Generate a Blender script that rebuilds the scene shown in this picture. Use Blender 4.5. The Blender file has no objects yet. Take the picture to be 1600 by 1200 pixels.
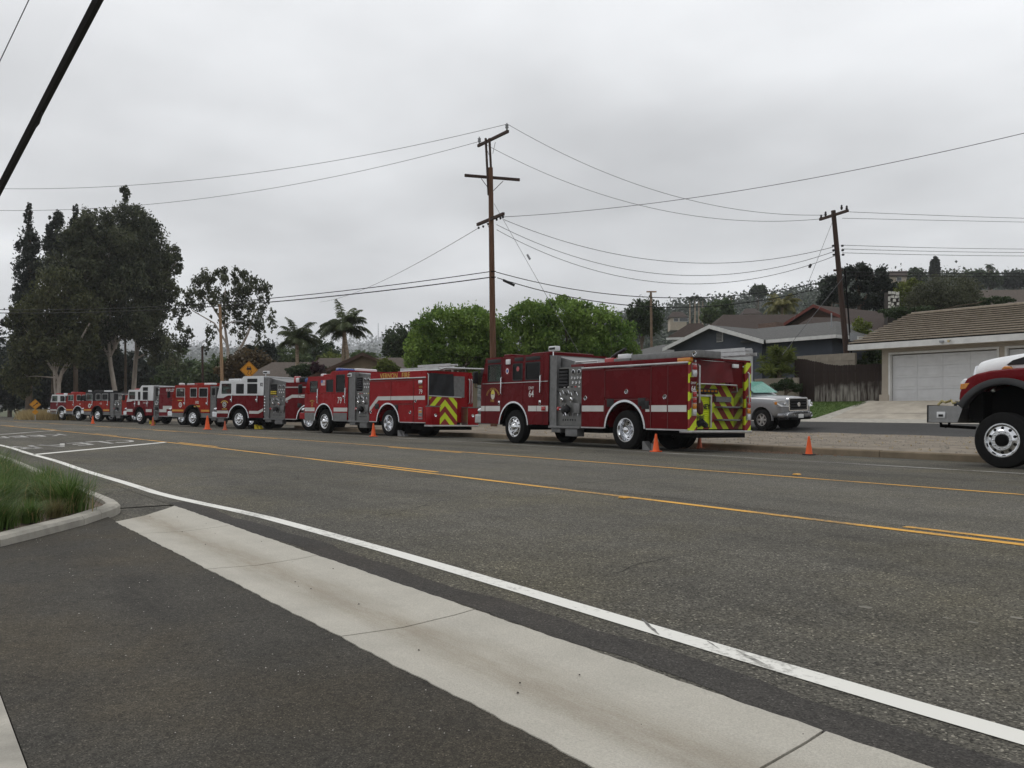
import bpy, bmesh, math, random
import numpy as np
from mathutils import Vector, Matrix
rnd = random.Random(7)
npr = np.random.default_rng(11)
SC = bpy.context.scene
COL = SC.collection
R = math.radians
PI = math.pi

# ---------------------------------------------------------------- camera
EYE, FPX, HOR, TH = 1.04, 1340.0, 638.5, R(35.76)
cam = bpy.data.cameras.new('camera')
cam.sensor_width = 36.0
cam.lens = FPX / 1600 * 36
cam.shift_y = (HOR - 600) / 1600
cam.clip_start, cam.clip_end = 0.05, 20000
camo = bpy.data.objects.new('camera', cam)
COL.objects.link(camo)
camo.location = (0, 0, EYE)
camo.rotation_euler = (R(90), 0, R(90) - TH)          # looks along (-cos TH, sin TH)
SC.camera = camo

# ---------------------------------------------------------------- world: overcast sky
W = bpy.data.worlds.new('World'); SC.world = W; W.use_nodes = True
nt = W.node_tree; nt.nodes.clear()
def N(t, **kw):
    n = nt.nodes.new(t)
    for k, v in kw.items(): setattr(n, k, v)
    return n
SUN_EL, SUN_AZ = R(58), R(250)       # azimuth measured clockwise from +Y
sky = N('ShaderNodeTexSky', sky_type='NISHITA', sun_disc=False)
sky.sun_elevation = SUN_EL; sky.sun_rotation = SUN_AZ; sky.air_density = 1.0; sky.dust_density = 4.0
tc = N('ShaderNodeTexCoord')
sep = N('ShaderNodeSeparateXYZ'); nt.links.new(tc.outputs['Generated'], sep.inputs[0])
def M(op, a, b=None, clamp=False):
    n = N('ShaderNodeMath', operation=op, use_clamp=clamp)
    for i, v in enumerate((a, b)):
        if v is None: continue
        if isinstance(v, (int, float)): n.inputs[i].default_value = v
        else: nt.links.new(v, n.inputs[i])
    return n.outputs[0]
zc = M('MAXIMUM', sep.outputs[2], 0.0)
den = M('ADD', zc, 0.16)
px_, py_ = M('DIVIDE', sep.outputs[0], den), M('DIVIDE', sep.outputs[1], den)
tot = None
for seed, scale, w in ((122.47, .4, 1.02), (369.44, .4, .73), (181.42, 1.1, -.86)):     # three sheets of cloud, seen in perspective
    cmb = N('ShaderNodeCombineXYZ'); nt.links.new(px_, cmb.inputs[0]); nt.links.new(py_, cmb.inputs[1]); cmb.inputs[2].default_value = seed
    n1 = N('ShaderNodeTexNoise'); n1.inputs['Scale'].default_value = scale; n1.inputs['Detail'].default_value = 5; n1.inputs['Roughness'].default_value = 0.45
    nt.links.new(cmb.outputs[0], n1.inputs['Vector'])
    v_ = M('MULTIPLY', M('SUBTRACT', n1.outputs[0], .5), w / .87)
    tot = v_ if tot is None else M('ADD', tot, v_)
SKY_STR = 0.1
lum = M('MAXIMUM', M('ADD', tot, .722 / .87), .42)
tint = N('ShaderNodeVectorMath', operation='SCALE'); tint.inputs[0].default_value = (.985 / SKY_STR, 1.0 / SKY_STR, 1.02 / SKY_STR)
nt.links.new(lum, tint.inputs['Scale'])
mix = N('ShaderNodeMix', data_type='RGBA'); mix.inputs[0].default_value = 0.95       # the overcast covers the blue
nt.links.new(sky.outputs[0], mix.inputs[6]); nt.links.new(tint.outputs[0], mix.inputs[7])
bg = N('ShaderNodeBackground'); bg.inputs[1].default_value = SKY_STR
nt.links.new(mix.outputs[2], bg.inputs[0])
out = N('ShaderNodeOutputWorld'); nt.links.new(bg.outputs[0], out.inputs[0])

sun = bpy.data.lights.new('sun', 'SUN'); sun.energy = 0.9; sun.angle = R(25); sun.color = (1, .97, .93)
suno = bpy.data.objects.new('sun', sun); COL.objects.link(suno)
sd = Vector((math.sin(SUN_AZ) * math.cos(SUN_EL), math.cos(SUN_AZ) * math.cos(SUN_EL), math.sin(SUN_EL)))
suno.rotation_euler = sd.to_track_quat('Z', 'Y').to_euler()
SC.view_settings.view_transform = 'Standard'
SC.view_settings.look = 'None'
SC.view_settings.exposure = 0.0
SC.view_settings.gamma = 1.0
SC.view_settings.use_curve_mapping = False
SC.render.engine = 'CYCLES'
SC.cycles.volume_bounces = 2
SC.cycles.max_bounces = 6
SC.cycles.transparent_max_bounces = 12

# ---------------------------------------------------------------- helpers
VX, VY = -math.cos(TH), math.sin(TH)
RX, RY = math.sin(TH), math.cos(TH)
def at(px, py, d):
    "the point d metres in front of the camera on the sight line of a photo pixel"
    r = (px - 800) / FPX
    return Vector((d * (VX + r * RX), d * (VY + r * RY), EYE - (py - HOR) / FPX * d))
def on_ground(px, py, z=0.0):
    return at(px, py, (EYE - z) * FPX / (py - HOR))

MATS = {}
def mat(name, col, rough=0.5, metal=0.0, var=0.0, vscale=3.0, bump=0.0, bscale=40.0, coat=0.0, spec=0.25, col2=None, island=0.0, stretch=None, emit=0.0, trans=0.0):
    "principled material; colour wanders by noise between col and col2 (or darker/lighter by var)"
    if name in MATS: return MATS[name]
    m = bpy.data.materials.new(name); m.use_nodes = True
    t = m.node_tree; b = t.nodes['Principled BSDF']; L = t.links.new
    b.inputs['Base Color'].default_value = (*col, 1)
    b.inputs['Roughness'].default_value = rough; b.inputs['Metallic'].default_value = metal
    b.inputs['Coat Weight'].default_value = coat; b.inputs['Coat Roughness'].default_value = 0.08
    b.inputs['Specular IOR Level'].default_value = spec
    if trans: b.inputs['Subsurface Weight'].default_value = 0
    tcn = t.nodes.new('ShaderNodeTexCoord'); vec = tcn.outputs['Object']
    if stretch:
        mp = t.nodes.new('ShaderNodeMapping'); mp.inputs['Scale'].default_value = stretch
        L(vec, mp.inputs[0]); vec = mp.outputs[0]
    if var or col2:
        nz = t.nodes.new('ShaderNodeTexNoise'); nz.inputs['Scale'].default_value = vscale; nz.inputs['Detail'].default_value = 6
        nz.inputs['Roughness'].default_value = .62
        L(vec, nz.inputs['Vector'])
        rp = t.nodes.new('ShaderNodeValToRGB')
        rp.color_ramp.elements[0].position = .3; rp.color_ramp.elements[1].position = .7
        c0 = tuple(max(0, c * (1 - var)) for c in col); c1 = col2 if col2 else tuple(min(1, c * (1 + var)) for c in col)
        rp.color_ramp.elements[0].color = (*(c0 if not col2 else col), 1); rp.color_ramp.elements[1].color = (*c1, 1)
        L(nz.outputs[0], rp.inputs[0]); src = rp.outputs[0]
        if island:
            g = t.nodes.new('ShaderNodeNewGeometry')
            hs = t.nodes.new('ShaderNodeHueSaturation')
            mr = t.nodes.new('ShaderNodeMapRange'); mr.inputs[3].default_value = 1 - island; mr.inputs[4].default_value = 1 + island
            L(g.outputs['Random Per Island'], mr.inputs[0]); L(mr.outputs[0], hs.inputs['Value'])
            L(src, hs.inputs['Color']); src = hs.outputs[0]
        L(src, b.inputs['Base Color'])
        rr = t.nodes.new('ShaderNodeMapRange'); rr.inputs[3].default_value = max(0.02, rough - .1); rr.inputs[4].default_value = min(1, rough + .12)
        L(nz.outputs[0], rr.inputs[0]); L(rr.outputs[0], b.inputs['Roughness'])
    if bump:
        nb = t.nodes.new('ShaderNodeTexNoise'); nb.inputs['Scale'].default_value = bscale; nb.inputs['Detail'].default_value = 4
        L(vec, nb.inputs['Vector'])
        bp = t.nodes.new('ShaderNodeBump'); bp.inputs['Strength'].default_value = bump; bp.inputs['Distance'].default_value = .02
        L(nb.outputs[0], bp.inputs['Height']); L(bp.outputs[0], b.inputs['Normal'])
    if emit:
        b.inputs['Emission Color'].default_value = (*col, 1); b.inputs['Emission Strength'].default_value = emit
    MATS[name] = m
    return m

def leaf_mat(name, c0, c1, island=.35, transl=.3):
    if name in MATS: return MATS[name]
    m = bpy.data.materials.new(name); m.use_nodes = True
    t = m.node_tree; L = t.links.new
    b = t.nodes['Principled BSDF']; b.inputs['Roughness'].default_value = .55; b.inputs['Specular IOR Level'].default_value = .3
    tcn = t.nodes.new('ShaderNodeTexCoord')
    nz = t.nodes.new('ShaderNodeTexNoise'); nz.inputs['Scale'].default_value = .42; nz.inputs['Detail'].default_value = 4  # natural leaf tones, contrast raised to imitate lit and shaded clumps
    L(tcn.outputs['Object'], nz.inputs['Vector'])
    g = t.nodes.new('ShaderNodeNewGeometry')
    ad = t.nodes.new('ShaderNodeMath'); ad.operation = 'MULTIPLY_ADD'; ad.inputs[1].default_value = island * .8; 
    L(g.outputs['Random Per Island'], ad.inputs[0]); L(nz.outputs[0], ad.inputs[2])
    rp = t.nodes.new('ShaderNodeValToRGB'); rp.color_ramp.elements[0].position = .44; rp.color_ramp.elements[1].position = .82
    rp.color_ramp.elements[0].color = (*c0, 1); rp.color_ramp.elements[1].color = (*c1, 1)
    L(ad.outputs[0], rp.inputs[0]); L(rp.outputs[0], b.inputs['Base Color'])
    tr = t.nodes.new('ShaderNodeBsdfTranslucent'); L(rp.outputs[0], tr.inputs[0])
    mx = t.nodes.new('ShaderNodeMixShader'); mx.inputs[0].default_value = transl
    L(b.outputs[0], mx.inputs[1]); L(tr.outputs[0], mx.inputs[2])
    L(mx.outputs[0], t.nodes['Material Output'].inputs[0])
    MATS[name] = m
    return m

def tag(o, label=None, cat=None, group=None, kind=None):
    if label: o['label'] = label
    if cat: o['category'] = cat
    if group: o['group'] = group
    if kind: o['kind'] = kind
    return o
def link(o, parent=None):
    COL.objects.link(o)
    if parent: o.parent = parent
    return o
def empty(name, loc=(0, 0, 0), rz=0.0, parent=None):
    o = bpy.data.objects.new(name, None); o.empty_display_size = .2
    link(o, parent); o.location = loc; o.rotation_euler = (0, 0, rz)
    return o
def mesh_obj(name, me, m=None, parent=None, loc=None, rot=None):
    o = bpy.data.objects.new(name, me)
    if m and not me.materials: me.materials.append(m)
    link(o, parent)
    if loc is not None: o.location = loc
    if rot is not None: o.rotation_euler = rot
    return o
def copy_tree(o, parent=None):
    c = o.copy(); COL.objects.link(c); c.parent = parent
    for ch in list(o.children): copy_tree(ch, c)
    return c

class MB:
    "collects shapes into one mesh"
    def __init__(s): s.v = []; s.f = []
    def add(s, vs, fs):
        k = len(s.v); s.v += [tuple(p) for p in vs]; s.f += [tuple(i + k for i in q) for q in fs]; return s
    def box(s, x0, x1, y0, y1, z0, z1):
        return s.add([(x0, y0, z0), (x1, y0, z0), (x1, y1, z0), (x0, y1, z0), (x0, y0, z1), (x1, y0, z1), (x1, y1, z1), (x0, y1, z1)],
                     [(0, 3, 2, 1), (4, 5, 6, 7), (0, 1, 5, 4), (1, 2, 6, 5), (2, 3, 7, 6), (3, 0, 4, 7)])
    def obox(s, p, u, v, w):
        "box at p spanned by vectors u, v, w"
        p, u, v, w = map(Vector, (p, u, v, w))
        return s.add([p, p + u, p + u + v, p + v, p + w, p + u + w, p + u + v + w, p + v + w],
                     [(0, 3, 2, 1), (4, 5, 6, 7), (0, 1, 5, 4), (1, 2, 6, 5), (2, 3, 7, 6), (3, 0, 4, 7)])
    def prism(s, poly, a, b, axis='y'):
        "polygon in the plane across axis, extruded from a to b; poly pairs are (x,z) for y, (y,z) for x, (x,y) for z"
        def P(q, t):
            return {'y': (q[0], t, q[1]), 'x': (t, q[0], q[1]), 'z': (q[0], q[1], t)}[axis]
        n = len(poly); vs = [P(q, a) for q in poly] + [P(q, b) for q in poly]
        fs = [tuple(range(n)), tuple(range(2 * n - 1, n - 1, -1))] + [(i, i + n, (i + 1) % n + n, (i + 1) % n) for i in range(n)]
        return s.add(vs, fs)
    def tube(s, pts, r, n=8, cap=True):
        pts = [Vector(p) for p in pts]; rr = r if isinstance(r, (list, tuple)) else [r] * len(pts)
        rings = []; up = Vector((0, 0, 1)); vs = []; fs = []
        prev = None
        for i, p in enumerate(pts):
            d = (pts[min(i + 1, len(pts) - 1)] - pts[max(i - 1, 0)]).normalized()
            a = d.cross(up if abs(d.z) < .95 else Vector((1, 0, 0))).normalized() if prev is None else (prev - d * prev.dot(d)).normalized()
            prev = a; b = d.cross(a)
            for k in range(n):
                t = 2 * PI * k / n
                vs.append(p + (a * math.cos(t) + b * math.sin(t)) * rr[i])
        for i in range(len(pts) - 1):
            for k in range(n):
                k2 = (k + 1) % n
                fs.append((i * n + k, i * n + k2, (i + 1) * n + k2, (i + 1) * n + k))
        if cap: fs += [tuple(range(n - 1, -1, -1)), tuple(range((len(pts) - 1) * n, len(pts) * n))]
        return s.add(vs, fs)
    def lathe(s, prof, o=(0, 0, 0), axis='y', n=24, close=False):
        "profile of (radius, along) turned round an axis through o"
        vs = []; fs = []; m = len(prof)
        for k in range(n):
            t = 2 * PI * k / n; c, q = math.cos(t), math.sin(t)
            for r, h in prof:
                vs.append({'y': (o[0] + r * c, o[1] + h, o[2] + r * q), 'x': (o[0] + h, o[1] + r * c, o[2] + r * q), 'z': (o[0] + r * c, o[1] + r * q, o[2] + h)}[axis])
        for k in range(n):
            k2 = (k + 1) % n
            for i in range(m if close else m - 1):
                j = (i + 1) % m
                fs.append((k * m + i, k * m + j, k2 * m + j, k2 * m + i))
        return s.add(vs, fs)
    def cyl(s, p0, p1, r, n=12): return s.tube([p0, p1], r, n)
    def mesh(s, name, smooth=False, bevel=0.0, seg=2):
        me = bpy.data.meshes.new(name); me.from_pydata(s.v, [], s.f); me.validate()
        bm = bmesh.new(); bm.from_mesh(me)
        bmesh.ops.remove_doubles(bm, verts=bm.verts, dist=1e-5)
        bmesh.ops.recalc_face_normals(bm, faces=bm.faces)
        if bevel:
            ed = [e for e in bm.edges if len(e.link_faces) == 2 and e.calc_face_angle(0) > R(35)]
            bmesh.ops.bevel(bm, geom=ed, offset=bevel, segments=seg, affect='EDGES', profile=.5, clamp_overlap=True)
        bm.to_mesh(me); bm.free()
        if smooth:
            me.polygons.foreach_set('use_smooth', [True] * len(me.polygons))
            try: me.set_sharp_from_angle(angle=R(40))
            except Exception: pass
        return me
    def build(s, name, m, parent=None, smooth=False, bevel=0.0, loc=None, rot=None, seg=2):
        return mesh_obj(name, s.mesh(name, smooth, bevel, seg), m, parent, loc, rot)
def box(name, m, parent, x0, x1, y0, y1, z0, z1, bevel=0.0):
    return MB().box(min(x0, x1), max(x0, x1), min(y0, y1), max(y0, y1), min(z0, z1), max(z0, z1)).build(name, m, parent, bevel=bevel, smooth=bevel > 0)

def fill_mesh(name, outer, holes, thick, bevel=0.0):
    "flat plate with holes (2D filled curve) -> mesh in local XY, thickness +-thick"
    cu = bpy.data.curves.new(name, 'CURVE'); cu.dimensions = '2D'; cu.fill_mode = 'BOTH'
    cu.extrude = max(1e-4, thick - bevel); cu.bevel_depth = bevel; cu.bevel_resolution = 1; cu.offset = -bevel
    for poly in [outer] + list(holes):
        sp = cu.splines.new('POLY'); sp.points.add(len(poly) - 1)
        for p, q in zip(sp.points, poly): p.co = (q[0], q[1], 0, 1)
        sp.use_cyclic_u = True
    o = bpy.data.objects.new(name, cu); me = bpy.data.meshes.new_from_object(o)
    bpy.data.objects.remove(o); bpy.data.curves.remove(cu)
    me.materials.clear()
    return me
def remap(me, fn):
    n = len(me.vertices); a = np.empty(n * 3); me.vertices.foreach_get('co', a); a = a.reshape(-1, 3)
    b = np.stack(fn(a[:, 0], a[:, 1], a[:, 2]), 1).ravel(); me.vertices.foreach_set('co', b); me.update(); return me
_fonts = {}
def text_mesh(txt, size, ext=.002, spacing=1.0, bold=0.0):
    cu = bpy.data.curves.new('t', 'FONT'); cu.body = txt; cu.size = size; cu.extrude = ext; cu.align_x = 'CENTER'; cu.align_y = 'CENTER'
    cu.space_character = spacing; cu.offset = bold; cu.resolution_u = 3
    o = bpy.data.objects.new('t', cu); me = bpy.data.meshes.new_from_object(o)
    bpy.data.objects.remove(o); bpy.data.curves.remove(cu); me.materials.clear(); me.name = 'lettering'
    return me
def rounded(x0, x1, z0, z1, r=.05, n=4):
    pts = []
    for cx, cz, a0 in ((x1 - r, z1 - r, 0), (x0 + r, z1 - r, 90), (x0 + r, z0 + r, 180), (x1 - r, z0 + r, 270)):
        for k in range(n + 1):
            t = R(a0 + 90 * k / n); pts.append((cx + r * math.cos(t), cz + r * math.sin(t)))
    return pts
# ---------------------------------------------------------------- surfaces
def asphalt(name, base, spot=.5, agg=110.0, crack=0.0, patch=.25, stain=(1, 1, 1), stain_amt=0.0):
    m = bpy.data.materials.new(name); m.use_nodes = True
    t = m.node_tree; L = t.links.new; b = t.nodes['Principled BSDF']
    b.inputs['Roughness'].default_value = .9; b.inputs['Specular IOR Level'].default_value = .25
    tcn = t.nodes.new('ShaderNodeTexCoord'); o = tcn.outputs['Object']
    def noise(s, d=4, r=.6, st=None):
        v = o
        if st:
            mp = t.nodes.new('ShaderNodeMapping'); mp.inputs['Scale'].default_value = st; L(o, mp.inputs[0]); v = mp.outputs[0]
        n = t.nodes.new('ShaderNodeTexNoise'); n.inputs['Scale'].default_value = s; n.inputs['Detail'].default_value = d; n.inputs['Roughness'].default_value = r
        L(v, n.inputs['Vector']); return n.outputs[0]
    def rng(x, a, c, lo, hi):
        n = t.nodes.new('ShaderNodeMapRange'); n.inputs[1].default_value = a; n.inputs[2].default_value = c; n.inputs[3].default_value = lo; n.inputs[4].default_value = hi
        L(x, n.inputs[0]); return n.outputs[0]
    def mul(x, y):
        n = t.nodes.new('ShaderNodeMath'); n.operation = 'MULTIPLY'; L(x, n.inputs[0]); L(y, n.inputs[1]); return n.outputs[0]
    f = rng(noise(.35, 5, .6, (.5, 1.6, 1)), .3, .7, 1 - patch, 1 + patch)         # long stains along the lane
    f = mul(f, rng(noise(2.6, 6, .7), .3, .7, 1 - patch * .5, 1 + patch * .5))
    vo = t.nodes.new('ShaderNodeTexVoronoi'); vo.inputs['Scale'].default_value = agg; L(o, vo.inputs['Vector'])
    wn = t.nodes.new('ShaderNodeSeparateColor'); L(vo.outputs['Color'], wn.inputs[0])
    stones = rng(wn.outputs[0], 0, 1, 1 - spot, 1 + spot)                               # each stone of the aggregate has its own tone
    f = mul(f, stones)
    pale = rng(wn.outputs[1], .90, .98, 1.0, 1.0 + spot * 2.6)
    f = mul(f, pale)
    f = mul(f, rng(noise(38, 3, .7), .3, .7, 1 - spot * .45, 1 + spot * .45))
    f = mul(f, rng(noise(15, 8, .8), .36, .46, 1 - spot * .75, 1))                       # worn-out pits
    if crack:
        v2 = t.nodes.new('ShaderNodeTexVoronoi'); v2.feature = 'DISTANCE_TO_EDGE'; v2.inputs['Scale'].default_value = .16
        dn = t.nodes.new('ShaderNodeTexNoise'); dn.inputs['Scale'].default_value = 1.4; dn.inputs['Detail'].default_value = 8; L(o, dn.inputs['Vector'])
        ad = t.nodes.new('ShaderNodeVectorMath'); ad.operation = 'MULTIPLY_ADD'; ad.inputs[1].default_value = (1.3, 1.3, 0)
        L(dn.outputs['Color'], ad.inputs[0]); L(o, ad.inputs[2]); L(ad.outputs[0], v2.inputs['Vector'])
        ck = rng(v2.outputs['Distance'], .0008, .0032, 1 - crack, 1)
        ms = rng(noise(.25, 3), .5, .6, 0, 1)
        mx = t.nodes.new('ShaderNodeMix'); mx.inputs[2].default_value = 1.0; L(ms, mx.inputs[0]); L(ck, mx.inputs[3]); mx.inputs[2].default_value = 1.0
        f = mul(f, mx.outputs[0])
    vm = t.nodes.new('ShaderNodeVectorMath'); vm.operation = 'SCALE'; vm.inputs[0].default_value = base; L(f, vm.inputs['Scale'])
    mxs = t.nodes.new('ShaderNodeMix'); mxs.data_type = 'RGBA'; mxs.blend_type = 'MULTIPLY'; mxs.inputs[7].default_value = (*stain, 1)
    L(rng(noise(.55, 7, .62), .46, .66, 0, stain_amt), mxs.inputs[0]); L(vm.outputs[0], mxs.inputs[6])      # dust and oil stains
    mx2 = t.nodes.new('ShaderNodeMix'); mx2.data_type = 'RGBA'; mx2.blend_type = 'MULTIPLY'; mx2.inputs[7].default_value = (.62, .62, .64, 1)
    L(rng(noise(1.3, 6, .6, (.35, 1.2, 1)), .56, .72, 0, stain_amt), mx2.inputs[0]); L(mxs.outputs[2], mx2.inputs[6])
    L(mx2.outputs[2], b.inputs['Base Color'])
    bp = t.nodes.new('ShaderNodeBump'); bp.inputs['Strength'].default_value = .55; bp.inputs['Distance'].default_value = .006
    L(stones, bp.inputs['Height']); L(bp.outputs[0], b.inputs['Normal'])
    MATS[name] = m
    return m
def worn_paint(name, col, under, wear=.5):
    "road paint rubbed through to the asphalt in specks"
    m = bpy.data.materials.new(name); m.use_nodes = True
    t = m.node_tree; L = t.links.new; b = t.nodes['Principled BSDF']; b.inputs['Roughness'].default_value = .75
    tcn = t.nodes.new('ShaderNodeTexCoord')
    n = t.nodes.new('ShaderNodeTexNoise'); n.inputs['Scale'].default_value = 22; n.inputs['Detail'].default_value = 8; n.inputs['Roughness'].default_value = .75
    L(tcn.outputs['Object'], n.inputs['Vector'])
    n2 = t.nodes.new('ShaderNodeTexNoise'); n2.inputs['Scale'].default_value = .8; n2.inputs['Detail'].default_value = 5; L(tcn.outputs['Object'], n2.inputs['Vector'])
    ad = t.nodes.new('ShaderNodeMath'); ad.operation = 'ADD'; L(n.outputs[0], ad.inputs[0]); L(n2.outputs[0], ad.inputs[1])
    rp = t.nodes.new('ShaderNodeValToRGB'); rp.color_ramp.elements[0].position = .30 + .22 * wear; rp.color_ramp.elements[1].position = .42 + .24 * wear
    rp.color_ramp.elements[0].color = (*under, 1); rp.color_ramp.elements[1].color = (*col, 1)
    h = t.nodes.new('ShaderNodeMath'); h.operation = 'MULTIPLY'; h.inputs[1].default_value = .5; L(ad.outputs[0], h.inputs[0])
    L(h.outputs[0], rp.inputs[0]); L(rp.outputs[0], b.inputs['Base Color'])
    MATS[name] = m
    return m
A_ROAD = asphalt('road asphalt', (.084, .0785, .0645), .66, 115, .8, .30, (1.10, 1.06, .9), .8)
A_DRIVE = asphalt('driveway asphalt', (.047, .0435, .0365), .52, 240, 0, .30, (1.22, 1.1, .9), .9)
A_PATCH = asphalt('patch asphalt', (.048, .0445, .040), .42, 170, 0, .25, (1.15, 1.05, .95), .7)
A_TURN = asphalt('worn turn lane asphalt', (.100, .094, .0785), .60, 115, 0, .24, (1.08, 1.05, .92), .6)
A_FRONT = asphalt('side street asphalt', (.048, .047, .046), .3, 90, 0, .15)
P_WHITE = worn_paint('white road paint', (.72, .71, .66), (.17, .16, .14), .22)
P_FADED = worn_paint('faded white road paint', (.52, .51, .48), (.13, .125, .115), .62)
P_YELLOW = worn_paint('yellow road paint', (.66, .34, .035), (.13, .10, .06), .34)
CONC = mat('pale concrete', (.38, .36, .315), .88, var=.24, vscale=4.5, bump=.5, bscale=90)
def gutter_conc():
    m = mat('gutter concrete', (.49, .465, .405), .85, var=.1, vscale=2.2, bump=.5, bscale=220)
    t = m.node_tree; L = t.links.new; b = t.nodes['Principled BSDF']
    src = b.inputs['Base Color'].links[0].from_socket
    tcn = t.nodes.new('ShaderNodeTexCoord'); sp = t.nodes.new('ShaderNodeSeparateXYZ'); L(tcn.outputs['Object'], sp.inputs[0])
    n = t.nodes.new('ShaderNodeTexNoise'); n.inputs['Scale'].default_value = 2.4; n.inputs['Detail'].default_value = 10; n.inputs['Roughness'].default_value = .72
    mp = t.nodes.new('ShaderNodeMapping'); mp.inputs['Scale'].default_value = (.5, 2.5, 1); L(tcn.outputs['Object'], mp.inputs[0]); L(mp.outputs[0], n.inputs['Vector'])
    d = t.nodes.new('ShaderNodeMath'); d.operation = 'SUBTRACT'; L(sp.outputs[1], d.inputs[0]); d.inputs[1].default_value = 1.98
    a = t.nodes.new('ShaderNodeMath'); a.operation = 'ABSOLUTE'; L(d.outputs[0], a.inputs[0])
    mr = t.nodes.new('ShaderNodeMapRange'); mr.inputs[1].default_value = .34; mr.inputs[2].default_value = .02; L(a.outputs[0], mr.inputs[0])
    ml = t.nodes.new('ShaderNodeMath'); ml.operation = 'MULTIPLY'; L(mr.outputs[0], ml.inputs[0]); L(n.outputs[0], ml.inputs[1])
    mr2 = t.nodes.new('ShaderNodeMapRange'); mr2.inputs[1].default_value = .18; mr2.inputs[2].default_value = .95; L(ml.outputs[0], mr2.inputs[0])
    mx = t.nodes.new('ShaderNodeMix'); mx.data_type = 'RGBA'; L(mr2.outputs[0], mx.inputs[0]); L(src, mx.inputs[6]); mx.inputs[7].default_value = (.22, .175, .115, 1)
    gn = t.nodes.new('ShaderNodeTexNoise'); gn.inputs['Scale'].default_value = 130; gn.inputs['Detail'].default_value = 3; L(tcn.outputs['Object'], gn.inputs['Vector'])
    gr_ = t.nodes.new('ShaderNodeMapRange'); gr_.inputs[1].default_value = .3; gr_.inputs[2].default_value = .7; gr_.inputs[3].default_value = .84; gr_.inputs[4].default_value = 1.1; L(gn.outputs[0], gr_.inputs[0])
    sc_ = t.nodes.new('ShaderNodeVectorMath'); sc_.operation = 'SCALE'; L(mx.outputs[2], sc_.inputs[0]); L(gr_.outputs[0], sc_.inputs['Scale'])
    L(sc_.outputs[0], b.inputs['Base Color'])          # silt left where the water runs
    return m
CONC_G = gutter_conc()
KERB_M = mat('weathered kerb', (.23, .185, .13), .9, var=.25, vscale=1.5, bump=.3, bscale=60)
DIRT = mat('gravelly dirt', (.205, .175, .138), .95, var=.38, vscale=1.6, bump=.8, bscale=14)
SOIL = mat('mulch soil', (.13, .10, .075), .95, var=.4, vscale=6, bump=.8, bscale=40)
LAND = mat('scrub land', (.10, .095, .06), .95, vscale=.04, col2=(.06, .08, .035))
BARK = mat('brown bark', (.13, .10, .075), .9, var=.35, vscale=4, bump=.6, bscale=12, stretch=(1, 1, .25))
BARK_P = mat('pale smooth bark', (.50, .44, .38), .8, vscale=1.5, col2=(.27, .23, .20), stretch=(1, 1, .4))

# ---------------------------------------------------------------- ground
def off(x):                                            # the road drifts gently towards the camera side on the left
    u = min(0.0, x + 14.0); return -.00075 * u * u if u > -90 else -.00075 * 8100 + .135 * (u + 90)
def road_z(y):
    return 0.0 if y < 11 else -.0143 * (min(y, 19.0) - 11)
def smooth(a, b, t):
    t = max(0.0, min(1.0, (t - a) / (b - a))); return t * t * (3 - 2 * t)
def land_z(x, y):
    if y < 19: return -.6
    z = -.6 + .42 * smooth(19.0, 20.2, y) + .1 * smooth(34.0, 36, y)
    z += .40 * smooth(27, 34, y)
    lift = .95 + 1.05 * smooth(-31, -34, x) - 1.5 * smooth(-40, -70, x)
    z += lift * smooth(34.5, 41, y)
    z += 2.5 * smooth(42, 75, y) * smooth(-75, -20, x) + 4 * smooth(60, 140, y) * smooth(-120, -20, x)
    return z
def sheet(name, xs, ys, zf, m, parent=None, kind='structure'):
    vs = [(x, y, zf(x, y)) for x in xs for y in ys]; k = len(ys)
    fs = [(i * k + j, (i + 1) * k + j, (i + 1) * k + j + 1, i * k + j + 1) for i in range(len(xs) - 1) for j in range(k - 1)]
    me = bpy.data.meshes.new(name); me.from_pydata(vs, [], fs); me.polygons.foreach_set('use_smooth', [True] * len(fs))
    o = mesh_obj(name, me, m, parent)
    if kind: o['kind'] = kind
    return o
xs = [-6000, -3000, -1500, -800, -500, -350, -250, -190] + list(range(-150, 61, 3)) + [80, 120, 200, 400, 900, 2000, 6000]
ys = [-6000, -2000, -600, -200, -60, -20, 0, 10, 18.5] + [19 + .4 * i for i in range(5)] + list(np.arange(22, 60, 1.2)) + [64, 70, 80, 95, 120, 160, 220, 320, 500, 900, 2000, 6000]
sheet('terrain', xs, ys, land_z, LAND)

# road: crowned, falling to the far gutter
RY0, RY1 = 2.43, 18.92
def strip(name, y0, y1, m, dz, x0, x1, parent=None, step=2.0, wob=None, z0=None):
    n = max(2, int((x1 - x0) / step) + 1); X = np.linspace(x0, x1, n); vs = []; fs = []
    cuts = [y0] + [c for c in (11.0,) if y0 < c < y1] + [y1]; k = len(cuts)
    for x in X:
        w = wob(x) if wob else 0
        for c in cuts:
            vs.append((x, c + off(x) + w, (road_z(c) if z0 is None else z0) + dz))
    fs = [(i * k + j, (i + 1) * k + j, (i + 1) * k + j + 1, i * k + j + 1) for i in range(n - 1) for j in range(k - 1)]
    me = bpy.data.meshes.new(name); me.from_pydata(vs, [], fs)
    return mesh_obj(name, me, m, parent)
tag(strip('road_edge', 1.2, RY0 + .01, A_ROAD, -.004, -140, -9.72), kind='structure')
tag(strip('road_edge', 1.2, RY0 + .01, A_ROAD, -.012, -9.72, -8.35), kind='structure')
road = strip('road', RY0, RY1, A_ROAD, 0, -240, 90); tag(road, kind='structure')
sh = strip('road_shoulder', RY1, 24.5, A_ROAD, -.006, -150, -48); tag(sh, kind='structure')
for v in sh.data.vertices: v.co.z = -.118
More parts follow.
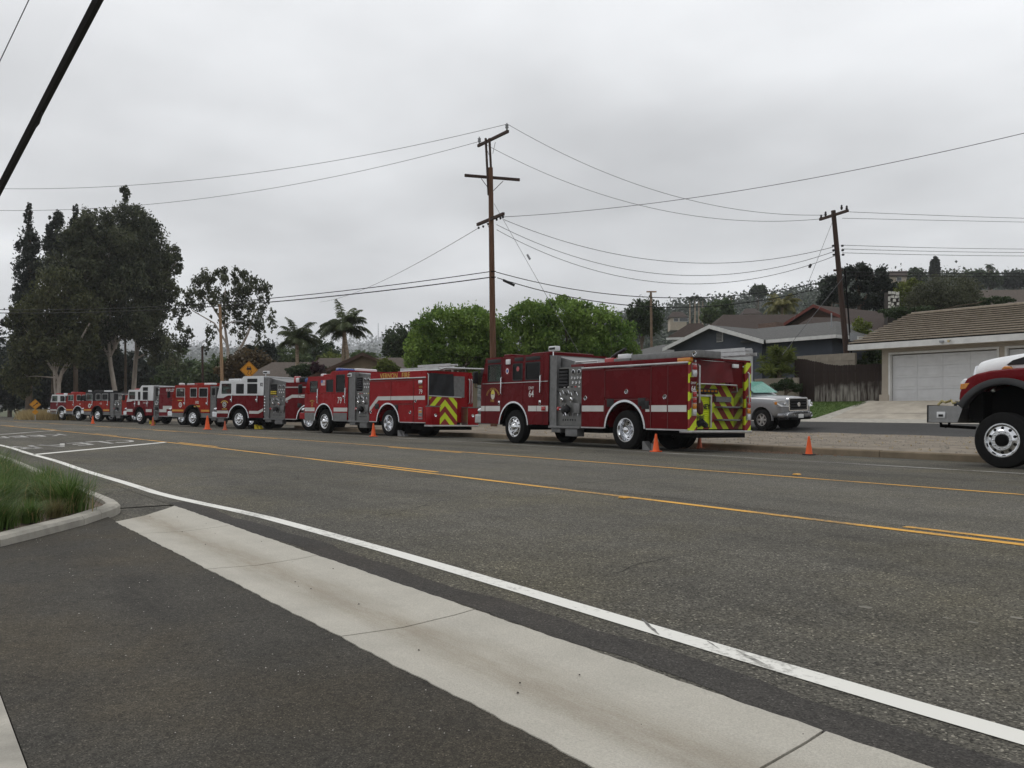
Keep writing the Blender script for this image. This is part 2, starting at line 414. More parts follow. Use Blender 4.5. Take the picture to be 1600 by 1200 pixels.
strip('turn_lane_paving', 7.3, 10.75, A_TURN, .0015, -200, 60, road, 1.0, wob=lambda x: .05 * math.sin(x * .7) + .03 * math.sin(x * 2.3))
strip('road_patch', RY0 + .004, RY0 + .24, A_PATCH, .002, -9.9, 40, road, .2, wob=lambda x: .025 * math.sin(x * 1.7) + .02 * math.sin(x * 4.9 + 1) + .012 * math.sin(x * 11))
# edge line with the painter's wobble, centre turn lane lines, far edge line
def wobn(x): return .30 * smooth(-7.6, -11.5, x) * -1 + .02 * math.sin(x * .9)
strip('edge_line', 2.84, 2.965, P_WHITE, .004, -200, 40, road, .8, wob=wobn)
strip('yellow_line', 6.93, 7.04, P_YELLOW, .004, -220, 40, road)
strip('yellow_line', 11.01, 11.12, P_YELLOW, .004, -220, 40, road)
for k in range(-16, 5):
    x0 = -15.7 + 11.6 * k
    if -190 < x0 < 30:
        strip('yellow_dash', 7.16, 7.26, P_YELLOW, .004, x0, x0 + 3.6, road)
        if k != 1: strip('yellow_dash', 10.80, 10.90, P_YELLOW, .004, x0 - 5, x0 - 1.4, road)
strip('edge_line', 15.52, 15.62, P_FADED, .004, -45, 40, road)
def quad(name, pts, m, parent, z=.004):
    me = bpy.data.meshes.new(name); me.from_pydata([(p[0], p[1], z) for p in pts], [], [(0, 1, 2, 3)]); return mesh_obj(name, me, m, parent)
quad('limit_line', [(-22.2, 2.55), (-21.8, 2.55), (-27.6, 6.85), (-28.0, 6.85)], P_WHITE, road)
quad('limit_line', [(-37.6, 2.3), (-37.1, 2.3), (-45.6, 6.2), (-46.1, 6.2)], P_FADED, road)
for word, xb in (('KEEP', -36.4), ('CLEAR', -27.4)):
    me = text_mesh(word, 1.25, .001, 1.05, .01)
    remap(me, lambda a, b, c: (xb + b * 2.5 + 1.1 * a - .6, 4.55 - a + off(xb), 0 * a + .004 + c))
    mesh_obj('lettering', me, P_FADED, road)
for px, py in ((1245, 742.5), (975, 779)):
    p = on_ground(px, py)
    MB().add([(-.05, -.05, 0), (.05, -.05, 0), (.05, .05, 0), (-.05, .05, 0), (-.03, -.045, .018), (.03, -.045, .018), (.03, .045, .018), (-.03, .045, .018)],
             [(4, 5, 6, 7), (0, 1, 5, 4), (1, 2, 6, 5), (2, 3, 7, 6), (3, 0, 4, 7)]).build('lane_marker', mat('amber marker', (.65, .33, .05), .4), road, loc=(p.x, p.y, .009))
SPOT = mat('dried mud spot', (.19, .18, .15), .9, var=.3, vscale=20)
# tyre scuffs and paint drips on the asphalt
for i, (px, py, sx, sy) in enumerate(((1352, 949, .05, .035), (1478, 966, .025, .02), (1520, 973, .03, .02), (1590, 966, .04, .025), (360, 687, .35, .05))):
    p = on_ground(px, py); n = 9
    pts = [(p.x + sx * math.cos(2 * PI * k / n) * rnd.uniform(.6, 1.1), p.y + sy * math.sin(2 * PI * k / n) * rnd.uniform(.6, 1.1), .0025) for k in range(n)]
    me = bpy.data.meshes.new('paint_spot'); me.from_pydata(pts, [], [tuple(range(n))])
    mesh_obj('paint_spot', me, SPOT if i < 4 else A_PATCH, road)

SCUFF = worn_paint('rubber scuff', (.10, .097, .09), (.45, .44, .40), .45)
CRK = mat('tar-dark crack', (.022, .020, .018), .9, var=.2)
def crack(pix, w=.010, seed=1, dz=.0022, jit=.03, m=None):
    rg = random.Random(seed); P = []
    for (a, b) in zip(pix[:-1], pix[1:]):
        A_, B_ = on_ground(*a), on_ground(*b); n = max(3, int((B_ - A_).length / .14))
        for k in range(n): P.append(A_.lerp(B_, k / n))
    P.append(on_ground(*pix[-1])); vs = []
    for i, p in enumerate(P):
        d = (P[min(i + 1, len(P) - 1)] - P[max(i - 1, 0)]).normalized(); nrm = Vector((-d.y, d.x, 0)); j = rg.uniform(-jit, jit)
        ww = w * rg.uniform(.25, 1.2) * (.3 if i in (0, len(P) - 1) else 1)
        for s_ in (-1, 1): vs.append(tuple(p + nrm * (j + s_ * ww * .5) + Vector((0, 0, .0 + dz - p.z + road_z(p.y - off(p.x))))))
    me = bpy.data.meshes.new('crack'); me.from_pydata(vs, [], [(2 * i, 2 * i + 1, 2 * i + 3, 2 * i + 2) for i in range(len(P) - 1)])
    return mesh_obj('crack' if m is None else 'tyre_scuff', me, m or CRK, road)
crack([(555, 812), (610, 803), (680, 785), (780, 768), (880, 757), (1000, 748), (1120, 735)], .014, 1)
crack([(150, 775), (250, 757), (330, 745), (430, 735)], .016, 2); crack([(360, 760), (410, 772), (455, 768)], .012, 3)
crack([(1180, 753), (1320, 762), (1460, 771), (1600, 786)], .012, 4); crack([(700, 726), (800, 716), (905, 712)], .016, 5)
crack([(930, 905), (1000, 880), (1100, 862), (1190, 856)], .007, 6); crack([(1190, 856), (1290, 838), (1400, 836)], .007, 7); crack([(60, 690), (160, 680), (280, 676)], .03, 8)
crack([(1003, 968), (1016, 981), (1030, 993)], .020, 11, .0052, .002, SCUFF); crack([(1150, 1017), (1170, 1028), (1204, 1046)], .026, 12, .0052, .002, SCUFF); crack([(1105, 1003), (1125, 1016)], .010, 13, .0052, .002, SCUFF)
# near side: gutter slabs, lot asphalt, concrete strip
gut = empty('gutter'); tag(gut, kind='structure')
GX = [-8.42, -7.55, -5.62, -3.6, -1.55, .5, 2.6, 4.7, 6.8, 8.9, 11, 13.1, 15.2]
for i in range(len(GX) - 1):
    a, b = GX[i] + .006, GX[i + 1] - .006
    sk = .12
    prof = [(1.635, -.06), (1.637, .009), (1.72, .004), (1.98, -.010), (2.3, -.002), (2.424, .006)]
    vs = []; n = 41
    for k in range(n):
        u = k / (n - 1)
        for (y, z) in prof:
            x = a + (b - a) * u - (y - 1.6) * sk - (.98 * (y - 1.6) / .8 * (1 - u) if i == 0 else 0)
            w = .003 * math.sin(x * 5 + y) + .003 * math.sin(x * 17) + .003 * math.sin(x * 41 + y * 7)
            vs.append((x, y + (w if y in (1.635, 1.637, 2.424) else 0), z))
    m_ = len(prof); fs = [(k * m_ + j, (k + 1) * m_ + j, (k + 1) * m_ + j + 1, k * m_ + j + 1) for k in range(n - 1) for j in range(m_ - 1)]
    lo = len(vs); vs += [(x, y, z - .15) for x, y, z in vs]
    for j in range(m_ - 1):
        fs += [(j, j + 1, lo + j + 1, lo + j), ((n - 1) * m_ + j + 1, (n - 1) * m_ + j, lo + (n - 1) * m_ + j, lo + (n - 1) * m_ + j + 1)]
    me = bpy.data.meshes.new('gutter_slab'); me.from_pydata(vs, [], fs)
    mesh_obj('gutter_slab', me, CONC_G, gut)
sheet('driveway', np.linspace(-10.5, 25, 60), [.31, .9, 1.3, 1.66], lambda x, y: .005 + (.012 if y < .5 else 0), A_DRIVE)
base = MB().box(-12, 30, -30, 24, -.30, -.16).build('road_bed', A_PATCH); tag(base, kind='structure')
base.location = (0, 0, 0)
sheet('concrete_walk', [-9.5, -6, -3.2, -1.4, 2, 8, 25], [-12, -5, -1.5, .305], lambda x, y: .022, CONC)

# planting bed with its kerb
kpath = [(-140, 1.86 + off(-140)), (-100, 1.86 + off(-100)), (-70, 1.86 + off(-70)), (-45, 1.86 + off(-45)), (-28, 1.86 + off(-28)), (-18, 1.86), (-12.5, 1.87), (-11, 1.88), (-10.3, 1.89), (-9.75, 1.89), (-9.38, 1.86), (-9.10, 1.76), (-8.78, 1.58), (-8.41, 1.37), (-7.41, .64), (-6.35, -.2), (-5.4, -1.0), (-3.5, -2.7)]
kerb = empty('planter_kerb'); tag(kerb, kind='structure')
def kerb_piece(a, b, m, parent, w=.13, h=.085, name='kerb_stone'):
    "kerb along path points a..b; inner side to the right of travel"
    P = [Vector((*p, 0)) for p in kpath[a:b + 1]]; vs = []; prof = [(0, -.2), (0, h - .025), (-.02, h), (-w, h + .004), (-w, -.2)]
    for i, p in enumerate(P):
        j = a + i
        d = (Vector((*kpath[min(j + 1, len(kpath) - 1)], 0)) - Vector((*kpath[max(j - 1, 0)], 0))).normalized(); nrm = Vector((-d.y, d.x, 0))
        q = p - d * .004 * (1 if i == len(P) - 1 else -1 if i == 0 else 0)
        vs += [tuple(q + nrm * o + Vector((0, 0, z))) for o, z in prof]
    k = len(prof); fs = [(i * k + j, i * k + j + 1, (i + 1) * k + j + 1, (i + 1) * k + j) for i in range(len(P) - 1) for j in range(k - 1)]
    fs += [tuple(range(k)), tuple(range(len(vs) - 1, len(vs) - 1 - k, -1))]
    MBx = MB().add(vs, fs); return MBx.build(name, m, parent, smooth=False)
for a, b in ((0, 3), (3, 5), (5, 7), (7, 12), (12, 13), (13, 14), (14, 16), (16, 17)):
    kerb_piece(a, b, CONC, kerb)
bed_pts = [(-140, -14)] + [(p[0] - .05, p[1] - .1) for p in kpath[:9]] + [(-9.7, 1.80), (-9.3, 1.72), (-8.8, 1.42), (-7.55, .55), (-5.6, -1.05), (-3.7, -2.7), (-3.7, -14)]
me = bpy.data.meshes.new('planting_bed'); me.from_pydata([(x, y, .05) for x, y in bed_pts], [], [tuple(range(len(bed_pts)))])
tag(mesh_obj('planting_bed', me, SOIL), kind='structure')

# far kerb in separate castings, gravel verge, side street
fk = empty('far_kerb'); tag(fk, kind='structure')
kx = -48.0; kz = road_z(18.95)
while kx < 40:
    L_ = 3.05; a, b = kx + .006, kx + L_ - .006
    MB().prism([(18.93, kz - .2), (18.93, kz + .135), (18.95, kz + .165), (19.10, kz + .168), (19.10, kz - .2)], a, b, 'x').build('kerb_casting', KERB_M, fk, loc=(0, rnd.uniform(-.006, .006), rnd.uniform(-.004, .004)))
    kx += L_
def verge_z(x, y): return .04 + .04 * smooth(19, 21, y) + .03 * smooth(24, 29, y) + .012 * math.sin(x * 1.3 + y * 2.1) * math.sin(y * 1.7 - x * .6) * smooth(19.1, 20, y)
sheet('verge', np.arange(-150, 60, .6), [19.09] + list(np.arange(19.6, 28.9, .6)) + [29.0], lambda x, y: verge_z(x, y) if x > -47 else min(verge_z(x, y), -.14 + .2 * smooth(23.5, 25.5, y)), DIRT)
def front_z(x, y): return .105 + .35 * smooth(28.6, 34.5, y)
sheet('side_street', np.arange(-120, 60, 3), [28.7, 30, 31, 32, 33, 34.0], front_z, A_FRONT)
sheet('sidewalk', np.arange(-120, 60, 3), [34.0, 34.05, 35.3], lambda x, y: front_z(x, 34) + (.012 if y > 34.02 else 0) + .10 * max(0, y - 34.02), CONC)
DRV = mat('driveway concrete', (.37, .335, .28), .85, var=.25, vscale=1.1, bump=.2, bscale=80)
def drv_z(x, y): return .46 + (1.40 - .46) * max(0, min(1, (y - 34.9) / 3.7))
sheet('house_driveway', [-23.7, -21, -18, -14, -11], [34.9, 35.5, 36.3, 37.2, 38.0, 38.6, 39.4], lambda x, y: drv_z(x, y) + .012, DRV)
me = bpy.data.meshes.new('driveway_edge'); me.from_pydata([(-24.6, 34.9, .49), (-23.7, 34.9, .49), (-23.7, 39.0, 1.43), (-24.1, 39.0, 1.43)], [], [(0, 1, 2, 3)])
tag(mesh_obj('driveway_edge', me, CONC), kind='structure')
LAWN = mat('lawn turf', (.055, .10, .022), .95, vscale=2, col2=(.10, .15, .04), bump=.5, bscale=60)
for x_ in (-21.2, -18.0): 
    me = bpy.data.meshes.new('joint'); me.from_pydata([(x_, 34.95, drv_z(0, 34.95) + .016), (x_ + .02, 34.95, drv_z(0, 34.95) + .016), (x_ + .02, 38.9, 1.418), (x_, 38.9, 1.418)], [], [(0, 1, 2, 3)]); tag(mesh_obj('driveway_joint', me, CRK), kind='structure')
me = bpy.data.meshes.new('joint'); me.from_pydata([(-23.7, 36.3, drv_z(0, 36.3) + .016), (-11, 36.3, drv_z(0, 36.3) + .016), (-11, 36.33, drv_z(0, 36.33) + .016), (-23.7, 36.33, drv_z(0, 36.33) + .016)], [], [(0, 1, 2, 3)]); tag(mesh_obj('driveway_joint', me, CRK), kind='structure')
def lawn_z(x, y): return .50 + .85 * smooth(35.2, 39.2, y)
sheet('lawn', np.linspace(-30.2, -23.75, 10), np.linspace(35.25, 39.7, 9), lambda x, y: lawn_z(x, y) + .03, LAWN)
# ---------------------------------------------------------------- fire engines
def paint(name, c): return mat(name, c, .26, var=.12, vscale=1.2, coat=.02, spec=.09)
RED64 = paint('deep red paint', (.110, .0035, .006)); RED79 = paint('bright red paint', (.27, .009, .012))
RED82 = paint('dark red paint', (.13, .005, .008)); RED102 = paint('orange red paint', (.29, .020, .012))
REDF = paint('maroon paint', (.15, .007, .012)); WHITEP = paint('white vehicle paint', (.72, .73, .74)); BLACKP = paint('black vehicle paint', (.018, .018, .02))
CHROME = mat('polished metal', (.75, .76, .78), .14, 1.0, var=.12, vscale=5)
ALU = mat('brushed aluminium', (.52, .52, .52), .38, 1.0, var=.15, vscale=6)
STEEL = mat('pump panel steel', (.17, .17, .165), .45, .4, var=.22, vscale=5)
DPLATE = mat('grey vehicle plate', (.19, .19, .19), .5, .35, var=.2, vscale=8, bump=.4, bscale=60)
TREAD = mat('tyre rubber', (.012, .012, .012), .85, spec=.12, var=.35, vscale=9, bump=.3, bscale=60)
DARK = mat('dark underbody', (.007, .007, .007), .85, spec=.08, var=.4, vscale=4)
BLKPL = mat('black plastic', (.02, .02, .021), .5, var=.2)
REFL = mat('white reflective stripe', (.58, .58, .56), .45, var=.08, vscale=2)
GOLD = mat('gold leaf lettering', (.55, .36, .08), .35, .3, var=.2, vscale=30)
WHITET = mat('white lettering', (.72, .72, .70), .5, var=.05)
BLACKT = mat('black lettering', (.02, .02, .025), .5, var=.05)
YELREF = mat('lime yellow reflective', (.62, .74, .02), .4, var=.1, vscale=6)
ORSTR = mat('orange gold stripe', (.62, .30, .05), .4, var=.1)
LAMPR = mat('red lamp lens', (.35, .01, .012), .12, coat=1.0, var=.15, vscale=20)
LAMPA = mat('amber lamp lens', (.55, .20, .01), .12, coat=1.0, var=.15, vscale=20)
LAMPW = mat('clear lamp lens', (.62, .63, .64), .1, .2, coat=1.0, var=.15, vscale=20)
LAMPB = mat('blue lamp lens', (.03, .08, .35), .12, coat=1.0, var=.15, vscale=20)
VINYLR = mat('red vinyl cover', (.13, .007, .010), .5, var=.25, vscale=3, bump=.6, bscale=3)
VINYLK = mat('black vinyl cover', (.02, .021, .024), .4, var=.4, vscale=3, bump=.8, bscale=3)
SEATM = mat('dark seat cloth', (.03, .03, .032), .8, var=.2)
HOSEY = mat('yellow hose cloth', (.55, .42, .06), .8, var=.3, vscale=12)
HOSEB = mat('brown leather strap', (.14, .05, .035), .7, var=.3, vscale=12)
def glass_mat(name, tint, dark):
    m = bpy.data.materials.new(name); m.use_nodes = True; t = m.node_tree; L = t.links.new
    t.nodes.remove(t.nodes['Principled BSDF'])
    tr = t.nodes.new('ShaderNodeBsdfTransparent'); tr.inputs[0].default_value = (*tint, 1)
    gl = t.nodes.new('ShaderNodeBsdfGlossy'); gl.inputs['Roughness'].default_value = .03
    lw = t.nodes.new('ShaderNodeLayerWeight'); lw.inputs[0].default_value = .5
    pw = t.nodes.new('ShaderNodeMath'); pw.operation = 'POWER'; L(lw.outputs['Facing'], pw.inputs[0]); pw.inputs[1].default_value = 5.0
    fr = t.nodes.new('ShaderNodeMath'); fr.operation = 'MULTIPLY_ADD'; L(pw.outputs[0], fr.inputs[0]); fr.inputs[1].default_value = .7; fr.inputs[2].default_value = .025
    mx = t.nodes.new('ShaderNodeMixShader'); L(fr.outputs[0], mx.inputs[0]); L(tr.outputs[0], mx.inputs[1]); L(gl.outputs[0], mx.inputs[2])
    L(mx.outputs[0], t.nodes['Material Output'].inputs[0]); MATS[name] = m; return m
GLASS = glass_mat('clear vehicle glass', (.62, .70, .66), 0)
GLASSD = glass_mat('tinted vehicle glass', (.10, .11, .11), 0)
def chevron_mat(name, ymid, per, up=True, k=1.15):
    "red and lime chevrons printed on the tail; local y across, z up"
    m = bpy.data.materials.new(name); m.use_nodes = True; t = m.node_tree; L = t.links.new; b = t.nodes['Principled BSDF']
    b.inputs['Roughness'].default_value = .4
    tcn = t.nodes.new('ShaderNodeTexCoord'); sp = t.nodes.new('ShaderNodeSeparateXYZ'); L(tcn.outputs['Object'], sp.inputs[0])
    def mth(op, a, c=None):
        n = t.nodes.new('ShaderNodeMath'); n.operation = op
        for i, v in enumerate((a, c)):
            if v is None: continue
            if isinstance(v, (int, float)): n.inputs[i].default_value = v
            else: L(v, n.inputs[i])
        return n.outputs[0]
    a = mth('ABSOLUTE', mth('SUBTRACT', sp.outputs[1], ymid))
    v = mth('ADD', sp.outputs[2], mth('MULTIPLY', a, k if up else -k))
    fr = mth('GREATER_THAN', mth('FRACT', mth('DIVIDE', mth('ADD', v, 20.0), per)), .5)
    mx = t.nodes.new('ShaderNodeMix'); mx.data_type = 'RGBA'; L(fr, mx.inputs[0]); mx.inputs[6].default_value = (.24, .010, .010, 1); mx.inputs[7].default_value = (.60, .72, .02, 1)
    L(mx.outputs[2], b.inputs['Base Color']); MATS[name] = m; return m
CHEV64 = chevron_mat('tail chevron print', -.1, .52, True)
CHEV79 = chevron_mat('tall tail chevron print', .28, .50, True, 1.0)
HATCH = chevron_mat('corner post hatch print', -9, .46, True, 1.0)

_wheel = {}
def wheel_parts(kind, r):
    key = (kind, round(r, 3))
    if key in _wheel: return _wheel[key]
    w = .29
    tp = [(r * .57, -w / 2 + .03), (r * .60, -w / 2), (r * .80, -w / 2 - .008), (r * .955, -w / 2 + .012), (r * .995, -w / 2 + .045), (r, -w / 2 + .06), (r * .975, -w / 2 + .065), (r * .975, -w / 2 + .085), (r, -w / 2 + .09),
          (r, -.02), (r * .975, -.015), (r * .975, .015), (r, .02), (r, w / 2 - .09), (r * .975, w / 2 - .085), (r * .975, w / 2 - .065), (r, w / 2 - .06), (r * .995, w / 2 - .045), (r * .955, w / 2 - .012), (r * .80, w / 2 + .008), (r * .60, w / 2), (r * .57, w / 2 - .03)]
    b = MB().lathe(tp, n=40)
    if kind == 'dual': b.lathe([(q, h - w - .06) for q, h in tp], n=40)
    tyre = b.mesh('tyre', True)
    R0 = r * .585
    rim = MB(); holes = MB(); nuts = MB(); hub = MB()
    if kind in ('front', 'brush'):
        rim.lathe([(R0, -w / 2 + .05), (R0 + .012, w / 2 + .004), (R0 - .012, w / 2 + .004), (R0 - .03, w / 2 - .03), (R0 - .05, w / 2 - .035), (R0 * .64, w / 2 - .012), (R0 * .60, w / 2 + .0), (R0 * .42, w / 2 + .0), (R0 * .40, w / 2 - .01), (0.001, w / 2 - .01)], n=40)
        hr = R0 * .745; yh = w / 2 - .022
        for k in range(10):
            t = 2 * PI * (k + .5) / 10
            holes.lathe([(.001, .004), (R0 * .088, .004), (R0 * .10, -.02)], (hr * math.cos(t), yh + .004, hr * math.sin(t)), n=10)
            t = 2 * PI * k / 10
            nuts.lathe([(.001, .032), (.014, .03), (.018, .0)], (R0 * .51 * math.cos(t), w / 2, R0 * .51 * math.sin(t)), n=6)
        if kind == 'front': hub.lathe([(.001, .09), (R0 * .22, .085), (R0 * .30, .06), (R0 * .36, .0)], (0, w / 2 - .01, 0), n=24)
        else: hub.lathe([(.001, .045), (R0 * .34, .045), (R0 * .37, .03), (R0 * .38, 0)], (0, w / 2 - .01, 0), n=24)
    else:
        rim.lathe([(R0, -w / 2), (R0 + .012, w / 2 + .004), (R0 - .012, w / 2 + .004), (R0 - .03, w / 2 - .04), (R0 - .05, w / 2 - .10), (R0 - .06, w / 2 - .17), (R0 * .66, w / 2 - .20), (R0 * .60, w / 2 - .185), (R0 * .45, w / 2 - .185), (.001, w / 2 - .185)], n=40)
        for k in range(8):
            t = 2 * PI * (k + .5) / 8
            holes.lathe([(.001, .006), (R0 * .08, .006), (R0 * .10, -.01)], (R0 * .72 * math.cos(t), w / 2 - .186, R0 * .72 * math.sin(t)), n=10)
            t = 2 * PI * k / 8
            nuts.lathe([(.001, .05), (.014, .048), (.018, 0)], (R0 * .52 * math.cos(t), w / 2 - .185, R0 * .52 * math.sin(t)), n=6)
        hub.lathe([(.001, .20), (R0 * .26, .195), (R0 * .33, .16), (R0 * .36, .06), (R0 * .42, 0)], (0, w / 2 - .19, 0), n=24)
    tyre.materials.append(TREAD)
    out = (tyre, rim.mesh('rim', True), holes.mesh('hand_hole', True), nuts.mesh('lug_nut', True), hub.mesh('hub', True))
    out[1].materials.append(CHROME); out[2].materials.append(DARK); out[3].materials.append(CHROME); out[4].materials.append(DARK if kind == 'brush' else CHROME)
    _wheel[key] = out
    return out
def wheel(parent, s, y, r, kind, side):
    e = empty('wheel', (s, y - side * .155, r - .012), 0 if side > 0 else PI, parent)
    for nm, me in zip(('tyre', 'rim', 'hand_holes', 'lug_nuts', 'hub'), wheel_parts(kind, r)):
        o = mesh_obj(nm, me, None, e)
        if nm in ('hand_holes', 'lug_nuts'): o['kind'] = 'stuff'
    return e

W2 = 1.2
def side_plate(name, outer, holes, m, parent, side, y=W2, th=.018, bev=.006):
    me = fill_mesh(name, outer, holes, th, bev)
    remap(me, lambda a, b, c: (a, side * (y - th) + c, b))
    return mesh_obj(name, me, m, parent)
def flat(name, poly, m, parent, side=1, y=W2, th=.004):
    return MB().prism(poly, side * y, side * (y + th)).build(name, m, parent)
def side_text(txt, size, s, z, m, parent, y=W2 + .004, spacing=1.0, bold=.0, arc=0.0, sx=1.0):
    me = text_mesh(txt, size, .002, spacing, bold)
    def fn(a, b, c):
        a = a * sx
        if arc:
            t = a / arc; rr = arc + b
            return (s - rr * np.sin(t), y + c, z + rr * np.cos(t) - arc)
        return (s - a, y + c, z + b)
    remap(me, fn); return mesh_obj('lettering', me, m, parent)
def rear_text(txt, size, y, z, s, m, parent, bold=0.0, sx=1.0):
    me = text_mesh(txt, size, .002, 1, bold)
    remap(me, lambda a, b, c: (s - c - .002, y - a * sx, z + b)); return mesh_obj('lettering', me, m, parent)
def latch(parent, s, z, y=W2, side=1):
    e = MB().lathe([(.001, .004), (.05, .004), (.062, .012), (.068, .0)], (0, 0, 0), n=20).build('latch', CHROME, parent, True, loc=(s, side * y, z), rot=(0, 0, 0 if side > 0 else PI))
    MB().tube([(.03 * math.cos(t), .018, .03 * math.sin(t) - .012) for t in np.linspace(0, 2 * PI, 13)], .007, 6).build('ring', DARK, e)
def rail(parent, pts, r=.017, m=None, name='grab_rail'):
    return MB().tube(pts, r, 8).build(name, m or CHROME, parent, True)

def engine(P):
    hd = R(P['hd']); nx, ny = P['near']
    c, q = math.cos(hd), math.sin(hd)
    gx, gy = nx + q * W2, ny - c * W2                      # centre line under the front axle
    yc = ny + 1.0
    root = empty('fire_engine', (gx, gy, road_z(min(gy + 0.4, 19)) ), hd)
    root.rotation_euler = (0.0143 if P.get('tilt', 1) else 0, 0, hd)
    if P.get('tilt', 1):
        nrm = Vector((0, .0143, 1)).normalized()
        root.rotation_mode = 'QUATERNION'
        root.rotation_quaternion = Vector((0, 0, 1)).rotation_difference(nrm) @ Matrix.Rotation(hd, 3, 'Z').to_quaternion()
    tag(root, P['label'], 'fire engine', 'fire engines parked along the far kerb')
    lo, up = P['lo'], P['up']
    sf, sr, zb, belt, ztop = P['sf'], P['sr'], P.get('zb', .62), P['belt'], P['roof']
    wr = P.get('wr', .545); AR = P.get('AR', .76); zc = wr; slope = .26
    xr = P['xr']                                          # rear axle
    def arch(s, c0=0.0):
        return zc + math.sqrt(max(0, AR * AR - (s - c0) ** 2)) if abs(s - c0) < AR else 0
    def rz(s):                                            # roof height along the cab
        if P.get('raise_at') is None: return ztop
        a, zz = P['raise_at']; return ztop + (zz - ztop) * max(0, min(1, (a + .12 - s) / .24))
    zhi = P['raise_at'][1] if P.get('raise_at') else ztop
    # chassis
    fr = MB()
    for y in (-.42, .34): fr.box(P['bx1'] + .45, sf, y, y + .08, .58, .82)
    fr.box(-.08, .08, -1.0, 1.0, .44, .6).box(xr - .1, xr + .1, -.95, .95, .42, .64).cyl((xr, 0, .3), (xr, 0, .8), .2, 12)
    fr.box(xr + 1.2, xr + 2.5, -.9, .9, .42, .62).box(P['bx1'] + .3, xr - .9, -.8, .8, .42, .60)
    fr.cyl((-1.2, 0, .55), (xr, 0, .55), .06, 8)
    fr.build('chassis', DARK, root)
    # cab sides from pieces with real gaps; a dark liner stands behind them
    br = P['breaks']
    for side in (1, -1):
        for i in range(len(br) - 1):
            a, b = br[i] - .006, br[i + 1] + .006         # a is the forward end
            n = 14; bot = []
            for k in range(n + 1):
                s = a + (b - a) * k / n; bot.append((s, max(zb, arch(s))))
            nm = 'door' if i in P['doors'] else 'cab_panel'
            belta = belt - (P.get('dip', 0) if i <= 1 else 0)
            if P.get('dip') and i == 1:                   # swooping belt line on the front door
                topl = [(a, belta), (a + (b - a) * .25, belta), (a + (b - a) * .55, belt - .02), (a + (b - a) * .65, belt), (b, belt)]
            else: topl = [(a, belta), (b, belta if not P.get('dip') or i > 0 else belta)]
            side_plate(nm, bot + topl[::-1], [], lo, root, side)
            hl = [rounded(w[1] + .0, w[0], w[2], w[3], .035) for w in P['wins'] if w[0] < a and w[1] > b]
            fa = slope * (1.0) if i == 0 else 0
            tops = [(a + (b - a) * k / 8, rz(a + (b - a) * k / 8)) for k in range(9)]
            ai = a - (slope if i == 0 else 0)
            tops = [p for p in tops if p[0] <= ai] if i == 0 else tops
            if i == 0: tops = [(ai, rz(ai) - .1), (ai - .05, rz(ai))] + [p for p in tops if p[0] < ai - .06]
            if i == 0 and len(tops) < 3: tops.append((b, rz(b)))
            poly = [(p[0], p[1] + .008) for p in (topl if i else topl)] + tops[::-1]
            # order: belt from a to b, then roof from b back to a
            side_plate(nm if up is lo else ('door_frame' if i in P['doors'] else 'cab_panel'), poly, hl, up, root, side)
        ln = []
        for k in range(41):
            s = (sf - .04) + (sr - sf + .08) * k / 40; ln.append((s, max(zb + .02, arch(s) + .03)))
        MB().prism(ln + [(sr + .04, belt - .06), (sf - .04, belt - .06)], side * (W2 - .05), side * (W2 - .10)).build('cab_liner', DARK, root)
        # arch trim
        ring = [(AR * math.cos(t), zc + AR * math.sin(t)) for t in np.linspace(R(4), R(176), 25)]
        ring2 = [((AR + .055) * math.cos(t), zc + (AR + .055) * math.sin(t)) for t in np.linspace(R(4), R(176), 25)]
        MB().prism(ring + ring2[::-1], side * (W2 - .14), side * (W2 + .03)).build('fender_trim', P.get('fender', CHROME), root)
        wl = [(.99 * AR * math.cos(t), zc + .99 * AR * math.sin(t)) for t in np.linspace(0, PI, 17)]
        MB().prism(wl, side * .62, side * .66).build('wheel_well', DARK, root)
    for side in (1, -1):
        wf = MB(); ys_ = sorted((side * .64, side * (W2 - .1)))
        for k in range(16):
            t0, t1 = PI * k / 16, PI * (k + 1) / 16
            wf.add([((AR + .01) * math.cos(t), y, zc + (AR + .01) * math.sin(t)) for t in (t0, t1) for y in ys_], [(0, 1, 3, 2)])
        wf.build('wheel_liner', DARK, root)
    # windows
    for side in (1, -1):
        for w in P['wins']:
            o = rounded(w[1], w[0], w[2], w[3], .04); inn = rounded(w[1] + .035, w[0] - .035, w[2] + .035, w[3] - .035, .035)
            f = side_plate('window', o, [inn], P.get('gasket', BLKPL), root, side, W2 + .004, .012, .002)
            MB().prism(rounded(w[1] + .02, w[0] - .02, w[2] + .02, w[3] - .02, .03), side * (W2 - .022), side * (W2 - .014)).build('pane', GLASS if w[4] else GLASSD, f)
    # roof, back wall, front
    prof = [(sf - slope + .0, rz(sf)), (sf - slope - .05, rz(sf) + .03)]
    prof += [(s, rz(s) + .03) for s in np.linspace(sf - slope - .15, sr, 24)]
    prof += [(sr, rz(sr) - .03)] + [(s, rz(s) - .03) for s in np.linspace(sr + .02, sf - slope - .08, 24)]
    MB().prism(prof, -W2 + .004, W2 - .004).build('roof', up, root, bevel=0)
    MB().box(sr, sr + .03, -W2 + .04, W2 - .04, zb + .1, zhi - .03).build('back_wall', P.get('backw', DPLATE), root)
    MB().box(sf - .05, sf, -W2 + .04, W2 - .04, zb, belt - P.get('dip', 0)).build('nose', lo, root)
    zb2 = belt - P.get('dip', 0)
    MB().obox((sf - .03, -W2 + .06, zb2), (0, 2 * W2 - .12, 0), (-slope + .02, 0, rz(sf) - zb2 - .06), (-.012, 0, 0)).build('windshield', GLASS, root)
    g = MB().box(sf + .002, sf + .03, -.62, .62, .95, zb2 - .15).build('grille', CHROME, root)
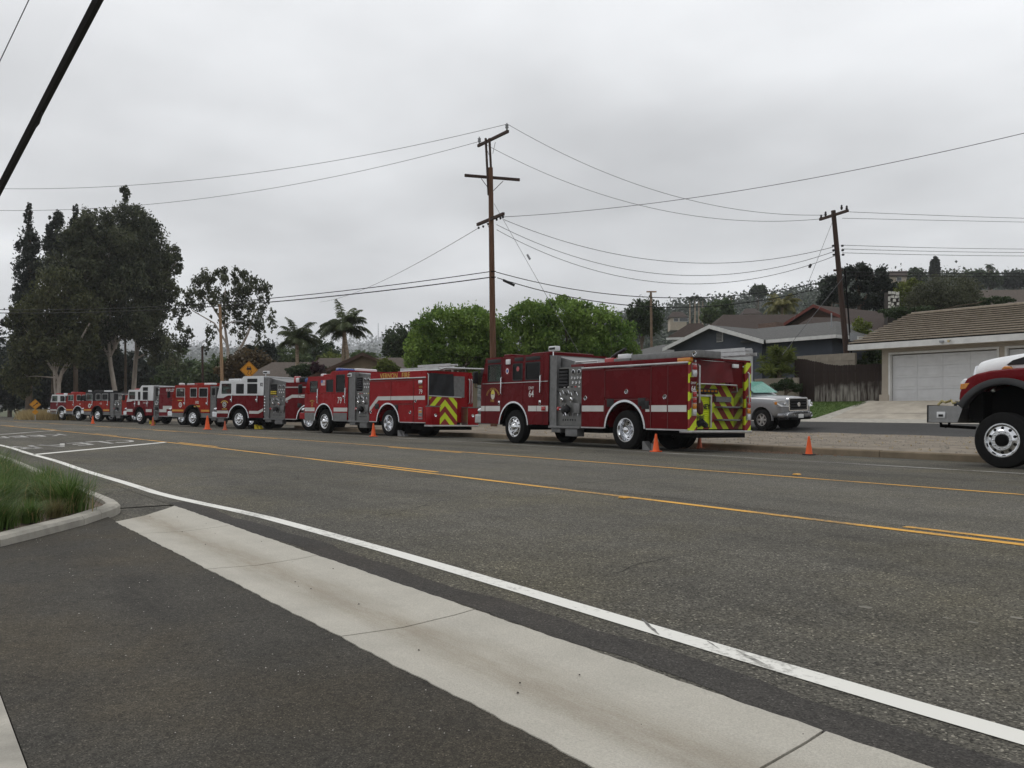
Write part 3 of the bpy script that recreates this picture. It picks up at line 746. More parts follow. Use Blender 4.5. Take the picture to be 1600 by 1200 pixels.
    for k in range(6): box('slat', DARK, g, sf + .031, sf + .036, -.56, .56, 1.0 + k * .11, 1.05 + k * .11)
    for y in (-.92, .92):
        box('headlight', LAMPW, root, sf + .002, sf + .05, y - .2, y + .2, 1.2, 1.45, .02)
    zf = max(zb, .6)
    bm = MB().prism([(sf - .0, zf), (P['bump'], zf + .02), (P['bump'] + .06, zf + .1), (P['bump'] + .06, zf + .38), (P['bump'], zf + .42), (sf, zf + .42)] if False else [(sf + .06, .62), (P['bump'], .62), (P['bump'], .92), (sf + .06, .92)], -1.12, 1.12)
    bm.build('bumper', P.get('bumpm', CHROME), root, bevel=.03)
    box('bumper_plate', DPLATE, root, sf + .052, P['bump'] - .05, -1.05, 1.05, .922, .95)
    MB().lathe([(.001, .14), (.05, .13), (.085, .08), (.09, 0), (.04, -.06), (.001, -.06)], (0, 0, 0), 'x', 16).build('siren', CHROME, root, True, loc=(P['bump'] - .12, .95, 1.06))
    # interior
    it = MB().box(sr + .1, sf - .25, -W2 + .12, W2 - .12, belt - .62, belt - .5)
    it.build('cab_floor', DARK, root)
    for s, y in ((.75, .62), (.75, -.62), (-.75, .62), (-.75, -.62)):
        st = MB().box(s - .3, s + .2, y - .24, y + .24, belt - .5, belt - .28).obox((s - .32, y - .22, belt - .3), (.12, 0, 0), (0, .44, 0), (-.08, 0, .72))
        st.build('seat', SEATM, root, bevel=.03)
    MB().tube([(1.22 + .10 * math.sin(t), .62 + .21 * math.cos(t), belt + .02 + .19 * math.sin(t)) for t in np.linspace(0, 2 * PI, 19)], .018, 6).build('steering_wheel', BLKPL, root)
    box('dashboard', BLKPL, root, sf - .42, sf - .1, -W2 + .12, W2 - .12, belt - .5, belt - .02)
    if P.get('vest'):
        MB().box(.95, 1.25, -.35, .25, belt + .05, belt + .42).build('yellow_vest', mat('yellow vest', (.55, .5, .03), .7, var=.3, vscale=9), root, bevel=.06)
    # handles and steps
    for s, z0, z1 in P['rails']:
        rail(root, [(s, W2, z0), (s, W2 + .06, z0 + .02), (s, W2 + .06, z1 - .02), (s, W2, z1)], .02)
    for i in P['doors']:
        s = br[i + 1] + .16
        h = box('door_handle', CHROME, root, s - .05, s + .05, W2 + .001, W2 + .02, P.get('hz', 1.30), P.get('hz', 1.30) + .14, .008)
        box('pull', DARK, h, s - .03, s + .03, W2 + .0205, W2 + .024, P.get('hz', 1.30) + .03, P.get('hz', 1.30) + .08)
    if P.get('trim'):
        box('belt_trim', ALU, root, sr + .03, sf - .12, W2 + .001, W2 + .012, P['trim'], P['trim'] + .022)
    # mirrors
    if P.get('mirror', 1):
        mm = MB().tube([(sf - .2, W2, belt + .5), (sf + .06, W2 + .2, belt + .42), (sf + .06, W2 + .2, belt - .1), (sf - .1, W2, belt - .15)], .014, 6).build('mirror_arm', BLKPL, root)
        box('mirror', BLKPL, mm, sf + .0, sf + .09, W2 + .1, W2 + .3, belt + .02, belt + .42, .03)
    # roof gear
    for gname, s0, s1, y0, y1, h, mm, bv in P.get('roofgear', ()):
        zz = rz((s0 + s1) / 2) + .03
        box(gname, mm, root, s0, s1, y0, y1, zz, zz + h, bv)
    # stripe
    for poly in P['stripes']: flat('stripe', poly, P.get('stripem', REFL), root, 1)
    # wheels
    wheel(root, 0, W2 - .02, wr, 'front', 1); wheel(root, 0, -W2 + .02, wr, 'front', -1)
    wheel(root, xr, W2 - .02, wr, 'dual', 1); wheel(root, xr, -W2 + .02, wr, 'dual', -1)
    # pump house
    p0, p1, pz = sr, P['px1'], P['pz']
    core = box('pump_house', DPLATE, root, p0 - .02, p1, -W2 + .1, W2 - .12, .6, pz - .25)
    pp = box('pump_panel', STEEL, root, p0 - P.get('gap', .32), p1 + .01, W2 - .116, W2 - .09, .62, pz)
    box('corner_post', DPLATE, root, p0 - .03, p0 - P.get('gap', .32) + .01, W2 - .20, W2 - .03, .60, zhi - .06)
    r2 = random.Random(P['seed']); q0, q1 = p0 - P.get('gap', .32) - .03, p1 + .04; wq = q0 - q1; ym = W2 - .089
    box('hose_bay', DARK, pp, q0, q0 - wq * .42, ym, ym + .003, pz - .62, pz - .04)
    for k in range(5):
        box('hose_fold', HOSEY if P.get('yhose') and k < 2 else SEATM, pp, q0 - .02, q0 - wq * .40, ym + .003, ym + .04, pz - .58 + k * .1, pz - .50 + k * .1, .02)
    for k, (u, v, rr) in enumerate([(.62, .15, .075), (.86, .15, .075), (.56, .33, .04), (.68, .34, .04), (.8, .33, .04), (.92, .34, .04), (.6, .47, .045), (.74, .48, .045), (.88, .47, .045)]):
        gg = MB().lathe([(.001, .012), (rr * .8, .012), (rr * .82, .026), (rr, .022), (rr * 1.02, 0)], n=18).build('gauge', CHROME, pp, True, loc=(q0 - wq * u, ym, pz - v))
        MB().lathe([(.001, .0), (rr * .78, .0)], n=16).build('dial', WHITET if k > 1 else SEATM, gg, loc=(0, .0135, 0))
    for k in range(8):
        u = .06 + k * .115; s = q0 - wq * u; z = 1.62 - (k % 2) * .06
        MB().tube([(s, ym, z), (s, ym + .09, z)], .012, 6).tube([(s + .03, ym + .09, z + .05), (s - .03, ym + .09, z - .05)], .014, 6).build('valve_handle', CHROME if k % 3 else BLKPL, pp, True)
    for k in range(6):
        s = q0 - wq * (.1 + k * .15)
        box('name_plate', r2.choice([WHITET, BLKPL, LAMPR, HOSEY, WHITET]), pp, s - .04, s + .04, ym, ym + .004, 1.75, 1.79)
    for u in (.22, .62):
        s = q0 - wq * u
        MB().lathe([(.05, 0), (.06, .05), (.075, .055), (.075, .10), (.06, .12), (.001, .12)], n=16).build('discharge_cap', CHROME, pp, True, loc=(s, ym, 1.40), rot=(R(-14), 0, 0))
    s = q0 - wq * .42
    ik = MB().lathe([(.10, 0), (.12, .08), (.15, .09), (.155, .16), (.12, .19), (.001, .20)], n=24).build('intake', BLKPL, pp, True, loc=(s, ym, 1.10))
    for t in (0, 2.1, 4.2): MB().cyl((.12 * math.cos(t), .18, .12 * math.sin(t)), (.21 * math.cos(t), .18, .21 * math.sin(t)), .018, 8).build('lug', CHROME, ik)
    MB().lathe([(.04, 0), (.05, .07), (.06, .08), (.06, .12), (.001, .13)], n=14).build('drain_cap', LAMPR, pp, True, loc=(q0 - wq * .10, ym, 1.12))
    box('relief_box', DPLATE, pp, q0 - wq * .72, q0 - wq * .96, ym, ym + .09, .98, 1.28, .01)
    for k in range(6): box('vent_slot', DARK, pp, q0 - wq * (.2 + .1 * k) - .02, q0 - wq * (.2 + .1 * k) + .02, ym, ym + .003, .76, .81)
    for k in range(4):
        y2 = W2 - .028
        box('light_tube', r2.choice([ALU, CHROME]), pp, q0 - wq * (.25 + .2 * k), q0 - wq * (.25 + .2 * k) - .02, ym, ym + .05, .9, 1.0 + .1 * (k % 2))
    box('running_board', DPLATE, root, p0 - .02, p1 + .05, W2 - .14, W2 + .02, .53, .60, .01)
    box('step_box', DPLATE, root, p0 - .12, p0 - .55, W2 - .3, W2 - .03, .40, .53, .01)
    box('battery_box', DPLATE, root, p1 + .75, p1 + .2, W2 - .3, W2 - .02, .30, .53, .01)
    # sloped deck between cab and body
    if zhi > pz:
        MB().prism([(p0, pz - .05), (p0, zhi - .05), (p1, pz + .05), (p1, pz - .05)], -W2 + .15, W2 - .25).build('pump_deck', DPLATE, root)
    # body
    b0, b1, bz0, bz1 = p1, P['bx1'], P.get('bz0', .57), P['bz']
    body = [(b0 - .01, bz0 + .03)]
    def arch2(s): return arch(s, xr)
    rc = P.get('recess', 0)
    for k in range(61):
        s = b0 + (b1 + rc - b0) * k / 60; body.append((s, max(bz0 + .03, arch2(s) + .0)))
    body += [(b1 + rc, bz1 - .01), (b0 - .01, bz1 - .01)]
    if rc:
        for side in (1, -1): box('side_locker', lo, root, b1, b1 + rc, side * (W2 - .27), side * (W2 - .04), bz0 + .03, bz1 - .01)
    MB().prism(body[1:], -W2 + .04, W2 - .04).build('body', lo, root)
    for i, (a, b, z0, z1) in enumerate(P['bdoors']):
        n = 14; bot = [(a - .008 + (b - a + .016) * k / n,) for k in range(n + 1)]
        bot = [(s[0], max(z0 + .008, arch2(s[0]) + .01)) for s in bot]
        for side in (1, -1): side_plate('compartment_door' if side > 0 else 'compartment_panel', bot + [(b + .008, z1 - .008), (a - .008, z1 - .008)], [], lo, root, side, W2 - .003 * (i % 2))
    HG = mat('dull door edge trim', (.16, .05, .05), .45, .3, var=.15)
    for i, (a, b, z0, z1) in enumerate(P['bdoors']):
        if arch(a, xr) < z0 + .3: box('hinge', HG, root, a - .012, a - .030, W2 + .001, W2 + .010, z0 + .04, z1 - .04)
        box('drip_rail', HG, root, a - .04, b + .04, W2 + .001, W2 + .012, z1 - .035, z1 - .018)
    for s, z in P['latches']: latch(root, s, z)
    for side in (1, -1):
        ring = [(xr + AR * math.cos(t), zc + AR * math.sin(t)) for t in np.linspace(R(3), R(177), 25)]
        ring2 = [(xr + (AR + .06) * math.cos(t), zc + (AR + .06) * math.sin(t)) for t in np.linspace(R(3), R(177), 25)]
        MB().prism(ring + ring2[::-1], side * (W2 - .1), side * (W2 + .025)).build('fender_trim', P.get('fender', CHROME), root)
    box('lower_rail', ALU, root, b0, xr + AR + .06, W2 - .12, W2 + .006, bz0 - .01, bz0 + .025); box('lower_rail', ALU, root, xr - AR - .06, b1, W2 - .12, W2 + .006, bz0 - .01, bz0 + .025)
    box('upper_rail', ALU, root, b0, b1, W2 - .06, W2 + .014, bz1, bz1 + .05, .008)
    if P.get('coping'): box('coping', lo, root, b0, b1, -W2 + .05, W2 - .05, bz1 + .0, bz1 + P['coping'])
    for (s, z) in P.get('vents', ()): box('vent_cover', BLKPL, root, s - .14, s + .14, W2 + .001, W2 + .02, z - .11, z + .11, .01)
    return root
def ring_seal(parent, s, z, rx, rz_, cols, y=W2 + .003):
    n = 24
    o = None
    for k, (f, m) in enumerate(cols):
        pl = [(s + rx * f * math.cos(2 * PI * i / n), z + rz_ * f * math.sin(2 * PI * i / n)) for i in range(n)]
        p = flat('emblem' if o is None else 'emblem_field', pl, m, o or parent, 1, y + .002 * k, .002)
        if o is None: o = p
    return o
def mast(parent, s, z0, z1, y=W2 - .06):
    rail(parent, [(s, y, z0), (s + .02, y, (z0 + z1) / 2)], .03, ALU, 'light_mast'); 
    m_ = rail(parent, [(s + .02, y, (z0 + z1) / 2), (s + .03, y, z1)], .02, CHROME, 'light_mast')
    h = box('floodlight', WHITEP, m_, s - .16, s + .2, y - .12, y + .06, z1, z1 + .15, .02)
    box('lens', BLKPL, h, s - .12, s + .16, y + .0605, y + .066, z1 + .04, z1 + .11)
def ladder(parent, s0, s1, y0, y1, z, name='ladder', rungs=12, m=None):
    b = MB()
    o = MB().box(s1, s0, y0, y0 + .03, z, z + .09).box(s1, s0, y1 - .03, y1, z, z + .09).build(name, m or ALU, parent)
    for k in range(rungs):
        s = s0 + (s1 - s0) * (k + .5) / rungs
        b.cyl((s, y0 + .02, z + .045), (s, y1 - .02, z + .045), .016, 6)
    b.build('rungs', m or ALU, o)['kind'] = 'stuff'
    return o
def tail_lights(parent, s, y, z0, cols, w=.13, h=.15):
    o = box('lamp_housing', ALU, parent, s - .03, s, y - w / 2 - .015, y + w / 2 + .015, z0 - .015, z0 + h * len(cols) + .015)
    for k, m in enumerate(cols):
        box('tail_light', m, o, s - .055, s - .031, y - w / 2, y + w / 2, z0 + k * h + .008, z0 + (k + 1) * h - .008, .01)

def stripe_h(s0, s1, z0, z1): return [(s0, z0), (s1, z0), (s1, z1), (s0, z1)]

# ---- 64
e64 = engine(dict(near=(-22.49, 16.25), hd=180, seed=3, lo=RED64, up=RED64, sf=1.93, sr=-1.81, belt=1.95, roof=2.80, bump=2.42, rear=1,
    label='deep red fire engine numbered 64, nearest of the row, open tail with lime chevrons',
    breaks=[1.93, 1.66, .66, -.49, -1.55, -1.81], doors=(1, 3), wins=[(1.52, .73, 2.02, 2.60, 1), (.08, -.46, 2.02, 2.58, 0), (-.60, -1.38, 2.02, 2.59, 0)],
    xr=-5.20, px1=-3.36, pz=2.36, bx1=-7.5, bz=2.27, gap=.36, recess=.36, vest=1, trim=1.955, hz=1.24,
    rails=[(.66, 1.60, 2.16), (-1.45, 1.60, 2.16)], bumpm=ALU,
    stripes=[stripe_h(1.90, 1.68, 1.04, 1.21), stripe_h(1.64, .78, 1.04, 1.21), stripe_h(-.78, -1.2, 1.04, 1.21), stripe_h(-1.22, -1.79, 1.04, 1.21),
             stripe_h(-3.38, -4.33, 1.04, 1.21), stripe_h(-6.0, -6.15, 1.04, 1.21), stripe_h(-6.2, -6.78, 1.04, 1.21), stripe_h(-6.81, -7.46, 1.04, 1.21)],
    bdoors=[(-3.36, -4.36, .57, 2.27), (-4.36, -6.18, 1.40, 2.23), (-4.36, -6.18, .57, 1.40), (-6.18, -6.79, .57, 2.27), (-6.79, -7.5, .57, 2.27)],
    latches=[(-3.54, 1.43), (-5.25, 1.59), (-6.70, 1.43)], vents=[(-4.62, 1.28), (-5.86, 1.30), (-6.0, 1.22)],
    roofgear=[('roof_vent', .95, .55, .3, .95, .10, RED64, .03), ('roof_hatch', -.5, -1.5, -.9, .9, .08, RED64, .03), ('light_bar', 1.3, .95, -1.05, -.2, .14, LAMPR, .03)]))
for s0, s1 in ((1.52, .75), (-.02, -.50), (-.62, -1.38)): box('eyebrow_window', BLKPL, e64, s0, s1, W2 + .001, W2 + .008, 2.645, 2.765, .004)
side_text('64', .30, -.93, 1.58, WHITET, e64, bold=.002, sx=.9); side_text('DNY', .13, -.93, 1.77, WHITET, e64)
side_text('CITY OF DOWNEY', .105, 1.20, 1.78, GOLD, e64, arc=.42); side_text('FIRE', .12, 1.22, 1.38, GOLD, e64)
ring_seal(e64, 1.20, 1.59, .115, .16, [(1, WHITET), (.92, mat('emblem cream', (.62, .6, .5), .5)), ])
flat('emblem_field', [(1.20 + .105 * math.cos(t), 1.60 + .145 * math.sin(t)) for t in np.linspace(0, PI, 13)], mat('emblem yellow', (.65, .55, .08), .5), e64, 1, W2 + .009, .002)
box('emblem_bar', BLKPL, e64, 1.14, 1.26, W2 + .0115, W2 + .013, 1.592, 1.606)
box('side_lamp', WHITEP, e64, .42, .18, W2, W2 + .05, 2.56, 2.73, .02)
ring_seal(e64, .38, 2.35, .10, .12, [(1, LAMPR), (.75, WHITET), (.5, LAMPB)])
flat('window_sticker', [(-.19 + .08 * math.cos(t), 2.4 + .08 * math.sin(t)) for t in np.linspace(0, 2 * PI, 12, False)], LAMPR, e64, 1, W2 - .01)
box('side_lamp', LAMPR, e64, -1.48, -1.68, W2 + .006, W2 + .03, 1.06, 1.19, .01)
mast(e64, -1.98, 1.20, 2.88)
# top: coping, monitor, hatch box, ladder
box('coping', RED64, e64, -2.75, -7.5, W2 - .22, W2 - .10, 2.30, 2.44, .01); box('coping', RED64, e64, -2.75, -7.5, -W2 + .05, -W2 + .2, 2.30, 2.44, .01)
rail(e64, [(-2.9, W2 - .14, 2.36), (-2.9, W2 - .14, 2.50), (-3.9, W2 - .14, 2.50), (-3.9, W2 - .14, 2.40)], .02, ALU, 'top_rail')
g = MB().cyl((-3.75, .35, 2.3), (-3.75, .35, 2.62), .08, 10).tube([(-3.75, .35, 2.62), (-3.9, .35, 2.70), (-4.3, .35, 2.86)], [.07, .06, .045], 10).build('deck_monitor', BLKPL, e64, True)
box('base', LAMPR, g, -3.95, -3.55, .2, .5, 2.4, 2.62, .04); box('spotlight', WHITEP, e64, -4.35, -4.75, .5, .7, 2.55, 2.68, .02)
rail(e64, [(-3.55, .2, 2.6), (-3.5, .18, 3.1), (-3.35, .1, 3.75)], .005, BLKPL, 'antenna')
hb = box('hatch_box', DPLATE, e64, -5.3, -7.75, .25, W2 - .12, 2.42, 2.60, .012); latch(e64, -7.6, 2.51, W2 - .119)
box('hatch_box', DPLATE, e64, -4.6, -5.25, .25, W2 - .12, 2.42, 2.52, .012)
MB().box(-6.5, -7.45, -.2, .1, 2.46, 2.5).build('hose_tray', ALU, e64)
ladder(e64, -3.4, -7.75, -W2 + .02, -W2 + .5, 2.56)
ladder(e64, -3.8, -7.65, -W2 + .1, -W2 + .42, 2.68, rungs=10)
box('beacon', LAMPA, e64, -7.1, -7.55, W2 - .14, W2 - .02, 2.31, 2.42, .02)
# tail of 64
S0 = -7.5
tail = box('corner_post', HATCH, e64, S0 - .05, S0, W2 - .27, W2 - .004, .57, 2.30)
box('corner_post', HATCH, e64, S0 - .05, S0, -W2 + .004, -W2 + .24, .57, 2.38)
box('post_panel', RED64, e64, S0 - .056, S0 - .051, W2 - .255, W2 - .02, 1.52, 1.92)
rear_text('64', .20, W2 - .14, 1.62, S0 - .057, WHITET, e64, .004, .8); rear_text('DNY', .09, W2 - .14, 1.77, S0 - .057, WHITET, e64)
tail_lights(e64, S0 - .05, W2 - .16, .96, [LAMPW, LAMPA, LAMPR, LAMPR]); tail_lights(e64, S0 - .05, -W2 + .13, .86, [LAMPW, LAMPA, LAMPR, LAMPR])
tail_lights(e64, S0 - .05, W2 - .15, 1.95, [LAMPW, LAMPR], .15)
box('tail_recess_wall', CHEV64, e64, S0 + .30, S0 + .355, -W2 + .2, W2 - .2, .60, 1.9)
box('tail_side_wall', mat('mirror steel', (.55, .56, .56), .16, 1.0, var=.1, vscale=4), e64, S0 - .0, S0 + .30, -W2 + .272, -W2 + .282, .6, 2.26)
box('tail_side_wall', ALU, e64, S0 - .0, S0 + .30, W2 - .282, W2 - .272, .6, 2.26)
# red hose-bed curtain, sagging a little
cv = []; cf = []; nx_, nz_ = 14, 9
for i in range(nx_):
    for k in range(nz_):
        u, v = i / (nx_ - 1), k / (nz_ - 1); y = .90 - u * 1.35
        cv.append((S0 - .03 + .05 * math.sin(u * 9 + v * 2) * v + .10 * (1 - v) * .3, y, 2.38 - v * (.60 - .06 * u) - .02 * math.sin(u * PI)))
cf = [(i * nz_ + k, (i + 1) * nz_ + k, (i + 1) * nz_ + k + 1, i * nz_ + k + 1) for i in range(nx_ - 1) for k in range(nz_ - 1)]
MB().add(cv, cf).build('hose_bed_curtain', VINYLR, e64, True)
box('hose_bed_bulkhead', RED64, e64, S0 + .02, S0 + .06, -W2 + .27, -.44, 1.7, 2.36)
rail(e64, [(S0 - .04, .92, 1.74), (S0 - .1, .9, 1.76), (S0 - .1, -.55, 1.76), (S0 - .1, -.58, 1.60), (S0 + .1, -.6, 1.58)], .02, ALU)
rail(e64, [(S0 - .05, W2 - .32, 2.25), (S0 - .10, W2 - .32, 2.22), (S0 - .10, W2 - .32, 1.28), (S0 - .05, W2 - .32, 1.25)], .026, ALU)
rail(e64, [(S0 - .05, -W2 + .14, 2.12), (S0 - .10, -W2 + .14, 2.08), (S0 - .10, -W2 + .14, 1.30), (S0 - .05, -W2 + .14, 1.26)], .022, ALU)
dr = box('roll_up_door', YELREF, e64, S0 + .26, S0 + .30, .10, .82, .66, 1.45)
for k in range(15): MB().tube([(S0 + .262, .12, .70 + k * .05), (S0 + .262, .80, .70 + k * .05)], .019, 6).build('louver', YELREF, dr)
box('door_frame', ALU, e64, S0 + .20, S0 + .26, .06, .115, .64, 1.50); box('door_frame', ALU, e64, S0 + .20, S0 + .26, .115, .86, 1.45, 1.50)
rear_text('DOWNEY', .19, .46, 1.18, S0 + .235, BLACKT, e64, .004, .85); rear_text('FIRE', .19, .46, .88, S0 + .235, BLACKT, e64, .004, .85)
box('arrow_lamp_bar', BLKPL, e64, S0 + .18, S0 + .29, -.15, .78, 1.53, 1.66, .01)
for k in range(6): box('arrow_lamp', LAMPA, e64, S0 + .17, S0 + .179, -.10 + k * .14, -.02 + k * .14, 1.57, 1.62)
for z in (1.16, .82): box('folding_step', DPLATE, e64, S0 - .0, S0 + .28, -.84, -.12, z, z + .045, .01)
box('step_well', DPLATE, e64, S0 + .2, S0 + .29, -.7, -.1, 1.32, 1.46)
MB().tube([(S0 - .02, .84, 1.42), (S0 - .06, .83, 1.25), (S0 - .02, .78, 1.1), (S0 - .03, .74, .98)], [.05, .09, .10, .05], 8).build('nozzle_strap', HOSEB, e64, True)
MB().tube([(S0 + .05, .8, .72), (S0 - .05, .72, .78), (S0 - .03, .55, .70), (S0 + .05, .45, .68)], [.08, .1, .07, .05], 8).build('tow_strap', BLKPL, e64, True)
box('tailboard', ALU, e64, S0 - .12, S0 + .3, -W2 + .02, W2 - .02, .50, .57, .01)
box('underride', DARK, e64, S0 - .1, S0 + .8, -.9, .9, .38, .50)
box('license_lamp', WHITEP, e64, S0 - .08, S0 - .02, -.66, -.44, 2.22, 2.32, .01)
box('roof_cross_rail', RED64, e64, S0 - .04, S0 + .08, -W2 + .02, W2 - .1, 2.38, 2.44)

# ---- 79
e79 = engine(dict(near=(-36.44, 15.75), hd=187.5, seed=5, lo=RED79, up=RED79, sf=1.75, sr=-1.95, belt=1.80, roof=2.56, raise_at=(-.5, 2.76), bump=2.35, rear=1,
    label='bright red fire engine numbered 79 with gold VERNON FIRE lettering and black tail tarp',
    breaks=[1.75, 1.42, .46, -.16 - .70, -1.78, -1.95], doors=(1, 3), wins=[(1.26, .58, 1.86, 2.38, 1), (-.16, -.76, 1.86, 2.42, 0), (-.98, -1.72, 1.84, 2.62, 0)],
    xr=-5.0, px1=-3.62, pz=2.50, bx1=-7.5, bz=2.32, gap=.55, hz=1.55, bumpm=RED79, fender=CHROME,
    rails=[(.50, 1.35, 2.02), (-1.82, 1.35, 2.02)], trim=None,
    stripes=[stripe_h(1.70, .82, .99, 1.16), stripe_h(-.82, -1.93, .99, 1.16),
             [(-3.64, .98), (-3.64, 1.16), (-4.25, 1.63), (-7.46, 1.63), (-7.46, 1.47), (-4.30, 1.47)]],
    bdoors=[(-3.62, -5.16, .57, 2.28), (-5.16, -6.70, 1.33, 2.28), (-5.16, -6.7, .57, 1.33), (-6.70, -7.5, .57, 2.28)],
    latches=[(-3.75, .98), (-6.5, .98), (-6.85, 1.43)], vents=[(-4.20, 1.22), (-5.55, 1.16)], coping=.30,
    roofgear=[('siren_dome', .95, .72, .6, .85, .14, WHITEP, .05), ('roof_vent', .45, -.25, .2, 1.0, .09, RED79, .03), ('light_bar', -.75, -1.05, .25, 1.1, .14, LAMPB, .05), ('light_bar', -.80, -1.12, -.9, .2, .16, WHITEP, .05)]))
side_text('79', .40, -1.30, 1.47, WHITET, e79, bold=.002, sx=.9)
side_text('VERNON', .30, -4.95, 2.46, GOLD, e79, y=W2 - .046, spacing=1.02, bold=.003); side_text('FIRE', .30, -6.12, 2.46, GOLD, e79, y=W2 - .046, spacing=1.02, bold=.003)
side_text('VERNON', .10, 1.05, 1.48, GOLD, e79, arc=.4); side_text('FIRE', .10, 1.05, 1.16, GOLD, e79); ring_seal(e79, 1.05, 1.32, .08, .09, [(1, GOLD), (.7, RED79)])
fl = box('flag_decal', WHITET, e79, .28, -.08, W2 + .001, W2 + .004, 2.16, 2.40)
for k in range(4): box('flag_stripe', LAMPR, fl, .28, -.08, W2 + .0045, W2 + .006, 2.17 + k * .06, 2.20 + k * .06)
box('flag_canton', LAMPB, fl, .28, .12, W2 + .0065, W2 + .008, 2.28, 2.40)
side_text('VER', .13, -7.18, 1.97, GOLD, e79); side_text('79', .26, -7.18, 1.78, WHITET, e79, bold=.001, sx=.9)
box('side_lamp', CHROME, e79, -7.05, -7.30, W2 + .001, W2 + .03, 2.08, 2.24, .01)
tl = box('lamp_housing', ALU, e79, -7.08, -7.32, W2 + .001, W2 + .02, .72, 1.18)
for k, m_ in enumerate([LAMPR, DPLATE, LAMPA, LAMPR]): box('side_marker', m_, tl, -7.10, -7.30, W2 + .021, W2 + .03, .74 + k * .11, .83 + k * .11)
box('step_apron', DPLATE, e79, 1.70, .80, W2 - .1, W2 + .004, .56, .93); box('step_apron', DPLATE, e79, -.80, -1.9, W2 - .1, W2 + .004, .56, .93)
mast(e79, -2.05, .9, 2.50); 
box('equipment_box', BLKPL, e79, -2.25, -2.65, .4, 1.05, 1.9, 2.42, .02)
S0 = -7.5
box('corner_post', RED79, e79, S0 - .03, S0, -W2 + .004, -W2 + .25, .5, 2.50); box('corner_post', RED79, e79, S0 - .03, S0, W2 - .12, W2 - .004, 1.2, 2.55)
rail(e79, [(S0 - .03, W2 - .06, 2.5), (S0 - .09, W2 - .06, 2.45), (S0 - .09, W2 - .06, 1.3), (S0 - .03, W2 - .06, 1.25)], .022, ALU)
for y in (-W2 + .12, -W2 + .24): rail(e79, [(S0 - .03, y, 2.35), (S0 - .10, y, 2.3), (S0 - .10, y, 1.4), (S0 - .03, y, 1.36)], .026, ALU)
cv = []
for i in range(nx_):
    for k in range(nz_):
        u, v = i / (nx_ - 1), k / (nz_ - 1); cv.append((S0 - .03 - .03 * math.sin(u * 11 + v * 3), W2 - .13 - u * 1.25, 2.52 - v * .88 + .01 * math.sin(u * 7)))
MB().add(cv, cf).build('tail_tarp', VINYLK, e79, True)
box('tarp_side_panel', DPLATE, e79, S0 - .02, S0 + .0, -W2 + .45, -.19, 1.6, 2.45)
box('tail_bulkhead', DARK, e79, S0 + .02, S0 + .04, -W2 + .2, W2 - .1, 1.4, 2.5)
rail(e79, [(S0 - .06, W2 - .1, 1.63), (S0 - .06, -.55, 1.60)], .022, ALU)
box('chevron_panel', CHEV79, e79, S0 - .06, S0 - .02, -.34, W2 - .15, .50, 1.60)
box('corner_locker', RED79, e79, S0 - .38, S0 + .0, W2 - .42, W2 - .004, .50, 1.20, .01); box('corner_locker', RED79, e79, S0 - .38, S0 + .0, -W2 + .004, -W2 + .56, .50, 1.18, .01)
box('locker_inner_wall', ALU, e79, S0 - .38, S0, -W2 + .57, -W2 + .575, .52, 1.17)
box('locker_step', DPLATE, e79, S0 - .40, S0, W2 - .44, W2 + .004, 1.205, 1.24); box('locker_step', DPLATE, e79, S0 - .40, S0, -W2 + .0, -W2 + .58, 1.185, 1.22)
for y in (W2 - .2, -W2 + .3):
    MB().lathe([(.001, .004), (.05, .004), (.062, .012), (.068, 0)], (0, 0, 0), 'x', 18).build('latch', CHROME, e79, True, loc=(S0 - .385, y, .88), rot=(0, 0, PI))
box('tailboard', ALU, e79, S0 - .43, S0 + .1, -W2 + .02, W2 - .02, .43, .50, .01)
box('mud_flap', DARK, e79, -6.1, -6.13, .5, W2 - .04, .12, .55); box('tail_underbody', DARK, e79, -6.3, S0 - .2, -1.0, 1.0, .30, .43)
ladder(e79, -5.6, -8.1, .55, 1.05, 2.66, rungs=8); ladder(e79, -5.6, -8.3, -.1, .45, 2.70, rungs=9); ladder(e79, -5.9, -8.0, .0, .4, 2.82, rungs=8)
rail(e79, [(-5.7, 1.1, 2.62), (-8.2, 1.1, 2.62), (-8.3, .9, 2.70), (-8.4, -1.0, 2.74)], .03, ALU, 'ladder_rack')
rail(e79, [(-8.35, -1.05, 2.74), (-8.4, -1.1, 2.1), (-8.2, -1.1, 1.75)], .022, ALU, 'ladder_rack')
box('work_light', BLKPL, e79, -8.25, -8.5, -1.2, -.95, 2.4, 2.7, .03)
MB().lathe([(.001, .1), (.12, .08), (.16, 0)], (0, 0, 0), 'z', 14).build('monitor_cap', LAMPR, e79, True, loc=(-4.5, .2, 2.63)); box('monitor', BLKPL, e79, -4.7, -5.1, 0, .25, 2.63, 2.76, .04)

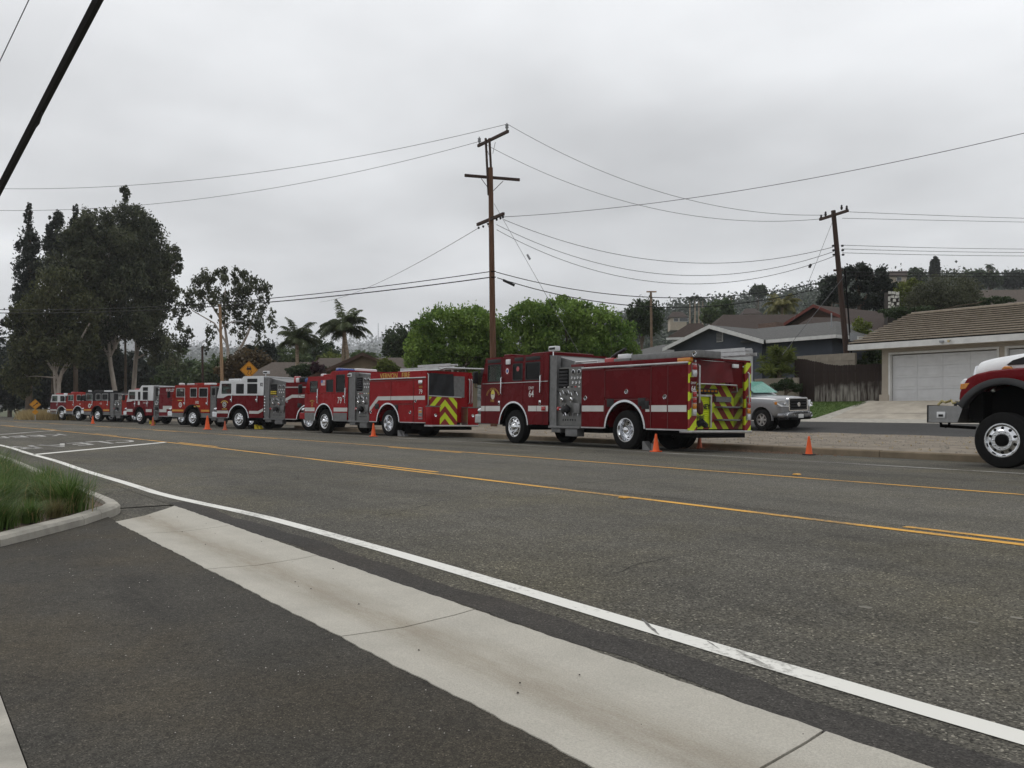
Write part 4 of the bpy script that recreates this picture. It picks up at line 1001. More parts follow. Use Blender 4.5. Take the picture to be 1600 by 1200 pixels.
# ---- 82
e82 = engine(dict(near=(-46.7, 15.23), hd=204, seed=8, lo=RED82, up=WHITEP, sf=1.74, sr=-1.88, belt=1.82, dip=.14, roof=2.60, raise_at=(-.24, 2.84), bump=2.2, rear=1,
    label='white-topped red fire engine with black 82 on its cab, below the slippery road sign',
    breaks=[1.74, 1.50, .46, -.50, -1.50, -1.88], doors=(1, 3), wins=[(1.36, .60, 1.92, 2.48, 1), (.22, -.38, 1.92, 2.46, 0), (-.64, -1.40, 1.92, 2.46, 0), (-.64, -1.40, 2.53, 2.73, 0)],
    xr=-5.1, px1=-3.46, pz=2.46, bx1=-7.4, bz=2.22, gap=.40, hz=1.5, yhose=1, fender=CHROME, rails=[(.5, 1.45, 1.84), (-1.46, 1.45, 1.84)], 
    stripes=[stripe_h(1.72, .80, .84, .99), stripe_h(-.80, -1.5, .84, .99), [(-1.5, .84), (-1.5, .99), (-1.86, 1.14), (-1.86, .99)], [(-3.48, 1.50), (-3.48, 1.66), (-3.95, 1.86), (-7.3, 1.86), (-7.3, 1.70), (-3.95, 1.70)]],
    bdoors=[(-3.46, -4.38, .57, 2.22), (-4.38, -6.1, 1.36, 2.22), (-4.38, -6.1, .57, 1.36), (-6.1, -7.4, .57, 2.22)], latches=[(-3.6, 1.5), (-5.2, 1.6)], vents=[(-4.5, 1.3)], coping=.28,
    roofgear=[('light_bar', 1.1, .2, -.9, .95, .13, LAMPW, .03)]))
side_text('82', .26, -1.72, 2.40, BLACKT, e82, bold=.005, sx=.8)
ring_seal(e82, 1.12, 1.32, .15, .16, [(1, WHITET), (.8, BLKPL), (.55, WHITET), (.35, BLKPL)])
flat('gold_arc', [(1.12 + .36 * math.cos(t), 1.26 + .30 * math.sin(t)) for t in np.linspace(R(35), R(145), 13)] + [(1.12 + .30 * math.cos(t), 1.26 + .24 * math.sin(t)) for t in np.linspace(R(145), R(35), 13)], GOLD, e82, 1, W2 + .002)
box('gold_bar', GOLD, e82, 1.32, .92, W2 + .001, W2 + .004, 1.06, 1.10)
mast(e82, -2.0, 1.2, 2.98)
for k in range(6): MB().lathe([(.001, .06), (.05, .05), (.06, 0)], (0, 0, 0), n=10).build('hose_port', CHROME, e82, True, loc=(-1.98, W2 - .03, .95 + k * .16))
box('deck_gun', LAMPR, e82, -3.6, -3.95, .5, .75, 2.45, 2.85, .05); box('deck_bag', BLKPL, e82, -4.1, -4.5, .3, .9, 2.5, 2.8, .08); box('deck_bag', mat('blue bag cloth', (.06, .12, .28), .8, var=.3), e82, -4.5, -5.1, .3, .9, 2.5, 2.72, .08); box('siren_dome', WHITEP, e82, -3.95, -4.15, .7, .95, 2.5, 2.75, .04)

# ---- 102
e102 = engine(dict(near=(-54.3, 14.85), hd=204, seed=12, lo=RED102, up=RED102, sf=1.90, sr=-1.56, belt=1.74, roof=2.52, bump=2.4, rear=1, gasket=ALU, zb=.84,
    label='orange-red fire engine numbered 102 with a gold stripe, behind the white-topped 82',
    breaks=[1.90, 1.6, .60, -.48, -1.44, -1.56], doors=(1, 3), wins=[(1.51, .69, 1.80, 2.38, 1), (.22, -.40, 1.79, 2.38, 0), (-.58, -1.38, 1.79, 2.38, 0)],
    xr=-5.0, px1=-3.0, pz=2.4, bx1=-7.2, bz=2.3, gap=.5, hz=1.34, fender=BLKPL, rails=[(.62, 1.3, 1.9), (-1.42, 1.3, 1.9)], stripem=ORSTR,
    stripes=[stripe_h(1.86, .80, .92, 1.04), stripe_h(-.80, -1.54, .92, 1.04)], bdoors=[(-3.0, -4.2, .57, 2.3), (-4.2, -5.9, 1.36, 2.3), (-5.9, -7.2, .57, 2.3)], latches=[(-3.2, 1.4)],
    roofgear=[('siren_dome', 1.5, 1.2, .75, 1.05, .15, WHITEP, .06), ('light_bar', .9, -.1, -.9, .9, .12, ALU, .03), ('roof_locker', .2, -1.4, -.3, .9, .14, RED102, .02), ('awning_roll', -.9, -1.9, .95, 1.1, .12, WHITEP, .04)]))
side_text('102', .22, -.42, 1.48, WHITET, e102, bold=.006); box('gold_plate', GOLD, e102, -.15, -.7, W2 + .001, W2 + .004, 1.20, 1.30)
ring_seal(e102, 1.1, 1.33, .15, .16, [(1, WHITET), (.6, LAMPR), (.3, WHITET)]); box('gold_bar', GOLD, e102, 1.35, .95, W2 + .001, W2 + .004, 1.58, 1.63); side_text('FIRE', .16, 1.0, 2.22, WHITET, e102, y=W2 - .01)
box('step_apron', DPLATE, e102, 1.86, .72, W2 - .12, W2 - .004, .56, .83); box('step_apron', DPLATE, e102, -.72, -1.55, W2 - .12, W2 - .004, .56, .83)

# ---- white-topped engine with FULLERTON lettering
eF = engine(dict(near=(-65.4, 14.2), hd=202, seed=15, lo=REDF, up=WHITEP, sf=1.50, sr=-1.60, belt=1.66, dip=.08, roof=2.42, raise_at=(-.12, 2.72), bump=2.0, rear=1, wr=.53, AR=.72,
    label='white-topped maroon fire engine with FULLERTON lettering and a jogged white stripe',
    breaks=[1.50, 1.30, .40, -.30, -1.05, -1.60], doors=(1, 3), wins=[(1.20, .50, 1.76, 2.30, 1), (.16, -.12, 1.72, 2.30, 0), (-.40, -.98, 1.72, 2.30, 0), (-.40, -.98, 2.36, 2.62, 0)],
    xr=-4.7, px1=-2.25, pz=2.60, bx1=-7.0, bz=2.60, gap=.2, hz=1.34, fender=REDF, rails=[(.42, 1.2, 1.7), (-1.0, 1.2, 1.7)],
    stripes=[stripe_h(1.48, .78, .86, 1.06), stripe_h(-.78, -1.45, .86, 1.06), [(-2.3, .86), (-2.3, 1.06), (-2.7, 1.06), (-2.7, 1.30), (-3.8, 1.30), (-3.8, 1.08), (-3.1, 1.08), (-3.1, .86)]],
    bdoors=[(-2.25, -3.85, .57, 2.15), (-3.85, -5.5, 1.35, 2.15), (-5.5, -7.0, .57, 2.15)], latches=[],
    roofgear=[('light_bar', 1.0, .5, -.9, .9, .10, LAMPR, .03)]))
side_text('FULLERTON', .28, -3.75, 2.38, WHITET, eF, y=W2 - .034, bold=.003); side_text('FIRE DEPT', .14, -.75, 1.50, WHITET, eF); box('crest', WHITET, eF, .16, -.06, W2 + .001, W2 + .004, 1.36, 1.62)

# ---- black-topped engine
eB = engine(dict(near=(-79.9, 14.0), hd=205, seed=19, lo=RED102, up=BLACKP, sf=1.85, sr=-1.62, belt=1.74, roof=2.48, bump=2.35, rear=1, gasket=ALU, zb=.84,
    label='red fire engine with a black cab top and round white emblem',
    breaks=[1.85, 1.6, .60, -.48, -1.48, -1.62], doors=(1, 3), wins=[(1.54, .69, 1.80, 2.36, 1), (.22, -.40, 1.80, 2.36, 0), (-.58, -1.40, 1.80, 2.36, 0)],
    xr=-4.8, px1=-3.2, pz=2.4, bx1=-7.2, bz=2.25, gap=.5, hz=1.34, fender=BLKPL, rails=[(.62, 1.3, 1.8), (-1.45, 1.3, 1.8)], stripem=ORSTR,
    stripes=[stripe_h(1.82, .80, .90, 1.03), stripe_h(-.80, -1.6, .90, 1.03)], bdoors=[(-3.2, -4.2, .57, 2.25), (-4.2, -5.7, 1.36, 2.25), (-5.7, -7.2, .57, 2.25)], latches=[],
    roofgear=[('siren_dome', 1.6, 1.35, .75, 1.0, .16, WHITEP, .06), ('light_bar', .9, .2, -.9, .9, .16, BLKPL, .03), ('roof_locker', .2, -.5, -.3, .9, .16, BLKPL, .02), ('awning_roll', -.7, -1.75, .95, 1.1, .13, WHITEP, .04)]))
ring_seal(eB, 1.05, 1.33, .18, .19, [(1, WHITET), (.45, BLKPL)]); side_text('103', .2, -.45, 1.52, WHITET, eB)
box('step_apron', DPLATE, eB, 1.82, .72, W2 - .12, W2 - .004, .56, .83); box('step_apron', DPLATE, eB, -.72, -1.6, W2 - .12, W2 - .004, .56, .83)

# ---- the two farthest
eR = engine(dict(near=(-86.8, 13.6), hd=204, seed=22, lo=RED102, up=RED102, sf=1.85, sr=-1.62, belt=1.74, roof=2.46, bump=2.3, rear=1, gasket=ALU, zb=.84,
    label='all-red fire engine partly hidden by the black-topped one, second from the left end',
    breaks=[1.85, 1.6, .60, -.48, -1.48, -1.62], doors=(1, 3), wins=[(1.54, .69, 1.80, 2.34, 1), (.22, -.40, 1.80, 2.34, 0), (-.58, -1.40, 1.80, 2.34, 0)],
    xr=-4.8, px1=-3.2, pz=2.4, bx1=-7.2, bz=2.25, gap=.5, hz=1.34, fender=CHROME, rails=[(.62, 1.3, 1.8)], stripem=ORSTR, stripes=[stripe_h(1.82, .80, .90, 1.03), stripe_h(-.80, -1.6, .90, 1.03)],
    bdoors=[(-3.2, -5.0, .57, 2.25), (-5.0, -7.2, .57, 2.25)], latches=[], roofgear=[('light_bar', 1.4, .8, -1, 1, .14, LAMPR, .03), ('roof_vent', .4, -.4, -.5, .9, .1, RED102, .03)]))
side_text('20', .2, -.3, 1.5, WHITET, eR); box('step_apron', DPLATE, eR, 1.82, .72, W2 - .12, W2 - .004, .56, .83)
eW = engine(dict(near=(-93.5, 13.2), hd=204, seed=25, lo=REDF, up=WHITEP, sf=1.85, sr=-1.62, belt=1.70, roof=2.42, bump=2.5, rear=1, zb=.80,
    label='white-topped fire engine at the far left end of the row',
    breaks=[1.85, 1.6, .60, -.48, -1.48, -1.62], doors=(1, 3), wins=[(1.54, .69, 1.78, 2.32, 1), (.22, -.40, 1.78, 2.32, 0), (-.58, -1.40, 1.78, 2.32, 0)],
    xr=-4.8, px1=-3.2, pz=2.4, bx1=-7.2, bz=2.25, gap=.5, hz=1.34, fender=WHITEP, rails=[(.62, 1.3, 1.8)], stripes=[stripe_h(1.82, .80, .86, 1.0), stripe_h(-.80, -1.6, .86, 1.0)],
    bdoors=[(-3.2, -5.0, .57, 2.25), (-5.0, -7.2, .57, 2.25)], latches=[], roofgear=[('light_bar', 1.3, .9, -1, 1, .14, LAMPR, .03), ('siren_dome', .2, -.1, .6, .9, .14, WHITEP, .05)]))
box('step_apron', DPLATE, eW, 1.82, .72, W2 - .12, W2 - .004, .52, .79)

# wheel chocks behind the rear wheels
def chock(p, rz, m, label, n='wheel_chock', s=1.0):
    o = MB().prism([(0, 0), (.30 * s, 0), (.06 * s, .24 * s), (0, .24 * s)], -.1, .1).prism([(.34 * s, 0), (.50 * s, 0), (.36 * s, .2 * s), (.33 * s, .2 * s)], -.1, .1).build(n, m, None, bevel=.008)
    o.location = p; o.rotation_euler = (0, 0, rz); tag(o, label, 'wheel chock', 'wheel chocks'); return o
def local_w(e, s, y, z=0.0):
    bpy.context.view_layer.update(); return e.matrix_world @ Vector((s, y, z))
for e, s, m_, lb in ((e64, -5.85, DPLATE, 'metal wheel chock at the rear wheel of the nearest fire engine'), (e79, -5.62, DPLATE, 'metal wheel chock behind the rear wheel of engine 79')):
    p = local_w(e, s, W2 - .14); p.z = road_z(p.y) + .002
    chock(p, (e.rotation_quaternion.to_euler().z + PI), m_, lb)
YCH = mat('yellow chock plastic', (.55, .42, .03), .5, var=.15)
for e, s, lb in ((e82, -1.0, 'yellow wheel chock under the front of engine 82'), (eF, -.9, 'yellow wheel chock behind the front wheel of the FULLERTON engine')):
    p = local_w(e, s, W2 - .3); p.z = road_z(p.y) + .002
    chock(p, e.rotation_quaternion.to_euler().z + PI, YCH, lb)
# ---------------------------------------------------------------- loft + boolean helpers for rounded bodies
def loft(name, secs, m, parent, sub=2, caps=True, mirror=True, cut=None, crease=None):
    "secs: list of (x, [(y,z)...]) half sections from bottom centre to top centre"
    vs = []; fs = []
    full = []
    for x, pts in secs:
        ring = [(x, y, z) for y, z in pts] + [(x, -y, z) for y, z in reversed(pts) if y > 1e-6]
        full.append(ring)
    k = len(full[0])
    for r in full: vs += r
    for i in range(len(full) - 1):
        for j in range(k): fs.append((i * k + j, i * k + (j + 1) % k, (i + 1) * k + (j + 1) % k, (i + 1) * k + j))
    if caps: fs += [tuple(range(k - 1, -1, -1)), tuple((len(full) - 1) * k + j for j in range(k))]
    me = MB().add(vs, fs).mesh(name)
    o = bpy.data.objects.new(name, me); COL.objects.link(o)
    if sub:
        md = o.modifiers.new('s', 'SUBSURF'); md.levels = sub; md.render_levels = sub
    tmp = []
    for c in (cut or []):
        co = bpy.data.objects.new('cut', c.mesh('cut')); COL.objects.link(co); tmp.append(co)
        md = o.modifiers.new('b', 'BOOLEAN'); md.operation = 'DIFFERENCE'; md.object = co; md.solver = 'EXACT'
    dg = bpy.context.evaluated_depsgraph_get()
    me2 = bpy.data.meshes.new_from_object(o.evaluated_get(dg)); me2.name = name
    for t in tmp + [o]: bpy.data.objects.remove(t)
    me2.polygons.foreach_set('use_smooth', [True] * len(me2.polygons))
    try: me2.set_sharp_from_angle(angle=R(35))
    except Exception: pass
    me2.materials.clear()
    return mesh_obj(name, me2, m, parent)

# ---------------------------------------------------------------- silver pickup on the side street
SILVER = mat('silver paint', (.27, .275, .285), .3, .45, var=.06, vscale=1, coat=.6)
pk = empty('pickup_truck', (-22.75, 29.15 + 1.0, .17), 0); pk.scale = (1.05, 1.04, 1.07)
tag(pk, 'silver pickup truck with a bright windshield sunshade parked behind the fire engines', 'pickup truck')
pk.rotation_euler = (R(1.2), 0, 0)
def psec(x, w, zb, zs, zt, wt=None, crown=.04):
    wt = w * .86 if wt is None else wt
    return (x, [(0, zb), (w * .8, zb), (w * .97, zb + .06), (w, zb + .2), (w * 1.0, (zb + zs) / 2 + .1), (w * .985, zs - .06), (w * .95, zs), (wt, zt - crown), (wt * .5, zt), (0, zt + .01)])
secs = [psec(.97, .70, .60, .98, 1.10, .6), psec(.94, .84, .55, 1.04, 1.18, .70), psec(.84, .95, .50, 1.13, 1.26, .80), psec(.62, 1.0, .46, 1.19, 1.30, .84), psec(.2, 1.015, .44, 1.23, 1.33, .86), psec(-.35, 1.01, .44, 1.25, 1.35, .86),
        psec(-.80, 1.0, .42, 1.27, 1.34, .84), psec(-1.2, 1.0, .42, 1.29, 1.34, .9), psec(-2.0, 1.0, .42, 1.30, 1.34, .9), psec(-3.0, 1.0, .44, 1.30, 1.34, .9), psec(-3.7, 1.01, .46, 1.31, 1.34, .92), psec(-4.6, 1.0, .5, 1.31, 1.34, .92), psec(-4.8, .98, .55, 1.30, 1.33, .9)]
cuts = [MB().lathe([(.001, -1.3), (.485, -1.3), (.485, 1.3), (.001, 1.3)], (s, 0, .42), n=32) for s in (0.0, -3.7)]
loft('body', secs, SILVER, pk, 1, cut=cuts)
# cabin: pillars and roof as a shell, glass let in
def gsec(x, w0, z0, w1, z1): return (x, [(0, z0), (w0, z0), (w0 * .99, z0 + .05), ((w0 + w1) / 2, (z0 + z1) / 2), (w1, z1 - .06), (w1 * .9, z1), (0, z1 + .03)])
loft('cabin', [gsec(-.52, .86, 1.24, .84, 1.34), gsec(-.62, .90, 1.25, .86, 1.40), gsec(-1.35, .95, 1.26, .74, 1.87), gsec(-1.6, .95, 1.26, .72, 1.92), gsec(-2.7, .95, 1.26, .72, 1.92), gsec(-2.95, .94, 1.26, .72, 1.86), gsec(-3.05, .93, 1.26, .74, 1.60)], SILVER, pk, 1)
ws = MB().add([(-.585, -.80, 1.385), (-.585, .80, 1.385), (-1.30, .66, 1.865), (-1.30, -.66, 1.865)], [(0, 1, 2, 3)]).build('windshield', GLASS, pk)
ws.location = (.075, 0, .075)
SHADE = mat('foil sunshade', (.36, .74, .67), .35, .0, var=.15, vscale=5)
MB().add([(-.60, -.76, 1.40), (-.60, .76, 1.40), (-1.27, .64, 1.85), (-1.27, -.64, 1.85), (-.93, -.7, 1.63), (-.93, 0, 1.61), (-.93, .7, 1.63), (-.60, 0, 1.40), (-1.27, 0, 1.85)],
         [(0, 7, 5, 4), (7, 1, 6, 5), (5, 6, 2, 8), (4, 5, 8, 3)]).build('sunshade', SHADE, pk, loc=(.055, 0, .055))
for y in (-1, 1):
    for pts in ([(-.98, 1.32), (-1.9, 1.33), (-1.9, 1.80), (-1.42, 1.80)], [(-2.0, 1.33), (-2.8, 1.34), (-2.75, 1.78), (-2.0, 1.80)]):
        vs = [(s, y * (.965 - (z - 1.3) * .36), z) for s, z in pts]
        MB().add(vs + [(a, b * 1.012, c) for a, b, c in vs], [(0, 1, 2, 3), (7, 6, 5, 4), (0, 4, 5, 1), (1, 5, 6, 2), (2, 6, 7, 3), (3, 7, 4, 0)]).build('side_window', BLACKP, pk)
    box('door_seam', DARK, pk, -1.0, -1.008, y * 1.0, y * 1.012, .55, 1.26); box('door_handle', SILVER, pk, -1.75, -1.9, y * 1.0, y * 1.035, 1.10, 1.14, .008)
    mr = MB().box(-1.12, -.98, min(y * 1.02, y * 1.24), max(y * 1.02, y * 1.24), 1.32, 1.54).build('mirror', BLKPL, pk, bevel=.03)
    # headlight, fog light, arch lips
    hl = MB().add([(.90, y * .64, .88), (.70, y * .95, .90), (.48, y * .96, 1.10), (.80, y * .70, 1.13), (1.06, y * .66, .89), (.94, y * 1.02, .91), (.60, y * 1.07, 1.11), (.98, y * .82, 1.15)],
                  [(4, 5, 6, 7), (0, 1, 5, 4), (1, 2, 6, 5), (2, 3, 7, 6), (3, 0, 4, 7)]).build('headlight', LAMPW, pk, bevel=.006)
    MB().lathe([(.001, .03), (.05, .02), (.06, 0)], (0, 0, 0), 'x', 12).build('reflector', CHROME, hl, True, loc=(1.005, y * .85, 1.0))
    box('turn_signal', LAMPA, hl, .68, .78, y * 1.04, y * 1.085, .98, 1.09, .008)
    MB().lathe([(.001, .0), (.06, .0), (.075, .03), (.09, .02), (.095, -.02)], (0, 0, 0), 'x', 16).build('fog_light', CHROME, pk, True, loc=(1.04, y * .72, .57))
    for s in (0, -3.7):
        ar = [(s + r_ * math.cos(t), .42 + r_ * math.sin(t)) for r_, tt in ((.485, np.linspace(R(-5), R(185), 19)), (.525, np.linspace(R(185), R(-5), 19))) for t in tt]
        MB().prism(ar, y * .93, y * 1.02).build('arch_lip', SILVER, pk)
        MB().prism([(s + .48 * math.cos(t), .42 + .48 * math.sin(t)) for t in np.linspace(0, 2 * PI, 20, False)], y * .55, y * .58).build('wheel_well', DARK, pk)
gr = MB().prism(rounded(-.62, .62, .72, 1.25, .09), .86, .995, 'x').build('grille', CHROME, pk, bevel=.01)
box('grille_opening', DARK, gr, .99, 1.002, -.53, .53, .77, 1.19)
for k in range(4): box('grille_bar', BLKPL, gr, .995, 1.018, -.53, .53, .785 + k * .105, .835 + k * .105, .006)
MB().lathe([(.001, .012), (.085, .012), (.09, 0)], (0, 0, 0), 'x', 18).build('badge', CHROME, gr, True, loc=(1.012, 0, .98))
bp = loft('bumper', [(1.09, [(0, .48), (.5, .48), (.58, .56), (.5, .70), (0, .70)]), (1.06, [(0, .44), (.82, .46), (.90, .56), (.84, .72), (0, .72)]), (.90, [(0, .40), (1.0, .43), (1.05, .56), (1.0, .74), (0, .74)]), (.60, [(0, .40), (1.02, .44), (1.05, .56), (1.02, .74), (0, .76)])], mat('bumper silver', (.25, .255, .265), .25, .7, var=.05), pk, 1)
box('lower_intake', DARK, pk, 1.0, 1.085, -.62, .62, .40, .49, .01); box('bumper_slot', DARK, bp, 1.06, 1.10, -.46, .46, .64, .67)
box('license_plate', WHITET, pk, 1.10, 1.115, -.16, .16, .46, .61, .004); box('skid_plate', BLKPL, pk, .62, 1.0, -.85, .85, .40, .52, .03)
box('underbody', DARK, pk, -4.5, .6, -.75, .75, .38, .62)
def car_wheel(parent, s, y, side, r=.405):
    e = empty('wheel', (s, y, r), 0 if side > 0 else PI, parent)
    w = .27
    if 'car' not in _wheel:
        ty = MB().lathe([(r * .58, -w / 2), (r * .85, -w / 2 - .005), (r * .97, -w / 2 + .02), (r, -w / 2 + .06), (r, w / 2 - .06), (r * .97, w / 2 - .02), (r * .85, w / 2 + .005), (r * .58, w / 2)], n=32).mesh('tyre', True); ty.materials.append(TREAD)
        rm = MB().lathe([(r * .58, -.1), (r * .60, w / 2), (r * .55, w / 2), (r * .53, .0), (.001, .0)], n=32).mesh('rim', True); rm.materials.append(mat('shadowed rim', (.10, .10, .10), .5, .8))
        sp = MB()
        for k in range(6):
            t = 2 * PI * k / 6; d = Vector((math.cos(t), 0, math.sin(t))); n_ = Vector((-math.sin(t), 0, math.cos(t)))
            a = d * .05; b = d * r * .56
            sp.obox(a - n_ * .035 + Vector((0, w / 2 - .06, 0)), n_ * .07, b - a, (0, .03, 0))
        sp.lathe([(.001, .05), (.06, .045), (.075, 0)], (0, w / 2 - .06, 0), n=14).lathe([(r * .52, -.02), (r * .60, .0), (r * .60, .03), (r * .53, .03)], (0, w / 2 - .03, 0), n=32)
        sm = sp.mesh('spokes', False); sm.materials.append(ALU); _wheel['car'] = (ty, rm, sm)
    for nm, me in zip(('tyre', 'rim', 'spokes'), _wheel['car']): mesh_obj(nm, me, None, e)
for s in (0, -3.7): car_wheel(pk, s, .87, 1); car_wheel(pk, s, -.87, -1)

# ---------------------------------------------------------------- brush truck at the right edge
DIAMOND = bpy.data.materials.new('diamond plate'); DIAMOND.use_nodes = True
t = DIAMOND.node_tree; b_ = t.nodes['Principled BSDF']; b_.inputs['Metallic'].default_value = .9; b_.inputs['Roughness'].default_value = .35
tcn = t.nodes.new('ShaderNodeTexCoord'); mp = t.nodes.new('ShaderNodeMapping'); mp.inputs['Rotation'].default_value = (0, R(45), 0); mp.inputs['Scale'].default_value = (62, 62, 62)
t.links.new(tcn.outputs['Object'], mp.inputs[0]); ck = t.nodes.new('ShaderNodeTexChecker'); ck.inputs['Scale'].default_value = 1; ck.inputs['Color1'].default_value = (.14, .14, .14, 1); ck.inputs['Color2'].default_value = (.42, .42, .42, 1)
t.links.new(mp.outputs[0], ck.inputs[0]); t.links.new(ck.outputs[0], b_.inputs['Base Color'])
bt = empty('brush_truck', (-7.72, 16.9 + 1.17, road_z(18) + .01), PI)
bt.rotation_mode = 'QUATERNION'; bt.rotation_quaternion = Vector((0, 0, 1)).rotation_difference(Vector((0, .0143, 1)).normalized()) @ Matrix.Rotation(PI, 3, 'Z').to_quaternion()
tag(bt, 'red and white high-riding truck with a diamond plate bumper box, cut by the right edge', 'truck')
def hsec(x, w, zl, zt): return (x, [(0, zl - .1), (w, zl - .1), (w + .015, zl), (w - .01, zl + (zt - zl) * .5), (w - .10, zt - .03), (w - .22, zt + .01), (0, zt + .05)])
loft('hood', [hsec(.735, .66, 1.80, 2.00), hsec(.70, .70, 1.80, 2.06), hsec(.5, .76, 1.82, 2.10), hsec(.25, .80, 1.87, 2.13), hsec(-.1, .83, 1.90, 2.17), hsec(-.4, .85, 1.92, 2.20), hsec(-1.0, .88, 1.95, 2.24)], WHITEP, bt, 1)
fo = [(.84, 1.30), (.83, 1.42), (.79, 1.55), (.70, 1.70), (.52, 1.79), (.25, 1.845), (-.11, 1.87), (-.5, 1.88), (-1.0, 1.86)]
ai = [(.80, 1.20)] + [(.83 * math.cos(t), .75 + .86 * math.sin(t)) for t in np.linspace(R(33), R(172), 19)] + [(-1.0, .9)]
for side in (1, -1):
    MB().prism(fo + ai[::-1], side * .60, side * 1.10).build('fender', RED82, bt, bevel=.05, smooth=True, seg=3)
    fl_ = [(.945 * math.cos(t), .75 + .945 * math.sin(t)) for t in np.linspace(R(28), R(150), 19)] + [(.82 * math.cos(t), .75 + .82 * math.sin(t)) for t in np.linspace(R(150), R(26), 19)]
    MB().prism(fl_, side * .95, side * 1.17).build('fender_flare', mat('grey flare plastic', (.045, .046, .048), .55, var=.15), bt, bevel=.02, smooth=True)
    h = MB().prism([(.80, 1.50), (.82, 1.62), (.74, 1.70), (.50, 1.69), (.56, 1.64), (.68, 1.52)], side * .62, side * 1.09).build('headlight', LAMPW, bt, bevel=.015, smooth=True)
    MB().prism([(.815, 1.49), (.80, 1.60), (.62, 1.62), (.70, 1.50)], side * 1.04, side * 1.105).build('turn_signal', LAMPA, h, bevel=.01)
    MB().prism([(.10, 0), (-.10, 0), (-.06, .055), (.05, .06)], side * .88, side * .98).build('marker_lamp', LAMPA, bt, bevel=.015, loc=(0, 0, 1.865))
    vp = [(.06, 1.955), (-.06, 2.04), (-.28, 2.10), (-.60, 2.13), (-.85, 2.12), (-.80, 1.99), (-.4, 1.95)]
    MB().prism(vp, side * .80, side * .865).build('hood_vent', BLKPL, bt, bevel=.01)
    MB().prism([(.80, .9), (-1.0, .9), (-1.0, 1.7), (-.6, 1.72), (0, 1.62), (.5, 1.4)], side * .50, side * .58).build('inner_wing', DARK, bt)
    wheel(bt, 0, side * 1.15, .53, 'brush', side)
    wheel(bt, -4.6, side * 1.15, .53, 'dual', side)
MB().prism([(.70, 1.35), (.80, 1.42), (.80, 1.80), (.755, 1.97), (.70, 1.98)], -.62, .62).build('grille', CHROME, bt, bevel=.02, smooth=True)
box('grille_mesh', DARK, bt, .795, .81, -.55, .55, 1.46, 1.76); box('grille_guard', BLKPL, bt, .72, .86, -.72, .72, 1.26, 1.46, .03)
bb = MB().prism([(1.42, .84), (1.42, 1.17), (.72, 1.17), (.84, .84)], -1.14, 1.14).build('bumper_box', DIAMOND, bt)
box('bumper_edge', BLKPL, bb, 1.42, 1.445, -1.15, 1.15, .83, 1.185)
lp = box('scene_light', WHITEP, bb, 1.24, 1.07, 1.141, 1.165, .93, 1.05, .008); box('lens', BLKPL, lp, 1.20, 1.11, 1.166, 1.172, .955, 1.00)
MB().tube([(1.30, .9, .84), (1.27, .9, .78), (1.18, .92, .75), (1.10, .94, .78), (1.1, .94, .84)], .025, 8).build('tow_hook', DARK, bt, True); MB().tube([(1.3, .9, .77), (.6, .9, .74)], .03, 8).build('bumper_brace', DARK, bt)
MB().tube([(1.30, 1.0, 1.19), (1.24, .95, 1.27), (1.15, 1.0, 1.24), (1.08, .9, 1.28), (1.0, 1.0, 1.22), (.9, .95, 1.25)], [.025, .03, .025, .03, .02, .02], 6).build('tow_strap', mat('tan webbing', (.35, .30, .14), .8, var=.3, vscale=20), bt, True)
MB().tube([(1.05, .8, 1.19), (.95, .95, 1.24), (.85, 1.0, 1.2)], .035, 6).build('shackle', BLKPL, bt, True)
MB().box(-6.0, .75, -.45, -.35, .72, .95).box(-6.0, .75, .35, .45, .72, .95).box(-.07, .07, -1.0, 1.0, .44, .58).box(-4.7, -4.5, -.9, .9, .42, .6).build('chassis', DARK, bt)
MB().tube([(.3, .5, .95), (.2, .75, .75), (.05, .8, .6)], .04, 8).build('steering_arm', DARK, bt, True)
loft('cab', [(-1.0, [(0, .75), (1.0, .75), (1.06, 1.0), (1.06, 1.85), (.95, 1.95), (0, 2.2)]), (-1.15, [(0, .7), (1.02, .7), (1.08, 1.0), (1.08, 1.95), (.98, 2.1), (0, 2.3)]), (-1.75, [(0, .7), (1.02, .7), (1.08, 1.0), (1.08, 1.95), (.88, 2.75), (0, 2.85)]), (-2.9, [(0, .7), (1.02, .7), (1.08, 1.0), (1.08, 1.95), (.88, 2.75), (0, 2.85)]), (-3.1, [(0, .7), (1.0, .7), (1.05, 1.0), (1.05, 1.95), (.88, 2.6), (0, 2.7)])], RED82, bt, 0)
MB().add([(-1.10, -.85, 2.18), (-1.10, .85, 2.18), (-1.72, .75, 2.74), (-1.72, -.75, 2.74)], [(0, 1, 2, 3)]).build('windshield', BLACKP, bt, loc=(.03, 0, .03))
for side in (1, -1): MB().add([(-1.5, side * 1.085, 1.98), (-2.8, side * 1.085, 1.98), (-2.8, side * .93, 2.62), (-1.85, side * .93, 2.62)], [(0, 1, 2, 3)]).build('side_window', BLACKP, bt)
box('dark_gap_filler', DARK, bt, .45, .72, -.92, .92, .86, 1.45); box('utility_body', RED82, bt, -6.3, -3.2, -1.15, 1.15, 1.1, 2.1, .02)  # dark box added so the gap behind the bumper reads as shaded

